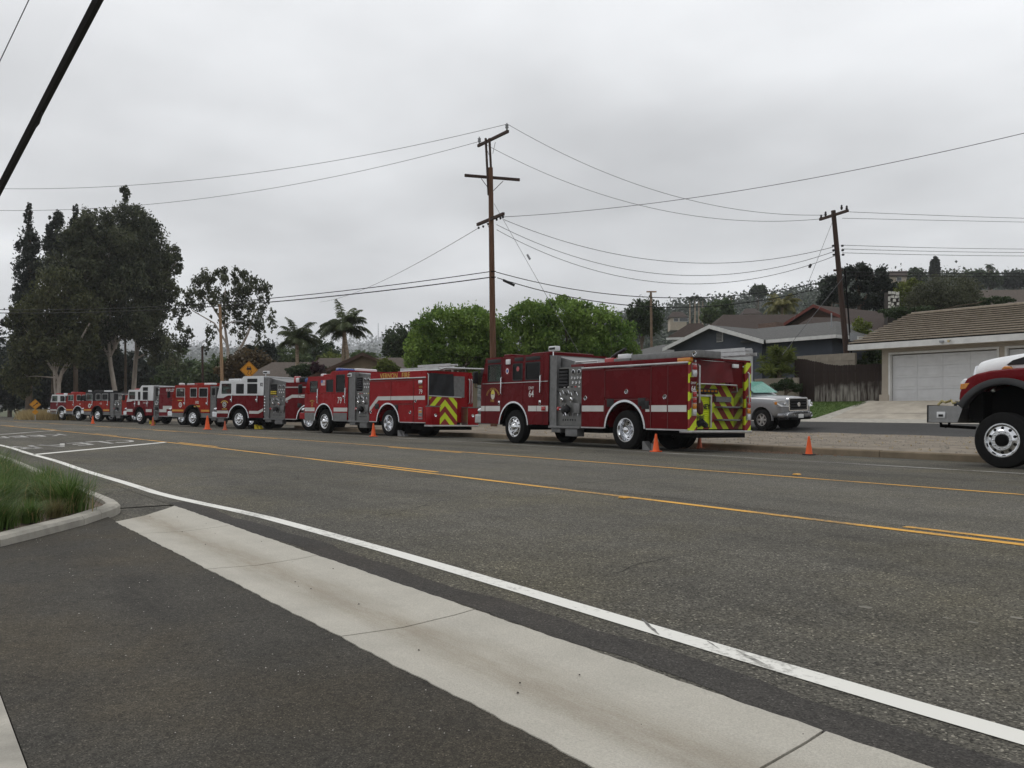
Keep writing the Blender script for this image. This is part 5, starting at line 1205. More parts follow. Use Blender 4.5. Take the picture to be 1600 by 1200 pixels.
# ---------------------------------------------------------------- traffic cones
CONE = mat('fluorescent orange plastic', (.80, .12, .03), .5, var=.12, vscale=5); CONEB = mat('faded orange plastic', (.50, .12, .06), .6, var=.2, vscale=5); COLLAR = mat('white reflective collar', (.75, .75, .72), .4)
def cone(px, py, h, label, m=CONE, collar=False, gz=None, dark=False):
    p = on_ground(px, py, -.04)
    for _ in range(3): p = on_ground(px, py, road_z(p.y - off(p.x)) + .004)
    r = h * .19
    o = MB().lathe([(.001, h), (r * .25, h), (r * .29, h * .985), (r * .35, h * .9), (r, h * .05), (r * 1.05, h * .035), (r * .95, .02)], n=24, axis='z').build('traffic_cone', m, None, True, loc=p)
    s = h * .25
    MB().box(-s, s, -s, s, 0, .028).build('base', BLKPL if dark else m, o, bevel=.01)
    if collar: MB().lathe([(r * .66, h * .42), (r * .67, h * .42), (r * .47, h * .68), (r * .46, h * .68)], n=24, axis='z').build('collar', COLLAR, o, True)
    tag(o, label, 'traffic cone', 'traffic cones along the row')
    return o
cone(1025, 706, .46, 'orange traffic cone beside the rear overhang of engine 64')
cone(1264, 711, .46, 'orange traffic cone by the kerb between engine 64 and the right-hand truck', dark=True)
cone(1093, 701, .42, 'orange traffic cone half hidden beneath the tail of engine 64', CONEB)
cone(583.5, 682, .52, 'orange traffic cone beside the rear wheel of engine 79')
cone(324, 671, .72, 'tall orange traffic cone with a white collar in front of engine 102', collar=True)
cone(351.5, 672, .46, 'faded orange traffic cone at the front corner of engine 82', CONEB)
cone(239, 665, .56, 'dull orange traffic cone beside the FULLERTON engine', CONEB)
cone(145, 662, .56, 'orange traffic cone beside the black-topped engine')

# ---------------------------------------------------------------- signs
SIGNY = mat('amber sign sheeting', (.62, .27, .02), .45, var=.06); SIGNK = BLACKT
def diamond(parent, c, half, m, th=.01, border=True, name='sign_plate'):
    "diamond facing -x' : local frame y right, z up, front towards +x"
    def sq(h, x0, x1): return MB().prism(rounded(-h, h, -h, h, h * .12), x0, x1, 'x')
    o = sq(half, 0, th).build(name, m, parent, loc=c, rot=(R(45), 0, 0))
    if border:
        h2 = half * .93; h1 = half * .89
        me = fill_mesh('border', rounded(-h2, h2, -h2, h2, h2 * .1), [rounded(-h1, h1, -h1, h1, h1 * .1)], .001); remap(me, lambda a, b, c_: (th + .002 + c_, a, b)); mesh_obj('border', me, SIGNK, o)
    return o
def face_cam(p): return math.atan2(-p.y, -p.x)
pS = at(389, 640, 57); pS.z = .3
sg = empty('warning_sign', pS, face_cam(pS) + .12); tag(sg, 'amber diamond slippery road sign standing behind engine 82', 'traffic sign')
zc_ = EYE - (578 - HOR) / FPX * 57 - .3
MB().box(-.05, -.01, -.03, .03, -.3, zc_ + .3).build('post', ALU, sg)
pl = diamond(sg, (0, 0, zc_), .42, SIGNY)
sym = MB()
sym.prism([(-.15, .10), (-.12, .13), (-.10, .22), (.10, .22), (.12, .13), (.15, .10), (.15, -.02), (-.15, -.02)], .013, .017, 'x').build('car_symbol', SIGNK, sg, loc=(0, 0, zc_ + .02))
MB().prism([(-.085, .14), (-.07, .195), (.07, .195), (.085, .14)], .018, .020, 'x').build('car_window', SIGNY, sg, loc=(0, 0, zc_ + .02))
for s_ in (-1, 1):
    pts = [(.016, s_ * .09 + .05 * math.sin(k * .75) + .02 * k * .4, -.02 - k * .035) for k in range(10)]
    MB().tube(pts, .014, 5).build('skid_mark', SIGNK, sg, loc=(0, 0, zc_))
pA = at(55, 640, 82); pA.z = -.12
sa = empty('warning_sign', pA, face_cam(pA)); tag(sa, 'amber diamond arrow sign in dry grass at the far left', 'traffic sign')
zA = EYE - (632 - HOR) / FPX * 82 + .12
MB().box(-.05, -.01, -.03, .03, 0, zA + .3).build('post', ALU, sa); diamond(sa, (0, 0, zA), .36, SIGNY); diamond(sa, (0, 0, zA - .72), .20, SIGNY, border=False, name='advisory_plate')
MB().prism([(-.22, -.16), (.10, .10), (.06, .16), (.25, .20), (.20, .02), (.15, .06), (-.18, -.22)], .012, .016, 'x').build('arrow_symbol', SIGNK, sa, loc=(0, 0, zA))
pB = at(86, 640, 99); pB.z = -.1
sb = empty('notice_board', pB, face_cam(pB)); tag(sb, 'dark and white roadside board behind the leftmost fire engine', 'sign')
zB = EYE - (622 - HOR) / FPX * 99 + .1
box('board', mat('dark board', (.06, .045, .04), .7), sb, -.03, 0, -.55, .85, zB - .3, zB + .55); box('white_panel', WHITET, sb, .001, .012, -.35, .1, zB + .0, zB + .25); box('white_panel', WHITET, sb, .001, .012, .25, .6, zB + .0, zB + .25)
box('lower_board', WHITET, sb, -.03, 0, -.4, .4, .1, zB - .32); box('post', BLKPL, sb, -.09, -.032, -.04, .04, -.2, zB)
# ---------------------------------------------------------------- utility poles and wires
WOOD = mat('weathered pole wood', (.125, .066, .040), .85, var=.4, vscale=3, stretch=(4, 4, .35), bump=.5, bscale=20)
WOODD = mat('dark creosote wood', (.055, .035, .028), .85, var=.4, vscale=3, stretch=(4, 4, .35))
WOODT = mat('tan pole wood', (.34, .22, .13), .85, var=.25, vscale=3, stretch=(4, 4, .35))
WIRE = mat('grey wire', (.10, .10, .105), .6); CABLE = mat('black cable sheath', (.018, .018, .018), .6, var=.3, vscale=8)
INSUL = mat('grey porcelain', (.30, .31, .32), .25, var=.1)
def beam(name, a, b, w, h, m, parent):
    a, b = Vector(a), Vector(b); d = b - a; n = d.cross(Vector((0, 0, 1))).normalized() * w
    return MB().obox(a - n / 2 - Vector((0, 0, h / 2)), d, n, (0, 0, h)).build(name, m, parent, bevel=.01)
def wpole(name, base, top, r0, r1, m, label, cat='utility pole', parent=None):
    e = empty(name, base); tag(e, label, cat)
    b, t_ = Vector((0, 0, -.3)), Vector(top) - Vector(base)
    MB().tube([b + (t_ - b) * k / 8 for k in range(9)], [r0 + (r1 - r0) * k / 8 for k in range(9)], 14).build('pole', m, e, True)
    return e
def rel(e, p): return Vector(p) - e.location
base = at(772, 600, 46); base.z = .05; top = at(766.5, 262, 46)
mp_ = wpole('utility_pole', base, top, .19, .125, WOOD, 'tall brown utility pole with three crossarms behind engine 64')
for dx in (-.10, .10):
    MB().obox(rel(mp_, at(766.5, 305, 46)) + Vector((RX * dx - .05, RY * dx - .05, 0)), (.09, 0, 0), (0, .09, 0), rel(mp_, at(762, 216, 46)) - rel(mp_, at(766.5, 305, 46))).build('pole_extension', WOODD, mp_)
arm = beam('crossarm', rel(mp_, at(747, 228, 47.4)), rel(mp_, at(794, 205, 44.6)), .12, .15, WOODD, mp_)
for px, py, d in ((749, 224, 47.2), (792, 203, 44.75)):
    MB().lathe([(.05, 0), (.05, .08), (.09, .10), (.09, .16), (.06, .18), (.09, .22), (.09, .27), (.04, .30), (.03, .36), (.001, .37)], rel(mp_, at(px, py, d)), 'z', 12).build('insulator', INSUL, arm, True)
arm2 = beam('crossarm', rel(mp_, at(726, 274, 46)), rel(mp_, at(812, 281, 46.9)), .11, .15, WOODD, mp_)
arm3 = beam('crossarm', rel(mp_, at(746, 351, 47.4)), rel(mp_, at(787, 334, 44.6)), .13, .16, WOODD, mp_)
for a, b in (((752, 279), (765, 297)), ((786, 283), (771, 298))):
    MB().cyl(rel(mp_, at(*a, 46)), rel(mp_, at(*b, 46)), .018, 6).build('brace', WOODD, mp_)
for a, b in (((758, 226), (764, 242)), ((774, 222), (770, 240)), ((760, 347), (766, 360))): MB().cyl(rel(mp_, at(*a, 46)), rel(mp_, at(*b, 46)), .014, 6).build('brace', WIRE, mp_)
for px, py, d in ((748, 354, 47.3), (755, 352, 46.9), (763, 348, 46.4), (776, 341, 45.4), (782, 339, 45), (786, 337, 44.7)):
    MB().lathe([(.001, .0), (.055, -.02), (.06, -.09), (.03, -.13), (.001, -.14)], rel(mp_, at(px, py, d)), 'z', 10).build('insulator', BLKPL, arm3, True)
for i, (z0) in enumerate((424, 433)): MB().cyl(rel(mp_, at(767, z0, 45.8)), rel(mp_, at(775, z0, 45.8)), .03, 6).build('cable_bolt', DARK, mp_)

b2 = at(1329, 575, 46); b2.z = 2.0; t2 = at(1302, 329, 46)
rp_ = wpole('utility_pole', b2, t2, .165, .12, WOODD, 'dark leaning utility pole beside the fence')
armr = beam('crossarm', rel(rp_, at(1281, 343, 47.1)), rel(rp_, at(1325, 329, 44.9)), .12, .14, WOODD, rp_)
for px, py, d in ((1283, 343, 47), (1290, 338, 46.6), (1315, 328, 45.4), (1323, 329, 45)):
    MB().lathe([(.03, 0), (.06, .05), (.065, .14), (.04, .18), (.06, .21), (.02, .27), (.001, .27)], rel(rp_, at(px, py, d)), 'z', 10).build('insulator', BLKPL, armr, True)
for py in (384, 391, 398): 
    for s_ in (-9, 9): MB().lathe([(.001, -.06), (.07, -.04), (.07, .04), (.001, .06)], rel(rp_, at(1309 + s_ * .8 + (py - 384) * .08, py, 46)), 'z', 8).build('spool_insulator', BLKPL, rp_, True)
MB().obox(rel(rp_, at(1302, 424, 46)), Vector((RX, RY, 0)) * .45, (.1, 0, 0), (0, 0, .1)).build('standoff', WOODD, rp_)
MB().obox(rel(rp_, at(1328, 533, 45.7)), Vector((RX, RY, 0)) * .22, (.12, .1, 0), (0, 0, .45)).build('meter_box', INSUL, rp_)
MB().tube([rel(rp_, at(1320, 420, 45.75)), rel(rp_, at(1331, 560, 45.75))], .04, 6).build('conduit', DARK, rp_)

def fit_sag(a, b, mid):
    "sag that carries the wire through the sight line of a pixel"
    best = None
    for k in range(1, 200):
        t_ = k / 200; p = a.lerp(b, t_); d = p.x * VX + p.y * VY
        if d <= 0: continue
        px = 800 + FPX * (p.x * RX + p.y * RY) / d
        if best is None or abs(px - mid[0]) < best[0]: best = (abs(px - mid[0]), t_, p, d)
    _, t_, p, d = best
    return (p.z - (EYE - (mid[1] - HOR) / FPX * d)) / (4 * t_ * (1 - t_))
def wire(a, b, r, label, mid=None, sag=0.0, m=None, name='power_line', n=36, group='overhead wires', extra=None):
    a, b = Vector(a), Vector(b)
    if mid: sag = fit_sag(a, b, mid)
    pts = [a.lerp(b, k / n) - Vector((0, 0, 4 * sag * (k / n) * (1 - k / n))) for k in range(n + 1)]
    o = MB().tube([p - a for p in pts], r, 5).build(name, m or WIRE, None, True, loc=a)
    tag(o, label, 'wire', group); return o
wire(at(792, 194, 44.7), at(-350, 262, 56), .013, 'topmost thin wire running left from the tall pole', (400, 270))
wire(at(749, 221, 47.3), at(-350, 292, 59), .013, 'second thin wire running left from the tall pole top arm', (300, 312))
wire(at(793, 194, 44.7), at(1290, 336, 46.6), .013, 'highest thin wire sagging from tall pole to dark leaning pole', (1085, 314))
wire(at(750, 221, 47.3), at(1283, 342, 47), .013, 'second highest thin wire sagging from tall pole to dark leaning pole', (1005, 322))
wire(at(786, 339, 44.7), at(1800, 158, 30), .014, 'long dark wire climbing to the right edge of the sky', (1200, 291))
for i, (a, m_, b, w_) in enumerate((((787, 343, 44.9), (1130, 411), (1302, 386, 46), 'upper'), ((776, 351, 46), (1080, 430.5), (1303, 393, 46), 'middle'), ((776, 359, 46.2), (1110, 443), (1304, 400, 46), 'lower'))):
    wire(at(*a), at(*b), .015, w_ + ' of the three wires sagging between the two poles', m_)
wire(at(748, 356, 47.3), at(500, 472, 120), .016, 'wire falling away left from the lowest crossarm', (640, 418))
wire(at(768, 424, 45.9), at(-350, 452, 75), .024, 'upper black cable running left across the tree tops', (400, 468), m=CABLE)
wire(at(768, 433, 45.9), at(-350, 462, 74), .03, 'lower black cable running left across the tree tops', (400, 474), m=CABLE)
wire(at(775, 425, 45.9), at(1312, 434, 46), .022, 'upper black cable between the two poles above the grey house', (1090, 465), m=CABLE)
c2 = wire(at(777, 434, 45.9), at(1316, 440, 46), .024, 'lower black cable with a splice case between the two poles', (1100, 479), m=CABLE)
sp_ = MB().cyl(at(786, 437.5, 45.9) - c2.location, at(804, 446, 45.9) - c2.location, .07, 10).build('splice_case', CABLE, c2, True)
wire(at(1325, 331, 45), at(1900, 346, 60), .013, 'higher of two thin wires leaving the leaning pole top to the right', (1600, 341))
wire(at(1316, 341, 46.5), at(1900, 352, 60), .013, 'lower of two thin wires leaving the leaning pole top to the right', (1600, 347))
for i, w_ in enumerate(('upper', 'middle', 'lower')): wire(at(1316, 383 + 6 * i, 46), at(1900, 384 + 6 * i, 60), .014, w_ + ' of three wires running right from the leaning pole', (1500, 388 + 5.5 * i))
for i, w_ in enumerate(('upper', 'lower')): wire(at(1322, 425 + 5 * i, 46), at(1900, 424 + 4 * i, 62), .022, w_ + ' black cable running right above the round tree', (1500, 427 + 4.5 * i), m=CABLE)
gw = wire(at(772, 318, 46), at(905, 552, 41), .010, 'guy wire slanting down right from the tall pole', sag=0); MB().cyl(at(824, 398, 44.6) - gw.location, at(828, 405, 44.5) - gw.location, .06, 8).build('strain_insulator', INSUL, gw)
gw2 = wire(at(1302, 343, 46), at(1240, 500, 44), .010, 'guy wire slanting down left from the leaning pole', sag=0); MB().cyl(at(1267, 413, 45.2) - gw2.location, at(1264.5, 418, 45.2) - gw2.location, .07, 8).build('strain_insulator', BLKPL, gw2)
wire(at(1322, 428, 46), at(1222, 555, 42.5), .014, 'guy wire slanting across the grey house roof', sag=0)
a_, b_2 = at(0, 297, 7.5), at(155, 0, 5.6); dd = b_2 - a_
big = wire(a_ - dd * 1.3, b_2 + dd * 1.2, .031, 'thick black cable slanting across the top left corner', sag=-.02, m=CABLE, name='aerial_cable')
MB().tube([a_.lerp(b_2, .42) - big.location + Vector((0, 0, -.035)), a_.lerp(b_2, .46) - big.location + Vector((0, 0, -.055)), a_.lerp(b_2, .50) - big.location + Vector((0, 0, -.03))], .008, 5).build('lashing_tail', CABLE, big)
a_, b_2 = at(0, 95, 14), at(45, 0, 13.5); dd = b_2 - a_
wire(a_ - dd * 2, b_2 + dd * 2, .008, 'thin grey wire in the very top left corner', sag=0)

# smaller poles
bs = at(349, 630, 75); bs.z = .2
lp_ = wpole('street_light_pole', bs, at(343.5, 476, 75), .16, .11, WOODT, 'tan wooden street light pole behind engine 82', 'street light')
MB().tube([rel(lp_, at(346, 512, 75)), rel(lp_, at(355, 505, 74.6)), rel(lp_, at(368, 502, 74))], .05, 6).build('lamp_arm', ALU, lp_, True)
MB().obox(rel(lp_, at(367, 503, 74)), Vector((RX, RY, 0)) * .7, (-.25, .15, 0), (0, 0, .13)).build('lamp_head', INSUL, lp_, bevel=.03)
bs = at(318, 630, 78); bs.z = .2; wpole('dark_post', bs, at(316, 541, 78), .11, .09, WOODD, 'thin dark post left of the tan street light pole', 'pole')
bs = at(1019, 600, 78); bs.z = 3.0
fp_ = wpole('utility_pole', bs, at(1017, 455, 78), .13, .10, mat('grey brown pole wood', (.20, .14, .095), .85, var=.25), 'small tan utility pole beside the dark tree right of the pepper trees')
MB().obox(rel(fp_, at(1010, 457, 78)), Vector((RX, RY, 0)) * .85, (.1, 0, 0), (0, 0, .12)).build('crossarm', WOODT, fp_)

# ---------------------------------------------------------------- houses
STUCG = mat('dark grey stucco', (.085, .095, .115), .9, var=.12, vscale=1.2, bump=.3, bscale=40)
STUCB = mat('beige stucco', (.40, .355, .295), .9, var=.1, vscale=1.2, bump=.3, bscale=40)
TRIMW = mat('white painted wood', (.66, .66, .64), .6, var=.1, vscale=3)
SHING = mat('grey shingles', (.10, .10, .097), .95, var=.3, vscale=9, bump=.7, bscale=14, stretch=(1, 1, 3))
SHINGB = mat('brown shingles', (.095, .078, .066), .95, var=.3, vscale=7, bump=.7, bscale=14)
SHINGR = mat('red brown shingles', (.050, .036, .030), .95, var=.3, vscale=7, bump=.7, bscale=14)
def tiles_mat():
    return mat('weathered shake tiles', (.20, .165, .125), .95, vscale=3.0, col2=(.31, .27, .215), stretch=(5, 1, 1), bump=.5, bscale=25)
TILE = tiles_mat(); BRW0 = mat('shade-dark roof deck', (.03, .026, .022), .95, var=.2)
DOORW = mat('white door panels', (.62, .625, .63), .55, var=.06, vscale=3)
WINDK = mat('dark window glass', (.02, .022, .025), .08, coat=1.0)
def slab(name, pts, th, m, parent):
    "roof plane: polygon with thickness straight down"
    n = len(pts); vs = [tuple(p) for p in pts] + [(p[0], p[1], p[2] - th) for p in pts]
    return MB().add(vs, [tuple(range(n)), tuple(range(2 * n - 1, n - 1, -1))] + [(i, i + n, (i + 1) % n + n, (i + 1) % n) for i in range(n)]).build(name, m, parent)

# grey house
gh = empty('grey_house', (-36.4, 42, 2.0)); tag(gh, 'dark grey house with a low white-trimmed gable behind the pickup', 'house')
def G(x, y, z): return (x + 36.4, y - 42, z - 2.0)
MB().prism([(-39.9 + 36.4, -.6), (-32.8 + 36.4, -.6), (-32.8 + 36.4, 3.15), (0, 4.15), (-3.5, 3.15)], 0, 8).build('wall', STUCG, gh)
MB().box(-32.8 + 36.4 + .01, -28.3 + 36.4, .35, 8.2, -.6, 3.1).build('wall', STUCG, gh)
MB().box(-48.0 + 36.4, -39.9 + 36.4 - .01, 2.5, 9, -.6, 2.9).build('wall', STUCG, gh)
rf = slab('roof', [G(-40.35, 41.45, 5.08), G(-36.4, 41.45, 6.28), G(-36.4, 50.5, 6.28), G(-40.35, 50.5, 5.08)], .10, SHING, gh)
slab('roof', [G(-36.4, 41.45, 6.28), G(-32.35, 41.45, 5.08), G(-32.35, 50.5, 5.08), G(-36.4, 50.5, 6.28)], .10, SHING, gh)
slab('roof', [G(-34.2, 41.75, 5.12), G(-27.7, 41.75, 5.12), G(-30.6, 46.2, 6.33), G(-36.4, 46.2, 6.33)], .10, SHING, gh)
slab('roof', [G(-27.7, 41.75, 5.12), G(-27.7, 50.6, 5.12), G(-30.6, 46.2, 6.33)], .10, SHING, gh)
slab('roof', [G(-36.4, 46.2, 6.33), G(-30.6, 46.2, 6.33), G(-27.7, 50.6, 5.12), G(-36.4, 50.6, 5.12)], .10, SHING, gh)
slab('roof', [G(-49, 44.0, 4.9), G(-39.6, 44.0, 4.9), G(-39.6, 48, 5.95), G(-47, 48, 5.95)], .10, SHING, gh)
slab('roof', [G(-49, 44.0, 4.9), G(-47, 48, 5.95), G(-49, 52, 4.9)], .10, SHING, gh)
for a, b in ((G(-40.4, 41.42, 5.0), G(-36.4, 41.42, 6.22)), (G(-36.4, 41.42, 6.22), G(-32.25, 41.42, 5.0))):
    MB().obox(Vector(a) + Vector((0, 0, -.16)), Vector(b) - Vector(a), (0, .035, 0), (0, 0, .24)).build('barge_board', TRIMW, gh)
MB().obox(G(-32.3, 41.70, 4.90), (4.65, 0, 0), (0, .04, 0), (0, 0, .20)).build('fascia', TRIMW, gh)
MB().obox(G(-27.69, 41.72, 4.90), (0, 8.9, 0), (.04, 0, 0), (0, 0, .20)).build('fascia', TRIMW, gh)
MB().obox(G(-49, 43.95, 4.68), (9.3, 0, 0), (0, .04, 0), (0, 0, .20)).build('fascia', mat('grey painted wood', (.42, .43, .43), .6), gh)
vt = MB().box(*(-36.25 + 36.4, -35.75 + 36.4), -.05, -.002, 3.22, 3.80).build('gable_vent', TRIMW, gh)
for k in range(6): MB().obox((.19, -.075, 3.26 + k * .09), (.42, 0, 0), (0, -.03, .02), (0, 0, .05)).build('slat', DPLATE, vt)
dw = MB().box(-38.0 + 36.4, -33.45 + 36.4, -.06, -.005, .15, 2.62).build('garage_door', DOORW, gh)
for k in range(4): MB().box(-37.95 + 36.4, -33.5 + 36.4, -.075, -.061, .2 + k * .6, .76 + k * .6).build('door_panel', DOORW, dw, bevel=.008)
wn = MB().box(-45.6 + 36.4, -44.0 + 36.4, 2.44, 2.495, 1.2, 2.5).build('window', TRIMW, gh); MB().box(-45.5 + 36.4, -44.1 + 36.4, 2.42, 2.439, 1.3, 2.4).build('pane', WINDK, wn)
MB().cyl(G(-29.6, 44.2, 5.7), G(-29.6, 44.2, 6.6), .04, 8).build('vent_pipe', INSUL, gh)
MB().box(-38.2 + 36.4, -36.7 + 36.4, 6.5, 7.3, 4.0, 4.9).build('chimney', mat('brown brick', (.16, .11, .09), .9, var=.3, vscale=12), gh)

# garage house on the right
rh = empty('garage_house', (-20, 39, 1.4)); tag(rh, 'beige house with a brown tiled roof and white double garage doors', 'house')
def Q(x, y, z): return (x + 20, y - 39, z - 1.4)
MB().box(-3.35, -2.93, 0, 9, -.8, 2.75).build('wall', STUCB, rh)
MB().box(-2.93, 12, -.0, .12, 2.24, 2.75).build('wall', STUCB, rh); MB().box(2.04, 2.42, 0, .12, -.8, 2.24).build('wall', STUCB, rh); MB().box(7.4, 12, 0, .12, -.8, 2.24).build('wall', STUCB, rh)
MB().box(-2.93, 12, .35, 9, -.8, 2.75).build('wall', STUCB, rh)
MB().box(-3.45, -2.96, -.08, -.002, -.3, .32).build('plinth', STUCB, rh, bevel=.01)
for x0, x1 in ((-2.90, 2.02), (2.45, 7.37)):
    d_ = MB().box(x0, x1, .19, .24, 0, 2.2).build('garage_door', DOORW, rh)
    for r_ in range(4):
        for c_ in range(4):
            w = (x1 - x0) / 4; h = .55
            a = x0 + c_ * w; z = r_ * h
            MB().box(a + .008, a + w - .008, .172, .19, z + .008, z + h - .008).box(a + .10, a + w - .10, .160, .1719, z + .13, z + h - .13).build('door_panel', DOORW, d_, bevel=.006)
    for u in ((x0 - .10, x0 - .001, -.03, 2.24), (x1 + .001, x1 + .10, -.03, 2.24)): MB().box(u[0], u[1], -.03, .16, -.02, 2.24).build('door_trim', TRIMW, rh)
    MB().box(x0 - .10, x1 + .10, -.03, .16, 2.241, 2.34).build('door_trim', TRIMW, rh)
E0, E1, ZR, YR = (-.72, 2.78), (-4.65, 13.0), 4.66, 5.0
slab('roof_deck', [(E1[0], E0[0], E0[1]), (E1[1], E0[0], E0[1]), (E1[1], YR, ZR), (E1[0], YR, ZR)], .08, BRW0, rh)  # front deck coloured dark to deepen the shade lines between courses
slab('roof_deck', [(E1[0], YR, ZR), (E1[1], YR, ZR), (E1[1], 10.5, 2.8), (E1[0], 10.5, 2.8)], .08, SHINGB, rh)
NC = 13; run = YR - E0[0]; rise = ZR - E0[1]
for k in range(NC):
    y0 = E0[0] - .03 + run * k / NC; y1 = E0[0] + run * (k + 1.25) / NC; zf = lambda y: E0[1] + rise * (y - E0[0]) / run
    vs = []; n = 60
    for i in range(n + 1):
        x = E1[0] - .02 + (E1[1] - E1[0]) * i / n; j_ = rnd.uniform(-.005, .005); hz_ = rnd.uniform(-.008, .008)
        vs += [(x, y0 + j_, zf(y0) + .085), (x, y0 + j_, zf(y0) + .135 + hz_), (x, y1, zf(y1) + .02)]
    fs = [(i * 3 + j, (i + 1) * 3 + j, (i + 1) * 3 + j + 1, i * 3 + j + 1) for i in range(n) for j in range(2)]
    MB().add(vs, fs).build('tile_course', TILE, rh)
MB().box(E1[0] - .03, E1[1], E0[0] - .07, E0[0] - .035, E0[1] - .27, E0[1] + .01).build('fascia', TRIMW, rh)
for y0, z0, y1, z1 in ((E0[0] - .06, E0[1] - .13, YR, ZR - .13), (YR, ZR - .13, 10.5, 2.66)):
    MB().obox((E1[0] - .035, y0, z0 - .12), (0, y1 - y0, z1 - z0), (.03, 0, 0), (0, 0, .22)).build('rake_board', TILE, rh)
MB().box(E1[0], E1[1], E0[0] - .03, .0, E0[1] - .27, E0[1] - .24).build('soffit', STUCB, rh)
MB().tube([(E1[0], YR, ZR + .03), (E1[1], YR, ZR + .03)], .08, 8).build('ridge_cap', TILE, rh)
fl_ = MB().box(-.05, .12, -.93, -.80, 2.60, 2.70).build('floodlight', INSUL, rh, bevel=.01); MB().lathe([(.001, .1), (.06, .1), (.04, 0), (.001, 0)], (.35, -.88, 2.6), 'z', 10).build('lamp_bulb', mat('warm bulb glass', (.6, .5, .3), .3), fl_, True)
MB().cyl((.3, -.79, 2.66), (.5, -.95, 2.68), .02, 6).build('lamp_bracket', INSUL, fl_)

# fence, walls beside the lawn
FENCE = mat('dark stained fence', (.035, .024, .020), .85, var=.5, vscale=3, stretch=(6, 6, .5))
FENCE_S = mat('salt-stained fence', (.035, .024, .020), .85, var=.5, vscale=3, stretch=(6, 6, .5))
def _stain():
    t = FENCE_S.node_tree; L = t.links.new; b = t.nodes['Principled BSDF']; src = b.inputs['Base Color'].links[0].from_socket
    g_ = t.nodes.new('ShaderNodeNewGeometry'); sp = t.nodes.new('ShaderNodeSeparateXYZ'); L(g_.outputs['Position'], sp.inputs[0])
    n = t.nodes.new('ShaderNodeTexNoise'); n.inputs['Scale'].default_value = 2.2; n.inputs['Detail'].default_value = 8; L(g_.outputs['Position'], n.inputs['Vector'])
    n2 = t.nodes.new('ShaderNodeTexNoise'); n2.inputs['Scale'].default_value = 9; n2.inputs['Detail'].default_value = 6
    mp = t.nodes.new('ShaderNodeMapping'); mp.inputs['Scale'].default_value = (1, 1, .12); L(g_.outputs['Position'], mp.inputs[0]); L(mp.outputs[0], n2.inputs['Vector'])
    a = t.nodes.new('ShaderNodeMath'); a.operation = 'MULTIPLY_ADD'; a.inputs[1].default_value = -1.1; L(n.outputs[0], a.inputs[0]); L(sp.outputs[2], a.inputs[2])
    m1 = t.nodes.new('ShaderNodeMapRange'); m1.inputs[1].default_value = 1.85; m1.inputs[2].default_value = 1.35; L(a.outputs[0], m1.inputs[0])
    m2 = t.nodes.new('ShaderNodeMapRange'); m2.inputs[1].default_value = .35; m2.inputs[2].default_value = .62; L(n2.outputs[0], m2.inputs[0])
    ml = t.nodes.new('ShaderNodeMath'); ml.operation = 'MULTIPLY'; L(m1.outputs[0], ml.inputs[0]); L(m2.outputs[0], ml.inputs[1])
    mx = t.nodes.new('ShaderNodeMix'); mx.data_type = 'RGBA'; L(ml.outputs[0], mx.inputs[0]); L(src, mx.inputs[6]); mx.inputs[7].default_value = (.30, .28, .25, 1); L(mx.outputs[2], b.inputs['Base Color'])
_stain()                                               # sprinkler salts left on the boards
fe = empty('wooden_fence', (-26.2, 39.62, 1.4)); tag(fe, 'dark brown plank fence between the lawn and the block wall', 'fence')
n = 38
for k in range(n):
    x = -28.8 + 5.3 * k / n; top_ = 3.74 - .46 * smooth(-28.8, -26.0, x) + rnd.uniform(-.015, .015)
    MB().prism([(0, 1.25), (.128, 1.25), (.128, top_ - .03), (.10, top_), (.03, top_), (0, top_ - .03)], 0, .02).build('plank', FENCE_S if x > -27.6 else FENCE, fe, loc=(x + 26.2, rnd.uniform(0, .012), -1.4))
for z in (1.9, 2.9): MB().box(-2.6, 2.6, .04, .09, z - 1.4, z - 1.31).build('fence_rail', FENCE, fe)
BLOCK = mat('stained block wall', (.30, .28, .25), .95, vscale=2.2, col2=(.10, .085, .075), stretch=(5, 5, .7), bump=.4, bscale=30)
BLOCKC = mat('tan block wall', (.30, .265, .215), .95, var=.18, vscale=2, bump=.4, bscale=30)
def block_wall(name, label, x0, x1, y, z0, z1, m, bw=.4, bh=.2):
    e = empty(name, (x0, y, z0)); tag(e, label, 'wall'); MB().box(0, x1 - x0, .02, .18, -.3, z1 - z0 - .01).build('core', m, e)
    me = MB().box(.004, bw - .004, 0, .2, .004, bh - .004).mesh('block', bevel=.006); me.materials.append(m)
    for r_ in range(int(round((z1 - z0) / bh))):
        for c_ in range(int((x1 - x0) / bw)): mesh_obj('block', me, None, e, loc=(c_ * bw + (bw / 2 if r_ % 2 and c_ * bw + bw * 1.5 <= x1 - x0 else 0), 0, r_ * bh))
block_wall('garden_wall', 'tan block planter wall under the spiky shrub', -30.9, -28.1, 38.9, 1.5, 2.7, BLOCKC)
block_wall('retaining_wall', 'pale tall block wall behind the dark fence', -29.8, -26.2, 41.2, 2.4, 4.0, BLOCKC, .8, .4)

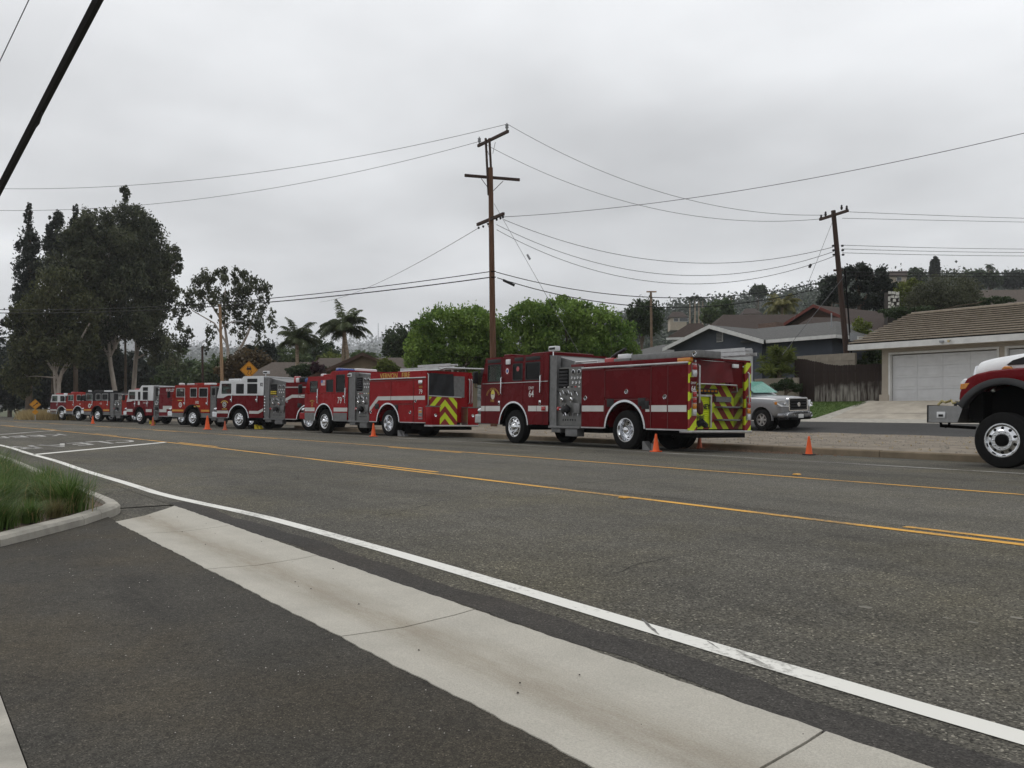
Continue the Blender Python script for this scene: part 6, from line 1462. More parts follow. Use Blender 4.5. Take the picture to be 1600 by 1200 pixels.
def house(name, label, c, yaw, L, Wd, ze, zr, zb, wallm, roofm, trimm=None, oh=.5, hip=0.0, cat='house'):
    e = empty(name, (c[0], c[1], zb), yaw); tag(e, label, cat)
    h = ze - zb; r_ = zr - zb
    if hip: MB().box(-L / 2, L / 2, -Wd / 2, Wd / 2, -1, h).build('wall', wallm, e)
    else: MB().prism([(-Wd / 2, -1), (Wd / 2, -1), (Wd / 2, h), (0, r_ - .12), (-Wd / 2, h)], -L / 2, L / 2, 'x').build('wall', wallm, e)
    k = (r_ - h) / (Wd / 2); ez = h - k * oh
    for s_ in (-1, 1):
        slab('roof', [(-L / 2 - oh, s_ * (Wd / 2 + oh), ez), (L / 2 + oh, s_ * (Wd / 2 + oh), ez), (L / 2 + oh - hip, 0, r_), (-L / 2 - oh + hip, 0, r_)], .12, roofm, e)
        if hip: slab('roof', [(s_ * (L / 2 + oh), -Wd / 2 - oh, ez), (s_ * (L / 2 + oh), Wd / 2 + oh, ez), (s_ * (L / 2 + oh - hip), 0, r_)], .12, roofm, e)
    if trimm:
        for s_ in (-1, 1):
            MB().box(-L / 2 - oh, L / 2 + oh, s_ * (Wd / 2 + oh) - .02, s_ * (Wd / 2 + oh) + .02, ez - .2, ez + .02).build('fascia', trimm, e)
            if not hip:
                for q_ in (-1, 1): MB().obox((s_ * (L / 2 + oh) - .02, q_ * (Wd / 2 + oh), ez - .2), (0, -q_ * (Wd / 2 + oh), r_ - ez), (.04, 0, 0), (0, 0, .24)).build('barge_board', trimm, e)
    for k_ in (-.3, .05, .3):
        w_ = MB().box(L * k_, L * k_ + 1.5, -Wd / 2 - .05, -Wd / 2 - .002, h - 1.7, h - .5).build('window', TRIMW, e); MB().box(L * k_ + .08, L * k_ + 1.42, -Wd / 2 - .06, -Wd / 2 - .051, h - 1.62, h - .58).build('pane', WINDK, w_)
    return e
BRW = mat('brown board siding', (.085, .055, .042), .85, var=.2, vscale=3); TANW = mat('tan siding', (.22, .18, .12), .85, var=.15, vscale=3); CREAM = mat('cream stucco', (.42, .36, .28), .9, var=.1); REDT = mat('dark red trim', (.15, .045, .035), .7)
c = at(498, 600, 72); house('ranch_house', 'long brown-roofed house behind the queen palms', c, R(50), 10, 8, 3.35, 4.95, .8, TANW, SHINGB, BRW, hip=1.5)
c = at(578, 600, 65); house('gabled_house', 'tan gable-fronted house right of the taller palm', c, R(148), 9, 7, 3.35, 4.95, .8, TANW, SHINGB, BRW)
c = at(622, 600, 70); house('ranch_house', 'brown roof left of the pepper trees', c, R(50), 12, 9, 3.5, 5.2, .8, TANW, SHINGB, BRW)
c = at(1345, 600, 69); bh_ = house('brown_house', 'dark brown house with a red-edged gable behind the leaning pole', c, R(88), 11, 10, 6.8, 9.0, 3.0, BRW, SHINGR, REDT)
c = at(1225, 600, 78); house('red_roof_house', 'low house with a red-brown roof above the grey house', c, R(52), 14, 9, 7.9, 9.6, 4.0, BRW, SHINGR, None, hip=2)
c = at(1262, 600, 74); house('white_dormer', 'small white-trimmed gable on the red-brown roof', c, R(140), 3, 2.2, 8.4, 9.3, 6.0, CREAM, SHINGR, TRIMW, oh=.2)
c = at(1590, 600, 92); house('hill_house', 'grey-brown roofed house above the tiled garage roof', c, R(48), 16, 12, 11.0, 13.8, 6.0, BRW, SHINGB, None, hip=3)
c = at(1360, 600, 62); house('brown_house', 'dark roofed wing left of the stone chimney', c, R(60), 11, 8, 6.2, 7.6, 3.0, BRW, SHINGR, None, hip=1.5)
c = at(1086, 600, 84); house('pavilion', 'white pavilion roof behind the grey house', c, R(30), 3.6, 3.6, 8.2, 9.4, 5.0, TRIMW, SHINGR, TRIMW, hip=1.7, cat='pavilion')
for px, py, d, w_, lb in ((1058, 500, 270, 5, 'cream house low on the hillside at the left'), (1172, 495, 270, 5, 'small cream house on the hillside behind the red roof'), (1410, 437, 260, 10, 'pale house on the hill crest beyond the pine')):
    c = at(px, py, d); house('hillside_house', lb, c, R(50), w_, 7, c.z + .8, c.z + 2.6, c.z - 2.5, CREAM, SHINGR, None, hip=1.5)
# stone chimney: irregular pale stones in dark joints
c = at(1393, 482, 60); ch = empty('stone_chimney', (c.x, c.y, c.z - .3), R(54)); tag(ch, 'white stone chimney in front of the round tree', 'chimney')
MB().box(-.38, .38, -.3, .3, -2.2, 1.42).build('core', mat('dark mortar', (.05, .045, .04), .9), ch)
STONE = mat('pale chimney stone', (.66, .64, .58), .85, var=.25, vscale=4)
for r_ in range(6):
    x = -.38
    while x < .34:
        w_ = min(rnd.uniform(.16, .32), .40 - x); z = .0 + r_ * .24 + rnd.uniform(-.05, .05)
        if rnd.random() < .12: x += w_ * .7; continue
        MB().prism([(x + .01, z + rnd.uniform(.01, .05)), (x + w_ - .02, z + rnd.uniform(.01, .05)), (x + w_ - rnd.uniform(.01, .04), z + rnd.uniform(.18, .23)), (x + rnd.uniform(.01, .04), z + rnd.uniform(.18, .23))], -.34, -.29).build('stone', STONE, ch)
        MB().prism([(x * .78 + .01, z + .02), ((x + w_) * .78 - .02, z + .03), ((x + w_) * .78 - .02, z + .2), (x * .78 + .02, z + .21)], .37, .42, 'x').build('stone', STONE, ch)
        x += w_
# ---------------------------------------------------------------- foliage
def leaves_mesh(name, cen, size, m, droop=0.0, aspect=.5, flat_=0.0, rng=None):
    rng = rng or npr; n = len(cen)
    a = rng.normal(size=(n, 3)); a[:, 2] = a[:, 2] * (1 - flat_) - droop * 1.6; a /= np.linalg.norm(a, axis=1)[:, None] + 1e-9
    b = rng.normal(size=(n, 3)); b -= a * (a * b).sum(1)[:, None]; b /= np.linalg.norm(b, axis=1)[:, None] + 1e-9
    s = size * rng.uniform(.6, 1.4, n)[:, None]
    v = np.empty((n, 4, 3)); v[:, 0] = cen - a * s * .5; v[:, 1] = cen + b * s * aspect * .5; v[:, 2] = cen + a * s * .5; v[:, 3] = cen - b * s * aspect * .5
    me = bpy.data.meshes.new(name); me.vertices.add(n * 4); me.vertices.foreach_set('co', v.ravel())
    me.loops.add(n * 4); me.loops.foreach_set('vertex_index', np.arange(n * 4)); me.polygons.add(n)
    me.polygons.foreach_set('loop_start', np.arange(n) * 4); me.polygons.foreach_set('loop_total', np.full(n, 4)); me.update(); me.validate()
    me.materials.append(m); return me
def cloud(blobs, n, sub=.22, hollow=.35, subn=40):
    "blobs (centre, radii); leaves gather in small tufts through each blob"
    vol = np.array([max(1e-3, b[1][0] * b[1][1] * b[1][2]) ** .75 for b in blobs]); vol /= vol.sum(); out = []
    for (c, r), f in zip(blobs, vol):
        k = max(20, int(n * f)); ns = max(6, int(subn * (1 + f * 4)))
        d = npr.normal(size=(ns, 3)); d /= np.linalg.norm(d, axis=1)[:, None]; rad = npr.uniform(hollow, 1, ns) ** .6
        tc_ = np.array(c) + d * rad[:, None] * np.array(r)
        idx = npr.integers(0, ns, k); sg = sub * min(r)
        p = tc_[idx] + npr.normal(size=(k, 3)) * sg * npr.uniform(.5, 1.2, ns)[idx][:, None]
        out.append(p)
    return np.concatenate(out)
def limb(pts, r0, r1, mb, n=7): 
    k = len(pts); mb.tube(pts, [r0 + (r1 - r0) * i / (k - 1) for i in range(k)], n)
def tree(name, label, base, blobs, nleaf, lsize, lm, bark, trunk_r, cat='tree', group=None, droop=.2, sub=.2, hollow=.35, limbs=True, aspect=.5, trunk_top=None, lean=(0, 0), subn=44, forks=None, sat=3):
    base = Vector(base); e = empty(name, base); tag(e, label, cat, group)
    B = [(Vector(c) - base, r) for c, r in blobs]
    S_ = []
    for c, r in B:
        for _ in range(sat):
            d_ = Vector((rnd.gauss(0, 1), rnd.gauss(0, 1), rnd.gauss(0, .8))).normalized(); f_ = rnd.uniform(.12, .30)
            S_.append((c + Vector((d_.x * r[0], d_.y * r[1], d_.z * r[2])) * rnd.uniform(.95, 1.28), tuple(q * f_ for q in r)))
    cen = cloud([(tuple(c), r) for c, r in B + S_], nleaf, sub, hollow, subn)
    mesh_obj('crown', leaves_mesh('crown', cen, lsize, lm, droop, aspect), None, e)
    mb = MB(); zt = trunk_top if trunk_top is not None else sum(c.z for c, r in B) / len(B)
    cx = sum(c.x for c, r in B) / len(B); cy = sum(c.y for c, r in B) / len(B)
    top_ = Vector((cx * .5 + lean[0], cy * .5 + lean[1], zt))
    tp = [Vector((0, 0, -.4)), top_ * .3 + Vector((trunk_r * .6, 0, 0)), top_ * .65 - Vector((trunk_r * .5, trunk_r * .3, 0)), top_]
    if trunk_r: limb(tp, trunk_r, trunk_r * .55, mb, 10)
    if limbs and trunk_r:
        for c, r in B:
            st = tp[2].lerp(tp[3], rnd.uniform(0, 1)) if c.z > tp[2].z else tp[1].lerp(tp[2], rnd.uniform(.4, 1))
            mid = st.lerp(c, .5) + Vector((rnd.uniform(-.3, .3), rnd.uniform(-.3, .3), rnd.uniform(0, .5))) * min(1.5, (c - st).length * .2)
            limb([st, mid, c], trunk_r * .42, trunk_r * .10, mb, 6)
            for _ in range(3):
                t_ = c + Vector((rnd.uniform(-1, 1) * r[0], rnd.uniform(-1, 1) * r[1], rnd.uniform(-.3, .9) * r[2])) * .8
                limb([mid.lerp(c, .5), (mid.lerp(c, .5) + t_) / 2 + Vector((0, 0, .1)), t_], trunk_r * .16, trunk_r * .04, mb, 5)
    if forks:
        for pts, r0, r1 in forks: limb([Vector(p) - base for p in pts], r0, r1, mb, 8)
    if mb.v: mb.build('trunk', bark, e, True)
    return e
def blob(px, py, rx, ry, d, dep=None):
    k = d / FPX; c = at(px, py, d); rx *= k; ry *= k
    return (c, (rx, dep if dep else rx, ry))
EUC = leaf_mat('eucalyptus leaves', (.022, .032, .018), (.125, .138, .075), .35)
EUCG = leaf_mat('olive eucalyptus leaves', (.026, .036, .014), (.125, .132, .055), .35)
EUCK = leaf_mat('dark pine needles', (.016, .026, .020), (.045, .056, .040), .35)
PEP = leaf_mat('bright feathery leaves', (.070, .142, .026), (.225, .33, .072), .4, .4)
DKG = leaf_mat('dark green leaves', (.022, .040, .016), (.06, .088, .034), .35)
MIDG = leaf_mat('mid green leaves', (.045, .078, .028), (.11, .145, .055), .35)
YELG = leaf_mat('yellow green leaves', (.07, .10, .02), (.19, .22, .05), .35)
BRN = leaf_mat('brownish leaves', (.05, .036, .018), (.12, .085, .04), .35)
PURP = leaf_mat('plum leaves', (.035, .018, .022), (.08, .035, .045), .35)
GRASSM = leaf_mat('grass blades', (.040, .085, .018), (.14, .215, .06), .6, .35)
STRAW = leaf_mat('dry straw', (.26, .19, .08), (.45, .35, .17), .5, .3)
PALMM = leaf_mat('palm fronds', (.045, .065, .030), (.13, .155, .075), .4, .3)
PALMY = leaf_mat('yellowed palm fronds', (.10, .11, .03), (.24, .22, .08), .4, .3)

# big eucalyptus group on the left
def G0(px, d, z=-.1): p = at(px, 640, d); p.z = z; return p
B = lambda L_, d: [blob(*q, d) for q in L_]
tree('conifer_tree', 'dark narrow conifer at the left edge of the tall grove', G0(45, 104), B([(45, 325, 3, 9), (45, 342, 6, 18), (46, 380, 16, 24), (46, 420, 22, 26), (44, 465, 20, 26), (46, 510, 26, 28), (42, 560, 30, 30)], 104), 18000, .36, EUCK, BARK, .4, droop=.4)
tree('conifer_tree', 'slim dark spire left of centre in the tall grove', G0(84, 108), B([(78, 358, 6, 16), (91, 345, 7, 18), (86, 385, 16, 22), (88, 420, 18, 24)], 108), 9000, .36, EUCK, BARK, .35, droop=.4)
tree('conifer_tree', 'slender spire tip rising just right of the other spires', G0(118, 108), B([(118, 330, 4, 10), (118, 352, 10, 14), (117, 380, 18, 20)], 108), 3600, .34, EUCK, BARK, .3, droop=.4)
tree('eucalyptus_tree', 'spreading eucalyptus with a pale forked trunk at the left of the grove', G0(91, 92), B([(95, 450, 34, 30), (70, 490, 34, 32), (125, 490, 30, 34), (50, 545, 30, 34), (95, 535, 40, 34), (28, 500, 14, 30), (30, 590, 22, 26), (130, 545, 24, 30)], 92), 34000, .34, EUCG, BARK_P, .19, droop=.7, trunk_top=5.4,
     forks=[([G0(91, 92), at(92, 600, 92), at(97, 580, 92), at(118, 545, 91.5), at(140, 505, 91)], .24, .08), ([at(92, 598, 92), at(86, 575, 92.2), at(80, 545, 92.4)], .14, .06), ([at(104, 567, 92), at(99, 545, 92), at(112, 530, 92)], .16, .06)])
tree('eucalyptus_tree', 'largest eucalyptus in the middle of the grove, pale straight trunk', G0(184, 97), B([(150, 350, 26, 24), (125, 375, 28, 26), (170, 385, 40, 32), (110, 420, 34, 32), (150, 430, 44, 36), (190, 440, 40, 36), (130, 480, 36, 32), (170, 500, 36, 34), (205, 500, 28, 30), (150, 545, 26, 24)], 97), 52000, .34, EUC, BARK_P, .32, droop=.6, trunk_top=9.5,
     forks=[([at(179, 545, 97), at(182, 525, 97), at(196, 505, 97)], .26, .10), ([at(179, 540, 97), at(166, 518, 97), at(158, 508, 97)], .2, .08)])
tree('eucalyptus_tree', 'tall eucalyptus with a rounded crown on the right of the grove', G0(203, 101), B([(205, 345, 30, 26), (232, 375, 26, 30), (195, 380, 30, 28), (240, 420, 28, 32), (215, 430, 36, 34), (268, 395, 11, 14), (275, 412, 9, 18), (255, 455, 20, 26), (230, 480, 30, 32), (235, 520, 24, 26), (250, 545, 18, 26)], 101), 44000, .34, EUC, BARK_P, .33, droop=.6, trunk_top=10.5)
tree('eucalyptus_tree', 'small tuft of foliage standing above the grove top', G0(196, 103), B([(192, 298, 4, 6), (199, 301, 4, 6), (195, 294, 3, 4), (196, 311, 4, 6)], 103), 420, .34, EUC, BARK, .16, droop=.3, limbs=False, trunk_top=21)
tree('eucalyptus_tree', 'open drooping eucalyptus right of the grove behind the street light', G0(357, 88), B([(350, 432, 34, 14), (320, 448, 22, 18), (385, 445, 24, 18), (300, 470, 18, 20), (410, 465, 14, 26), (342, 470, 20, 16), (375, 475, 22, 24), (280, 490, 12, 18), (395, 500, 18, 22), (285, 525, 14, 22), (268, 550, 16, 26), (330, 515, 8, 18), (425, 500, 7, 20), (372, 515, 12, 20), (352, 500, 10, 14), (322, 540, 6, 14), (405, 525, 8, 20)], 88), 10500, .30, EUC, BARK_P, .16, droop=.9, sub=.22, trunk_top=4.2, subn=15, limbs=False,
     forks=[([at(358, 590, 88), at(356, 545, 88), at(350, 500, 88), at(352, 450, 88)], .20, .06), ([at(360, 565, 88), at(378, 540, 88), at(388, 520, 88), at(396, 490, 88)], .18, .06), ([at(352, 510, 88), at(330, 475, 88), at(315, 460, 88)], .13, .05), ([at(356, 540, 88), at(335, 505, 88), at(300, 485, 88)], .11, .04)])
# darker growth under and behind
def bush(name, label, blobs, n, ls, m, base=None, droop=.1, cat='bush', r=.12, **k):
    c = blobs[0][0]; b = Vector((c.x, c.y, max(-.1, land_z(c.x, c.y)))) if base is None else base
    return tree(name, label, b, blobs, n, ls, m, BARK, r, cat=cat, droop=droop, **k)
bush('dark_tree', 'dark dense tree low at the left edge behind the road', B([(15, 590, 34, 40), (-15, 570, 30, 50), (45, 610, 30, 28)], 118), 9000, .7, EUCK, droop=.3, cat='tree', r=.3)
bush('dark_tree', 'dark understorey tree behind the leftmost fire engine', B([(85, 600, 30, 34), (120, 590, 26, 40), (60, 620, 25, 20)], 112), 8000, .65, EUCK, droop=.3, cat='tree', r=.3)
bush('dark_tree', 'dark understorey tree between the pale trunks', B([(150, 590, 24, 40), (180, 580, 20, 44), (210, 590, 24, 42), (150, 560, 24, 24)], 114), 8000, .65, EUCK, droop=.3, cat='tree', r=.3)
bush('green_tree', 'hazy green tree behind the FULLERTON engine', B([(265, 585, 36, 32), (235, 595, 30, 28), (300, 590, 26, 26)], 135), 8000, .6, MIDG, cat='tree', r=.3)
bush('green_tree', 'green bush mass below the drooping eucalyptus', B([(320, 590, 26, 20), (345, 580, 22, 24)], 120), 4500, .5, MIDG, cat='tree', r=.2)
bush('brown_bush', 'brownish bushy tree behind the slippery road sign', B([(388, 570, 30, 24), (365, 580, 20, 18), (405, 575, 20, 22)], 78), 6000, .34, BRN, cat='tree', r=.2)
bush('dark_tree', 'dark bush behind the brownish tree', B([(415, 555, 20, 18), (395, 552, 14, 12)], 96), 2600, .42, EUCK, cat='tree', r=.2)
for px, py, rx, ry, d, m, lb in ((450, 560, 30, 16, 110, MIDG, 'green tree crown left of the shorter palm'), (500, 555, 34, 22, 125, DKG, 'dark tree between the two palms'), (515, 566, 16, 14, 100, YELG, 'bright green shrub between the palms'), (565, 562, 26, 12, 115, MIDG, 'rounded green tree right of the taller palm'),
                                    (625, 535, 24, 26, 92, DKG, 'dark tree left of the pepper trees'), (655, 530, 14, 24, 98, DKG, 'dark tree peeping over the left pepper tree')):
    bush('background_tree', lb, [blob(px, py, rx, ry, d), blob(px + rx * .5, py + ry * .4, rx * .7, ry * .7, d), blob(px - rx * .55, py + ry * .35, rx * .6, ry * .7, d)], 4200, .36 * d / 90, m, cat='tree', r=.2)
bush('clipped_hedge', 'clipped green hedge in front of the brown-roofed house', B([(480, 578, 22, 9), (462, 581, 14, 8), (505, 580, 14, 7)], 62), 5000, .16, DKG, hollow=.6)
bush('plum_shrub', 'dark plum-coloured shrub beside the hedge', B([(492, 575, 6, 10), (502, 578, 6, 8)], 60), 700, .2, PURP)
bush('feathery_shrub', 'yellow-green shrub in front of the gabled house', B([(603, 572, 12, 12), (592, 580, 12, 8), (615, 580, 10, 9)], 58), 2600, .2, YELG)
# pepper trees
PA = [(700, 505, 45, 24), (665, 540, 30, 28), (735, 510, 40, 28), (690, 550, 40, 26), (735, 555, 40, 28), (770, 530, 30, 34), (650, 558, 18, 18), (780, 565, 26, 22)]
PB = [(880, 492, 48, 22), (830, 500, 36, 26), (930, 505, 40, 24), (965, 530, 28, 26), (870, 530, 50, 30), (925, 545, 46, 24), (815, 535, 28, 30), (985, 548, 14, 16), (850, 560, 40, 22), (905, 570, 40, 18)]
tree('pepper_tree', 'broad feathery green tree left of the tall utility pole', G0(715, 54, .1), B(PA, 54), 34000, .20, PEP, BARK, .28, droop=.55, sub=.17, trunk_top=3.0, subn=90, hollow=.6, sat=7)
tree('pepper_tree', 'broad feathery green tree right of the tall utility pole', G0(890, 52, .1), B(PB, 52), 42000, .20, PEP, BARK, .30, droop=.55, sub=.17, trunk_top=3.0, subn=90, hollow=.6, sat=7)
bush('dark_tree', 'dark tree beside the small tan utility pole', B([(1005, 485, 22, 18), (1000, 505, 24, 18), (1018, 500, 18, 20), (990, 490, 10, 12)], 86), 5200, .34, DKG, cat='tree', r=.2)

# palms
def frond(mb_cen, o, az, el, L_, n, cen, dirs):
    pass
def palm(name, label, base, crown, L_, nf, lm, trunk_r, dead=0, up=.9, trunks=None, feather=True):
    base = Vector(base); crown = Vector(crown); e = empty(name, base); tag(e, label, 'palm tree')
    V_, F_ = [], []
    for f in range(nf):
        az = 2 * PI * f * .618 + rnd.uniform(-.2, .2); el = rnd.uniform(.25, 1.45) if up > .5 else rnd.uniform(-.6, .9); ll = L_ * rnd.uniform(.8, 1.15)
        p = crown - base; d = Vector((math.cos(az) * math.cos(el), math.sin(az) * math.cos(el), math.sin(el))); seg = 9; pts = [p.copy()]
        for k in range(seg):
            p = p + d * ll / seg; d = (d + Vector((0, 0, -.15 - .04 * k * .5))).normalized(); pts.append(p.copy())
        for k in range(seg):
            a, b = pts[k], pts[k + 1]; t_ = (b - a).normalized(); sd_ = t_.cross(Vector((0, 0, 1))); sd_ = sd_.normalized() if sd_.length > .01 else Vector((1, 0, 0))
            w = L_ * .22 * math.sin(PI * min(1, (k + .8) / (seg + .6))) + .05
            for s_ in (-1, 1):
                for j in range(7):
                    q = a.lerp(b, j / 7); tip = q + sd_ * s_ * w * rnd.uniform(.7, 1.1) + t_ * w * .55 + Vector((0, 0, -w * rnd.uniform(.5, 1.1)))
                    m_ = (q + tip) / 2 + Vector((0, 0, w * .12)); i0 = len(V_); n_ = t_ * L_ * .008
                    V_ += [q - n_, q + n_, m_ + n_ * 1.3, tip, m_ - n_ * 1.3]; F_.append((i0, i0 + 1, i0 + 2, i0 + 3, i0 + 4))
            i0 = len(V_); w2 = L_ * .012; V_ += [a - sd_ * w2, a + sd_ * w2, b + sd_ * w2, b - sd_ * w2]; F_.append((i0, i0 + 1, i0 + 2, i0 + 3))
    me = bpy.data.meshes.new('fronds'); me.from_pydata([tuple(v) for v in V_], [], F_); me.materials.append(lm); mesh_obj('fronds', me, None, e)
    mb = MB(); tp = crown - base
    for off_ in (trunks or [0]):
        mb.tube([Vector((off_ * 2.2, off_, -.3)), Vector((off_, off_ * .5, tp.z * .5)) + Vector((tp.x * .4, tp.y * .4, 0)), tp], [trunk_r * 1.2, trunk_r, trunk_r * .75], 9)
    mb.build('trunk', mat('palm trunk bark', (.33, .26, .19), .9, var=.4, vscale=3, stretch=(1, 1, 5)), e, True)
    return e
palm('queen_palm', 'shorter drooping palm left, in front of the long brown roof', G0(466, 66, .4), at(464, 535, 66), 2.1, 24, PALMM, .16)
palm('queen_palm', 'taller drooping palm with a double trunk beside the gabled house', G0(543, 66, .4), at(538, 517, 66), 2.4, 26, PALMM, .16, trunks=[-.3, .3])
palm('yellow_palm', 'yellow-green palm below the hill right of centre', G0(1222, 105, 6), at(1222, 480, 105), 2.6, 26, PALMY, .2)
hillp = [(1078, 466, 300, 'left'), (1086, 464, 300, 'second'), (1092, 466, 305, 'third'), (1098, 467, 300, 'right')]
for px, py, d, w_ in hillp:
    t_ = at(px, py, d); b_ = Vector((t_.x, t_.y, t_.z - 9)); palm('fan_palm', w_ + ' palm of the four tall ones on the hill crest', b_, t_, 2.0, 16, DKG, .25, up=0)
for px, py, d, lb in ((1545, 414, 300, 'taller of two palms standing on the right hill crest'), (1549, 418, 300, 'shorter of two palms standing on the right hill crest'), (1143, 463, 320, 'single palm on the crest right of the four palms'), (1208, 456, 320, 'single palm right of the domed tree on the crest')):
    t_ = at(px, py, d); b_ = Vector((t_.x, t_.y, t_.z - 8)); palm('fan_palm', lb, b_, t_, 1.9, 16, DKG, .25, up=0)
# yucca by the wall: sword leaves
yb = Vector((-29.5, 39.25, 2.5)); ye = empty('spiky_shrub', yb); tag(ye, 'spiky yellow-green shrub on the planter wall in front of the grey house', 'shrub')
V_, F_ = [], []
for h_ in range(40):
    o = Vector((rnd.gauss(0, .42), rnd.gauss(0, .42), rnd.uniform(.2, 1.7)))
    o.x *= 1 - .3 * o.z / 1.9; o.y *= 1 - .3 * o.z / 1.9
    for k in range(46):
        az = rnd.uniform(0, 2 * PI); el = rnd.uniform(-.5, 1.3); d = Vector((math.cos(az) * math.cos(el), math.sin(az) * math.cos(el), math.sin(el))); L_ = rnd.uniform(.35, .6)
        sd_ = d.cross(Vector((rnd.uniform(-1, 1), rnd.uniform(-1, 1), .3))).normalized() * .022; i0 = len(V_)
        V_ += [o - sd_, o + sd_, o + d * L_ * .6 + sd_ * .8, o + d * L_ + Vector((0, 0, -.06)), o + d * L_ * .6 - sd_ * .8]; F_.append((i0, i0 + 1, i0 + 2, i0 + 3, i0 + 4))
me = bpy.data.meshes.new('sword_leaves'); me.from_pydata([tuple(v) for v in V_], [], F_); me.materials.append(YELG); mesh_obj('sword_leaves', me, None, ye)
MB().tube([(0, 0, -.3), (.05, .02, .8)], .09, 7).tube([(0, 0, 0), (-.3, .1, .9)], .07, 7).build('stem', BARK, ye, True)
# right-hand trees
bush('dark_shrub', 'dark low shrub at the foot of the planter wall', B([(1230, 600, 12, 9), (1245, 606, 9, 6), (1212, 605, 10, 7)], 45), 2200, .12, DKG)
bush('green_shrub', 'green shrub between the leaning pole and the tiled roof', B([(1345, 515, 14, 18), (1355, 535, 18, 20), (1340, 550, 14, 18), (1370, 560, 14, 12), (1350, 565, 22, 14)], 50), 9000, .15, YELG, cat='tree')
bush('green_shrub', 'dark green shrub under the eave of the garage house', B([(1352, 572, 24, 10), (1366, 552, 12, 12)], 48.5), 3000, .15, DKG)
tree('pine_tree', 'dark flat-topped pine behind the leaning pole', at(1345, 520, 82) - Vector((0, 0, 2)), B([(1335, 425, 24, 9), (1368, 430, 20, 9), (1310, 440, 20, 10), (1385, 452, 22, 12), (1300, 458, 16, 12), (1345, 448, 18, 8), (1395, 462, 10, 8), (1325, 468, 18, 10), (1365, 470, 24, 12), (1290, 470, 12, 10)], 82), 12500, .30, EUCK, BARK, .3, droop=-.1, sub=.35, trunk_top=5.0, subn=18)
bush('round_tree', 'large rounded olive-green tree above the tiled roof', B([(1478, 462, 44, 30), (1450, 470, 30, 26), (1505, 472, 28, 24), (1475, 480, 50, 20)], 70), 26000, .17, leaf_mat('olive leaves', (.055, .062, .036), (.12, .128, .075), .35), hollow=.65, subn=70, cat='tree', r=.25, sub=.2)
bush('green_tree', 'bright green tree between the stone chimney and the round tree', B([(1420, 455, 22, 16), (1405, 470, 18, 14), (1435, 475, 18, 16)], 80), 7000, .24, YELG, cat='tree', r=.2)
bush('hedge_shrub', 'low green hedge behind the tiled roof ridge', B([(1400, 488, 22, 8), (1440, 486, 20, 7), (1555, 470, 24, 6)], 58), 5000, .16, DKG)
for px, py, rx, ry, d, m, lb in ((1185, 454, 11, 8, 290, DKG, 'domed dark tree standing on the hill crest'), (1432, 432, 12, 12, 240, DKG, 'dense grey-green tree on the crest right of the pine'), (1458, 420, 4, 12, 230, EUCK, 'slim dark cypress on the right crest'), (1463, 416, 4, 14, 230, EUCK, 'taller slim cypress on the right crest'),
                                   (1520, 435, 20, 12, 240, DKG, 'wide dark tree group right of the cypresses'), (1545, 436, 18, 12, 240, DKG, 'dark tree below the two right-hand palms'), (1585, 436, 22, 12, 240, EUCK, 'dark tree at the right edge of the crest'), (1110, 490, 14, 12, 130, MIDG, 'green tree behind the white pavilion'), (1130, 482, 16, 14, 135, MIDG, 'green tree in front of the hill above the grey house'), (1300, 445, 16, 12, 200, DKG, 'dark tree on the slope left of the pine')):
    bush('hill_tree', lb, [blob(px, py, rx, ry, d), blob(px - rx * .4, py + ry * .5, rx * .7, ry * .6, d), blob(px + rx * .5, py + ry * .5, rx * .6, ry * .6, d)], 2600, .0038 * d, m, cat='tree', r=.25)

# ---------------------------------------------------------------- hills
def ridge(name, prof, d0, d1, m, base_z=-5):
    "terrain from a near foot at d0 up to a crest at d1; crest heights from prof (px, py)"
    px = np.linspace(prof[0][0], prof[-1][0], 90); py = np.interp(px, [p[0] for p in prof], [p[1] for p in prof]); vs = []; rows = 14
    ph = npr.uniform(0, 6, 4)
    for i in range(len(px)):
        for k in range(rows):
            u = k / (rows - 1); d = d0 + (d1 - d0) * u; c = at(px[i], py[i], d1); zc2 = c.z
            q = at(px[i], 600, d); h = zc2 * (u ** 1.15) if u <= 1 else zc2
            h += (math.sin(px[i] * .02 + ph[0] + u * 3) + math.sin(px[i] * .053 + ph[1] - u * 5)) * .02 * zc2 * math.sin(PI * u)
            vs.append((q.x, q.y, h + base_z * (1 - u)))
        c = at(px[i], py[i], d1 * 1.4); vs.append((c.x, c.y, base_z))
    R_ = rows + 1
    fs = [(i * R_ + k, (i + 1) * R_ + k, (i + 1) * R_ + k + 1, i * R_ + k + 1) for i in range(len(px) - 1) for k in range(R_ - 1)]
    me = bpy.data.meshes.new(name); me.from_pydata(vs, [], fs); me.polygons.foreach_set('use_smooth', [True] * len(fs))
    o = mesh_obj(name, me, m); o['kind'] = 'structure'; return vs, R_
HILL = mat('brushy hillside', (.030, .034, .030), .95, vscale=.05, col2=(.060, .058, .048))
v1, r1 = ridge('hill', [(850, 520), (980, 500), (1040, 486), (1100, 478), (1180, 470), (1240, 462), (1290, 452), (1350, 440), (1450, 436), (1600, 436), (1800, 425), (2200, 430)], 170, 520, HILL)
v2, r2_ = ridge('far_hill', [(-400, 545), (-100, 540), (100, 535), (230, 530), (330, 545), (430, 540), (520, 548), (580, 535), (620, 524), (660, 522), (720, 528), (900, 535), (1200, 540)], 1500, 3600, HILL)
v3, r3_ = ridge('middle_hill', [(-300, 570), (200, 562), (420, 552), (470, 560), (560, 556), (640, 548), (740, 552), (900, 560)], 700, 1700, HILL)
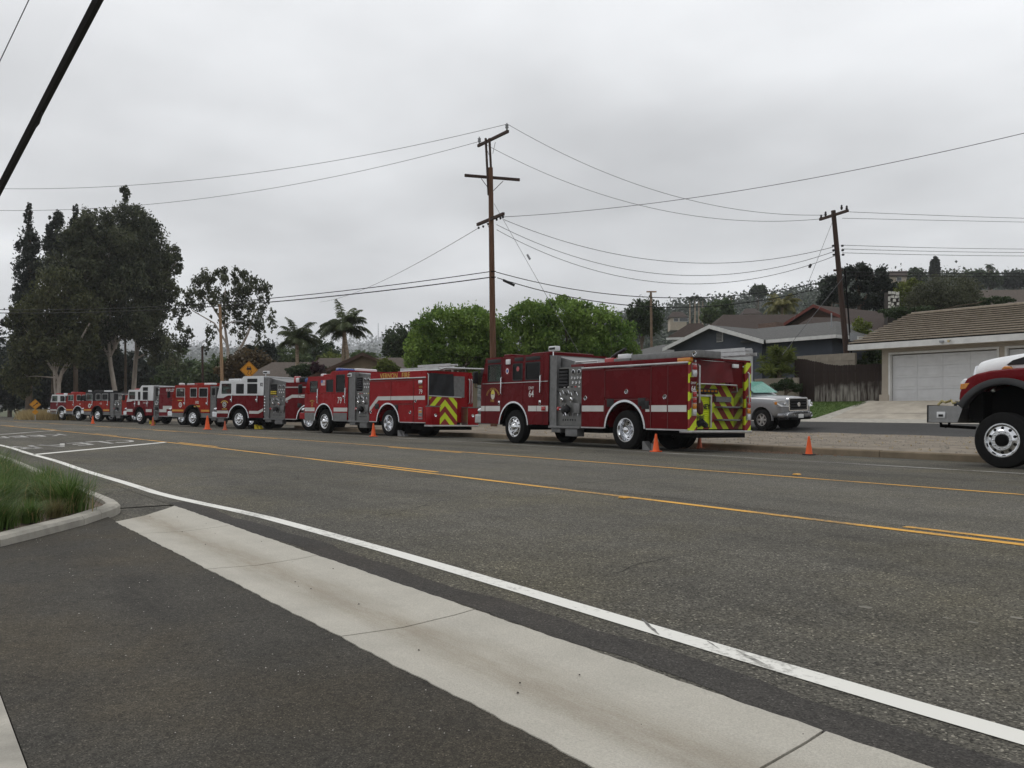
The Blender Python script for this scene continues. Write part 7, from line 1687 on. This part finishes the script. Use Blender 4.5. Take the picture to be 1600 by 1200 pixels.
def wood(name, vs, n, size, m, label, top=True, k=12):
    "tree tops covering a slope: one mass"
    a = np.array(vs); idx = npr.integers(0, len(a), n); c = a[idx] + npr.normal(size=(n, 3)) * np.array([size * 2, size * 2, 0]); c = c[c[:, 2] > 1]
    s = npr.uniform(.6, 1.5, len(c)) * size
    cen = np.repeat(c, k, 0) + npr.normal(size=(len(c) * k, 3)) * np.repeat(s, k)[:, None] * np.array([.55, .55, .42]) + np.array([0, 0, size * .35])
    o = mesh_obj(name, leaves_mesh(name, cen, size * .42, m, 0, .8), None); tag(o, label, 'woodland', kind='stuff'); return o
HWD = leaf_mat('hill brush leaves', (.018, .032, .018), (.055, .078, .040), .4, .1)
wood('hill_woodland', v1, 4200, 4.0, HWD, 'dark brush and treetops covering the right-hand hill', k=44)
wood('far_woodland', v2, 1500, 26, HWD, 'hazy treetops on the farthest hill', k=30)
wood('middle_woodland', v3, 1600, 14, HWD, 'hazy treetops on the middle hill', k=30)
for px, w_ in ((591, 'left'), (603, 'right')):
    b_ = at(px, 530, 3500); t_ = at(px, 505 if w_ == 'left' else 508, 3500); o = MB().tube([(0, 0, 0), tuple(t_ - b_)], [2.2, 1.2], 4).build('radio_mast', WIRE, None, loc=b_); tag(o, w_ + ' radio mast on the far hazy hill', 'mast')

# ---------------------------------------------------------------- grasses
def clump(name, label, base, h, spread, n, m, group, seed):
    rg = np.random.default_rng(seed); base = Vector(base)
    az = rg.uniform(0, 2 * PI, n); rad = np.abs(rg.normal(0, spread * .22, n)); o = np.stack([rad * np.cos(az), rad * np.sin(az), np.zeros(n)], 1)
    az2 = az + rg.normal(0, .5, n); lean = rg.uniform(.08, 1.0, n) ** .8; hh = h * rg.uniform(.55, 1.12, n)
    w = .0036 * rg.uniform(.7, 1.4, n); sd_ = np.stack([-np.sin(az2), np.cos(az2), 0 * az2], 1) * w[:, None]; out_ = np.stack([np.cos(az2), np.sin(az2), 0 * az2], 1)
    seg = 5; P = []
    for k in range(seg + 1):
        u = k / seg; c = o + out_ * (spread * lean * (u ** 1.9) * .85)[:, None]; c[:, 2] = hh * (u - .38 * lean * u ** 2.6)
        f = 1 - u * .92; P += [c - sd_ * f, c + sd_ * f]
    P = np.stack(P, 1); v = P.reshape(-1, 3); q = (seg + 1) * 2
    f = np.array([[2 * k, 2 * k + 1, 2 * k + 3, 2 * k + 2] for k in range(seg)]); fs = (np.arange(n)[:, None, None] * q + f[None]).reshape(-1, 4)
    me = bpy.data.meshes.new('blades'); me.vertices.add(len(v)); me.vertices.foreach_set('co', v.ravel()); me.loops.add(len(fs) * 4); me.loops.foreach_set('vertex_index', fs.ravel())
    me.polygons.add(len(fs)); me.polygons.foreach_set('loop_start', np.arange(len(fs)) * 4); me.polygons.foreach_set('loop_total', np.full(len(fs), 4)); me.update(); me.materials.append(m)
    ob = mesh_obj(name, me, None, loc=base); tag(ob, label, 'grass clump', group)
    if m is GRASSM:
        k_ = int(n * .08); me2 = me.copy(); me2.name = 'dead_blades'; me2.materials.clear(); me2.materials.append(STRAW); bm = bmesh.new(); bm.from_mesh(me2); bm.faces.ensure_lookup_table(); bmesh.ops.delete(bm, geom=bm.faces[k_ * seg:], context='FACES'); bm.to_mesh(me2); bm.free(); o2 = mesh_obj('dead_blades', me2, None, ob); o2.rotation_euler = (0, 0, 1.3); o2.scale = (1.05, 1.05, .92); return ob
DRYG = leaf_mat('dry grass blades', (.09, .085, .03), (.24, .21, .10), .5, .35)
GR = 'ornamental grasses in the planting bed'
spots = [(105, 800, .46, .46, 950, GRASSM, 'large green grass clump nearest the kerb corner'), (45, 816, .24, .24, 500, GRASSM, 'small low grass clump in front of the large one'), (62, 784, .40, .42, 700, GRASSM, 'green grass clump left of the largest clump'),
         (0, 796, .42, .42, 750, GRASSM, 'tall grass clump at the left picture edge'), (5, 824, .26, .22, 500, GRASSM, 'low grass clump at the left edge by the kerb'), (20, 770, .44, .46, 700, GRASSM, 'grass clump behind the left edge clump'),
         (75, 772, .42, .4, 550, GRASSM, 'hind grass clump above the middle one'), (-30, 780, .55, .6, 900, GRASSM, 'grass clump just outside the left edge'), (-10, 752, .55, .6, 900, GRASSM, 'farther grass clump near the white edge line'), (-50, 745, .55, .6, 700, GRASSM, 'farthest grass clump of the bed'), (85, 808, .2, .2, 350, DRYG, 'sparse dry tuft under the large clump'), (-40, 830, .5, .5, 800, GRASSM, 'grass clump beyond the left edge by the kerb')]
for i, (px, py, h, sp, n, m, lb) in enumerate(spots):
    p = on_ground(px, py, .06); p.y = min(p.y, 1.75 if p.x < -9.4 else p.y); clump('grass_clump', lb, p, h, sp, n, m, GR, 100 + i)
# dry grass by the arrow sign, weeds on the verge, turf blades on the lawn
def tuft_mass(name, pts, h, m, label, per=10, w=.02, kind='stuff'):
    a = np.repeat(np.array(pts), per, 0); n = len(a); a[:, :2] += npr.normal(0, h * .35, (n, 2)); az = npr.uniform(0, 2 * PI, n); hh = h * npr.uniform(.4, 1.2, n)
    sd_ = np.stack([np.cos(az), np.sin(az), 0 * az], 1) * w; tip = a + np.stack([npr.normal(0, .3, n) * hh, npr.normal(0, .3, n) * hh, hh], 1)
    v = np.stack([a - sd_, a + sd_, tip], 1).reshape(-1, 3); me = bpy.data.meshes.new(name); me.vertices.add(n * 3); me.vertices.foreach_set('co', v.ravel()); me.loops.add(n * 3); me.loops.foreach_set('vertex_index', np.arange(n * 3))
    me.polygons.add(n); me.polygons.foreach_set('loop_start', np.arange(n) * 3); me.polygons.foreach_set('loop_total', np.full(n, 3)); me.update(); me.materials.append(m)
    o = mesh_obj(name, me, None); tag(o, label, 'grass', kind=kind); return o
pts = []
for k in range(1400):
    p = at(rnd.uniform(38, 112), 640, rnd.uniform(84, 104)); pts.append((p.x, p.y, -.12))
tuft_mass('dry_grass', pts, 1.0, STRAW, 'dry golden grass behind the arrow sign at the far left', 8, .03)
pts = [(x, y, lawn_z(x, y) + .03) for x, y in zip(npr.uniform(-31.4, -23.9, 9000), npr.uniform(35.3, 39.3, 9000))]
tuft_mass('lawn_grass', pts, .05, LAWN, 'short green grass of the lawn', 2, .012)
pts = [(x, y, verge_z(x, y)) for x, y in zip(npr.uniform(-46, 5, 500), npr.uniform(19.6, 28.5, 500))]
tuft_mass('verge_weeds', pts, .06, STRAW, 'sparse dry weeds on the gravel verge', 4, .008)
# loose stones
def stones(name, pts, size, m, label):
    b = MB(); 
    for p in pts:
        s = size * rnd.uniform(.5, 1.5); q = [Vector((rnd.uniform(.6, 1) * a, rnd.uniform(.6, 1) * c, d)) * s for a, c, d in ((1, 0, 0), (0, 1, 0), (-1, 0, 0), (0, -1, 0), (0, 0, .7))]
        b.add([Vector(p) + v for v in q], [(0, 1, 4), (1, 2, 4), (2, 3, 4), (3, 0, 4)])
    o = b.build(name, m); tag(o, label, 'gravel', kind='stuff'); return o
pts = [(x, y, verge_z(x, y)) for x, y in zip(npr.uniform(-30, -3, 2600), npr.uniform(19.2, 28.5, 2600))]
stones('verge_gravel', pts, .035, mat('grey gravel', (.26, .235, .20), .95, var=.4, vscale=8), 'loose gravel on the verge behind the kerb')
pts = []
for k in range(60):
    x = rnd.uniform(-9, 2); y = rnd.uniform(1.7, 2.75); pts.append((x, y, .004 if y > 2.4 else .0))
stones('gutter_grit', pts, .006, mat('dark grit', (.05, .045, .04), .95, var=.4), 'dark grit scattered on the concrete gutter')
pts = [(rnd.uniform(-9, 2), rnd.uniform(.4, 1.6), .008) for k in range(420)]
stones('driveway_grit', pts, .0035, mat('pale grit', (.40, .38, .34), .9, var=.3), 'pale grit scattered on the driveway asphalt')
pts = [(rnd.gauss(-15.2, 1.2), rnd.uniform(18.2, 18.85), road_z(18.6) + .003) for k in range(420)]
stones('kerb_leaf_litter', pts, .05, mat('brown leaf litter', (.15, .10, .07), .95, var=.4, vscale=10), 'brown leaf litter along the kerb behind engine 64')

# ---------------------------------------------------------------- haze: even air round everything
HZ = bpy.data.materials.new('haze air'); HZ.use_nodes = True
t = HZ.node_tree; t.nodes.remove(t.nodes['Principled BSDF'])
pv = t.nodes.new('ShaderNodeVolumePrincipled'); pv.inputs['Color'].default_value = (.93, .95, 1, 1); pv.inputs['Density'].default_value = .00022; pv.inputs['Anisotropy'].default_value = .2
t.links.new(pv.outputs[0], t.nodes['Material Output'].inputs['Volume'])
hz = MB().box(-9000, 9000, -9000, 9000, -60, 380).build('haze', HZ); tag(hz, 'thin pale haze fading the far hills', 'haze', kind='stuff')
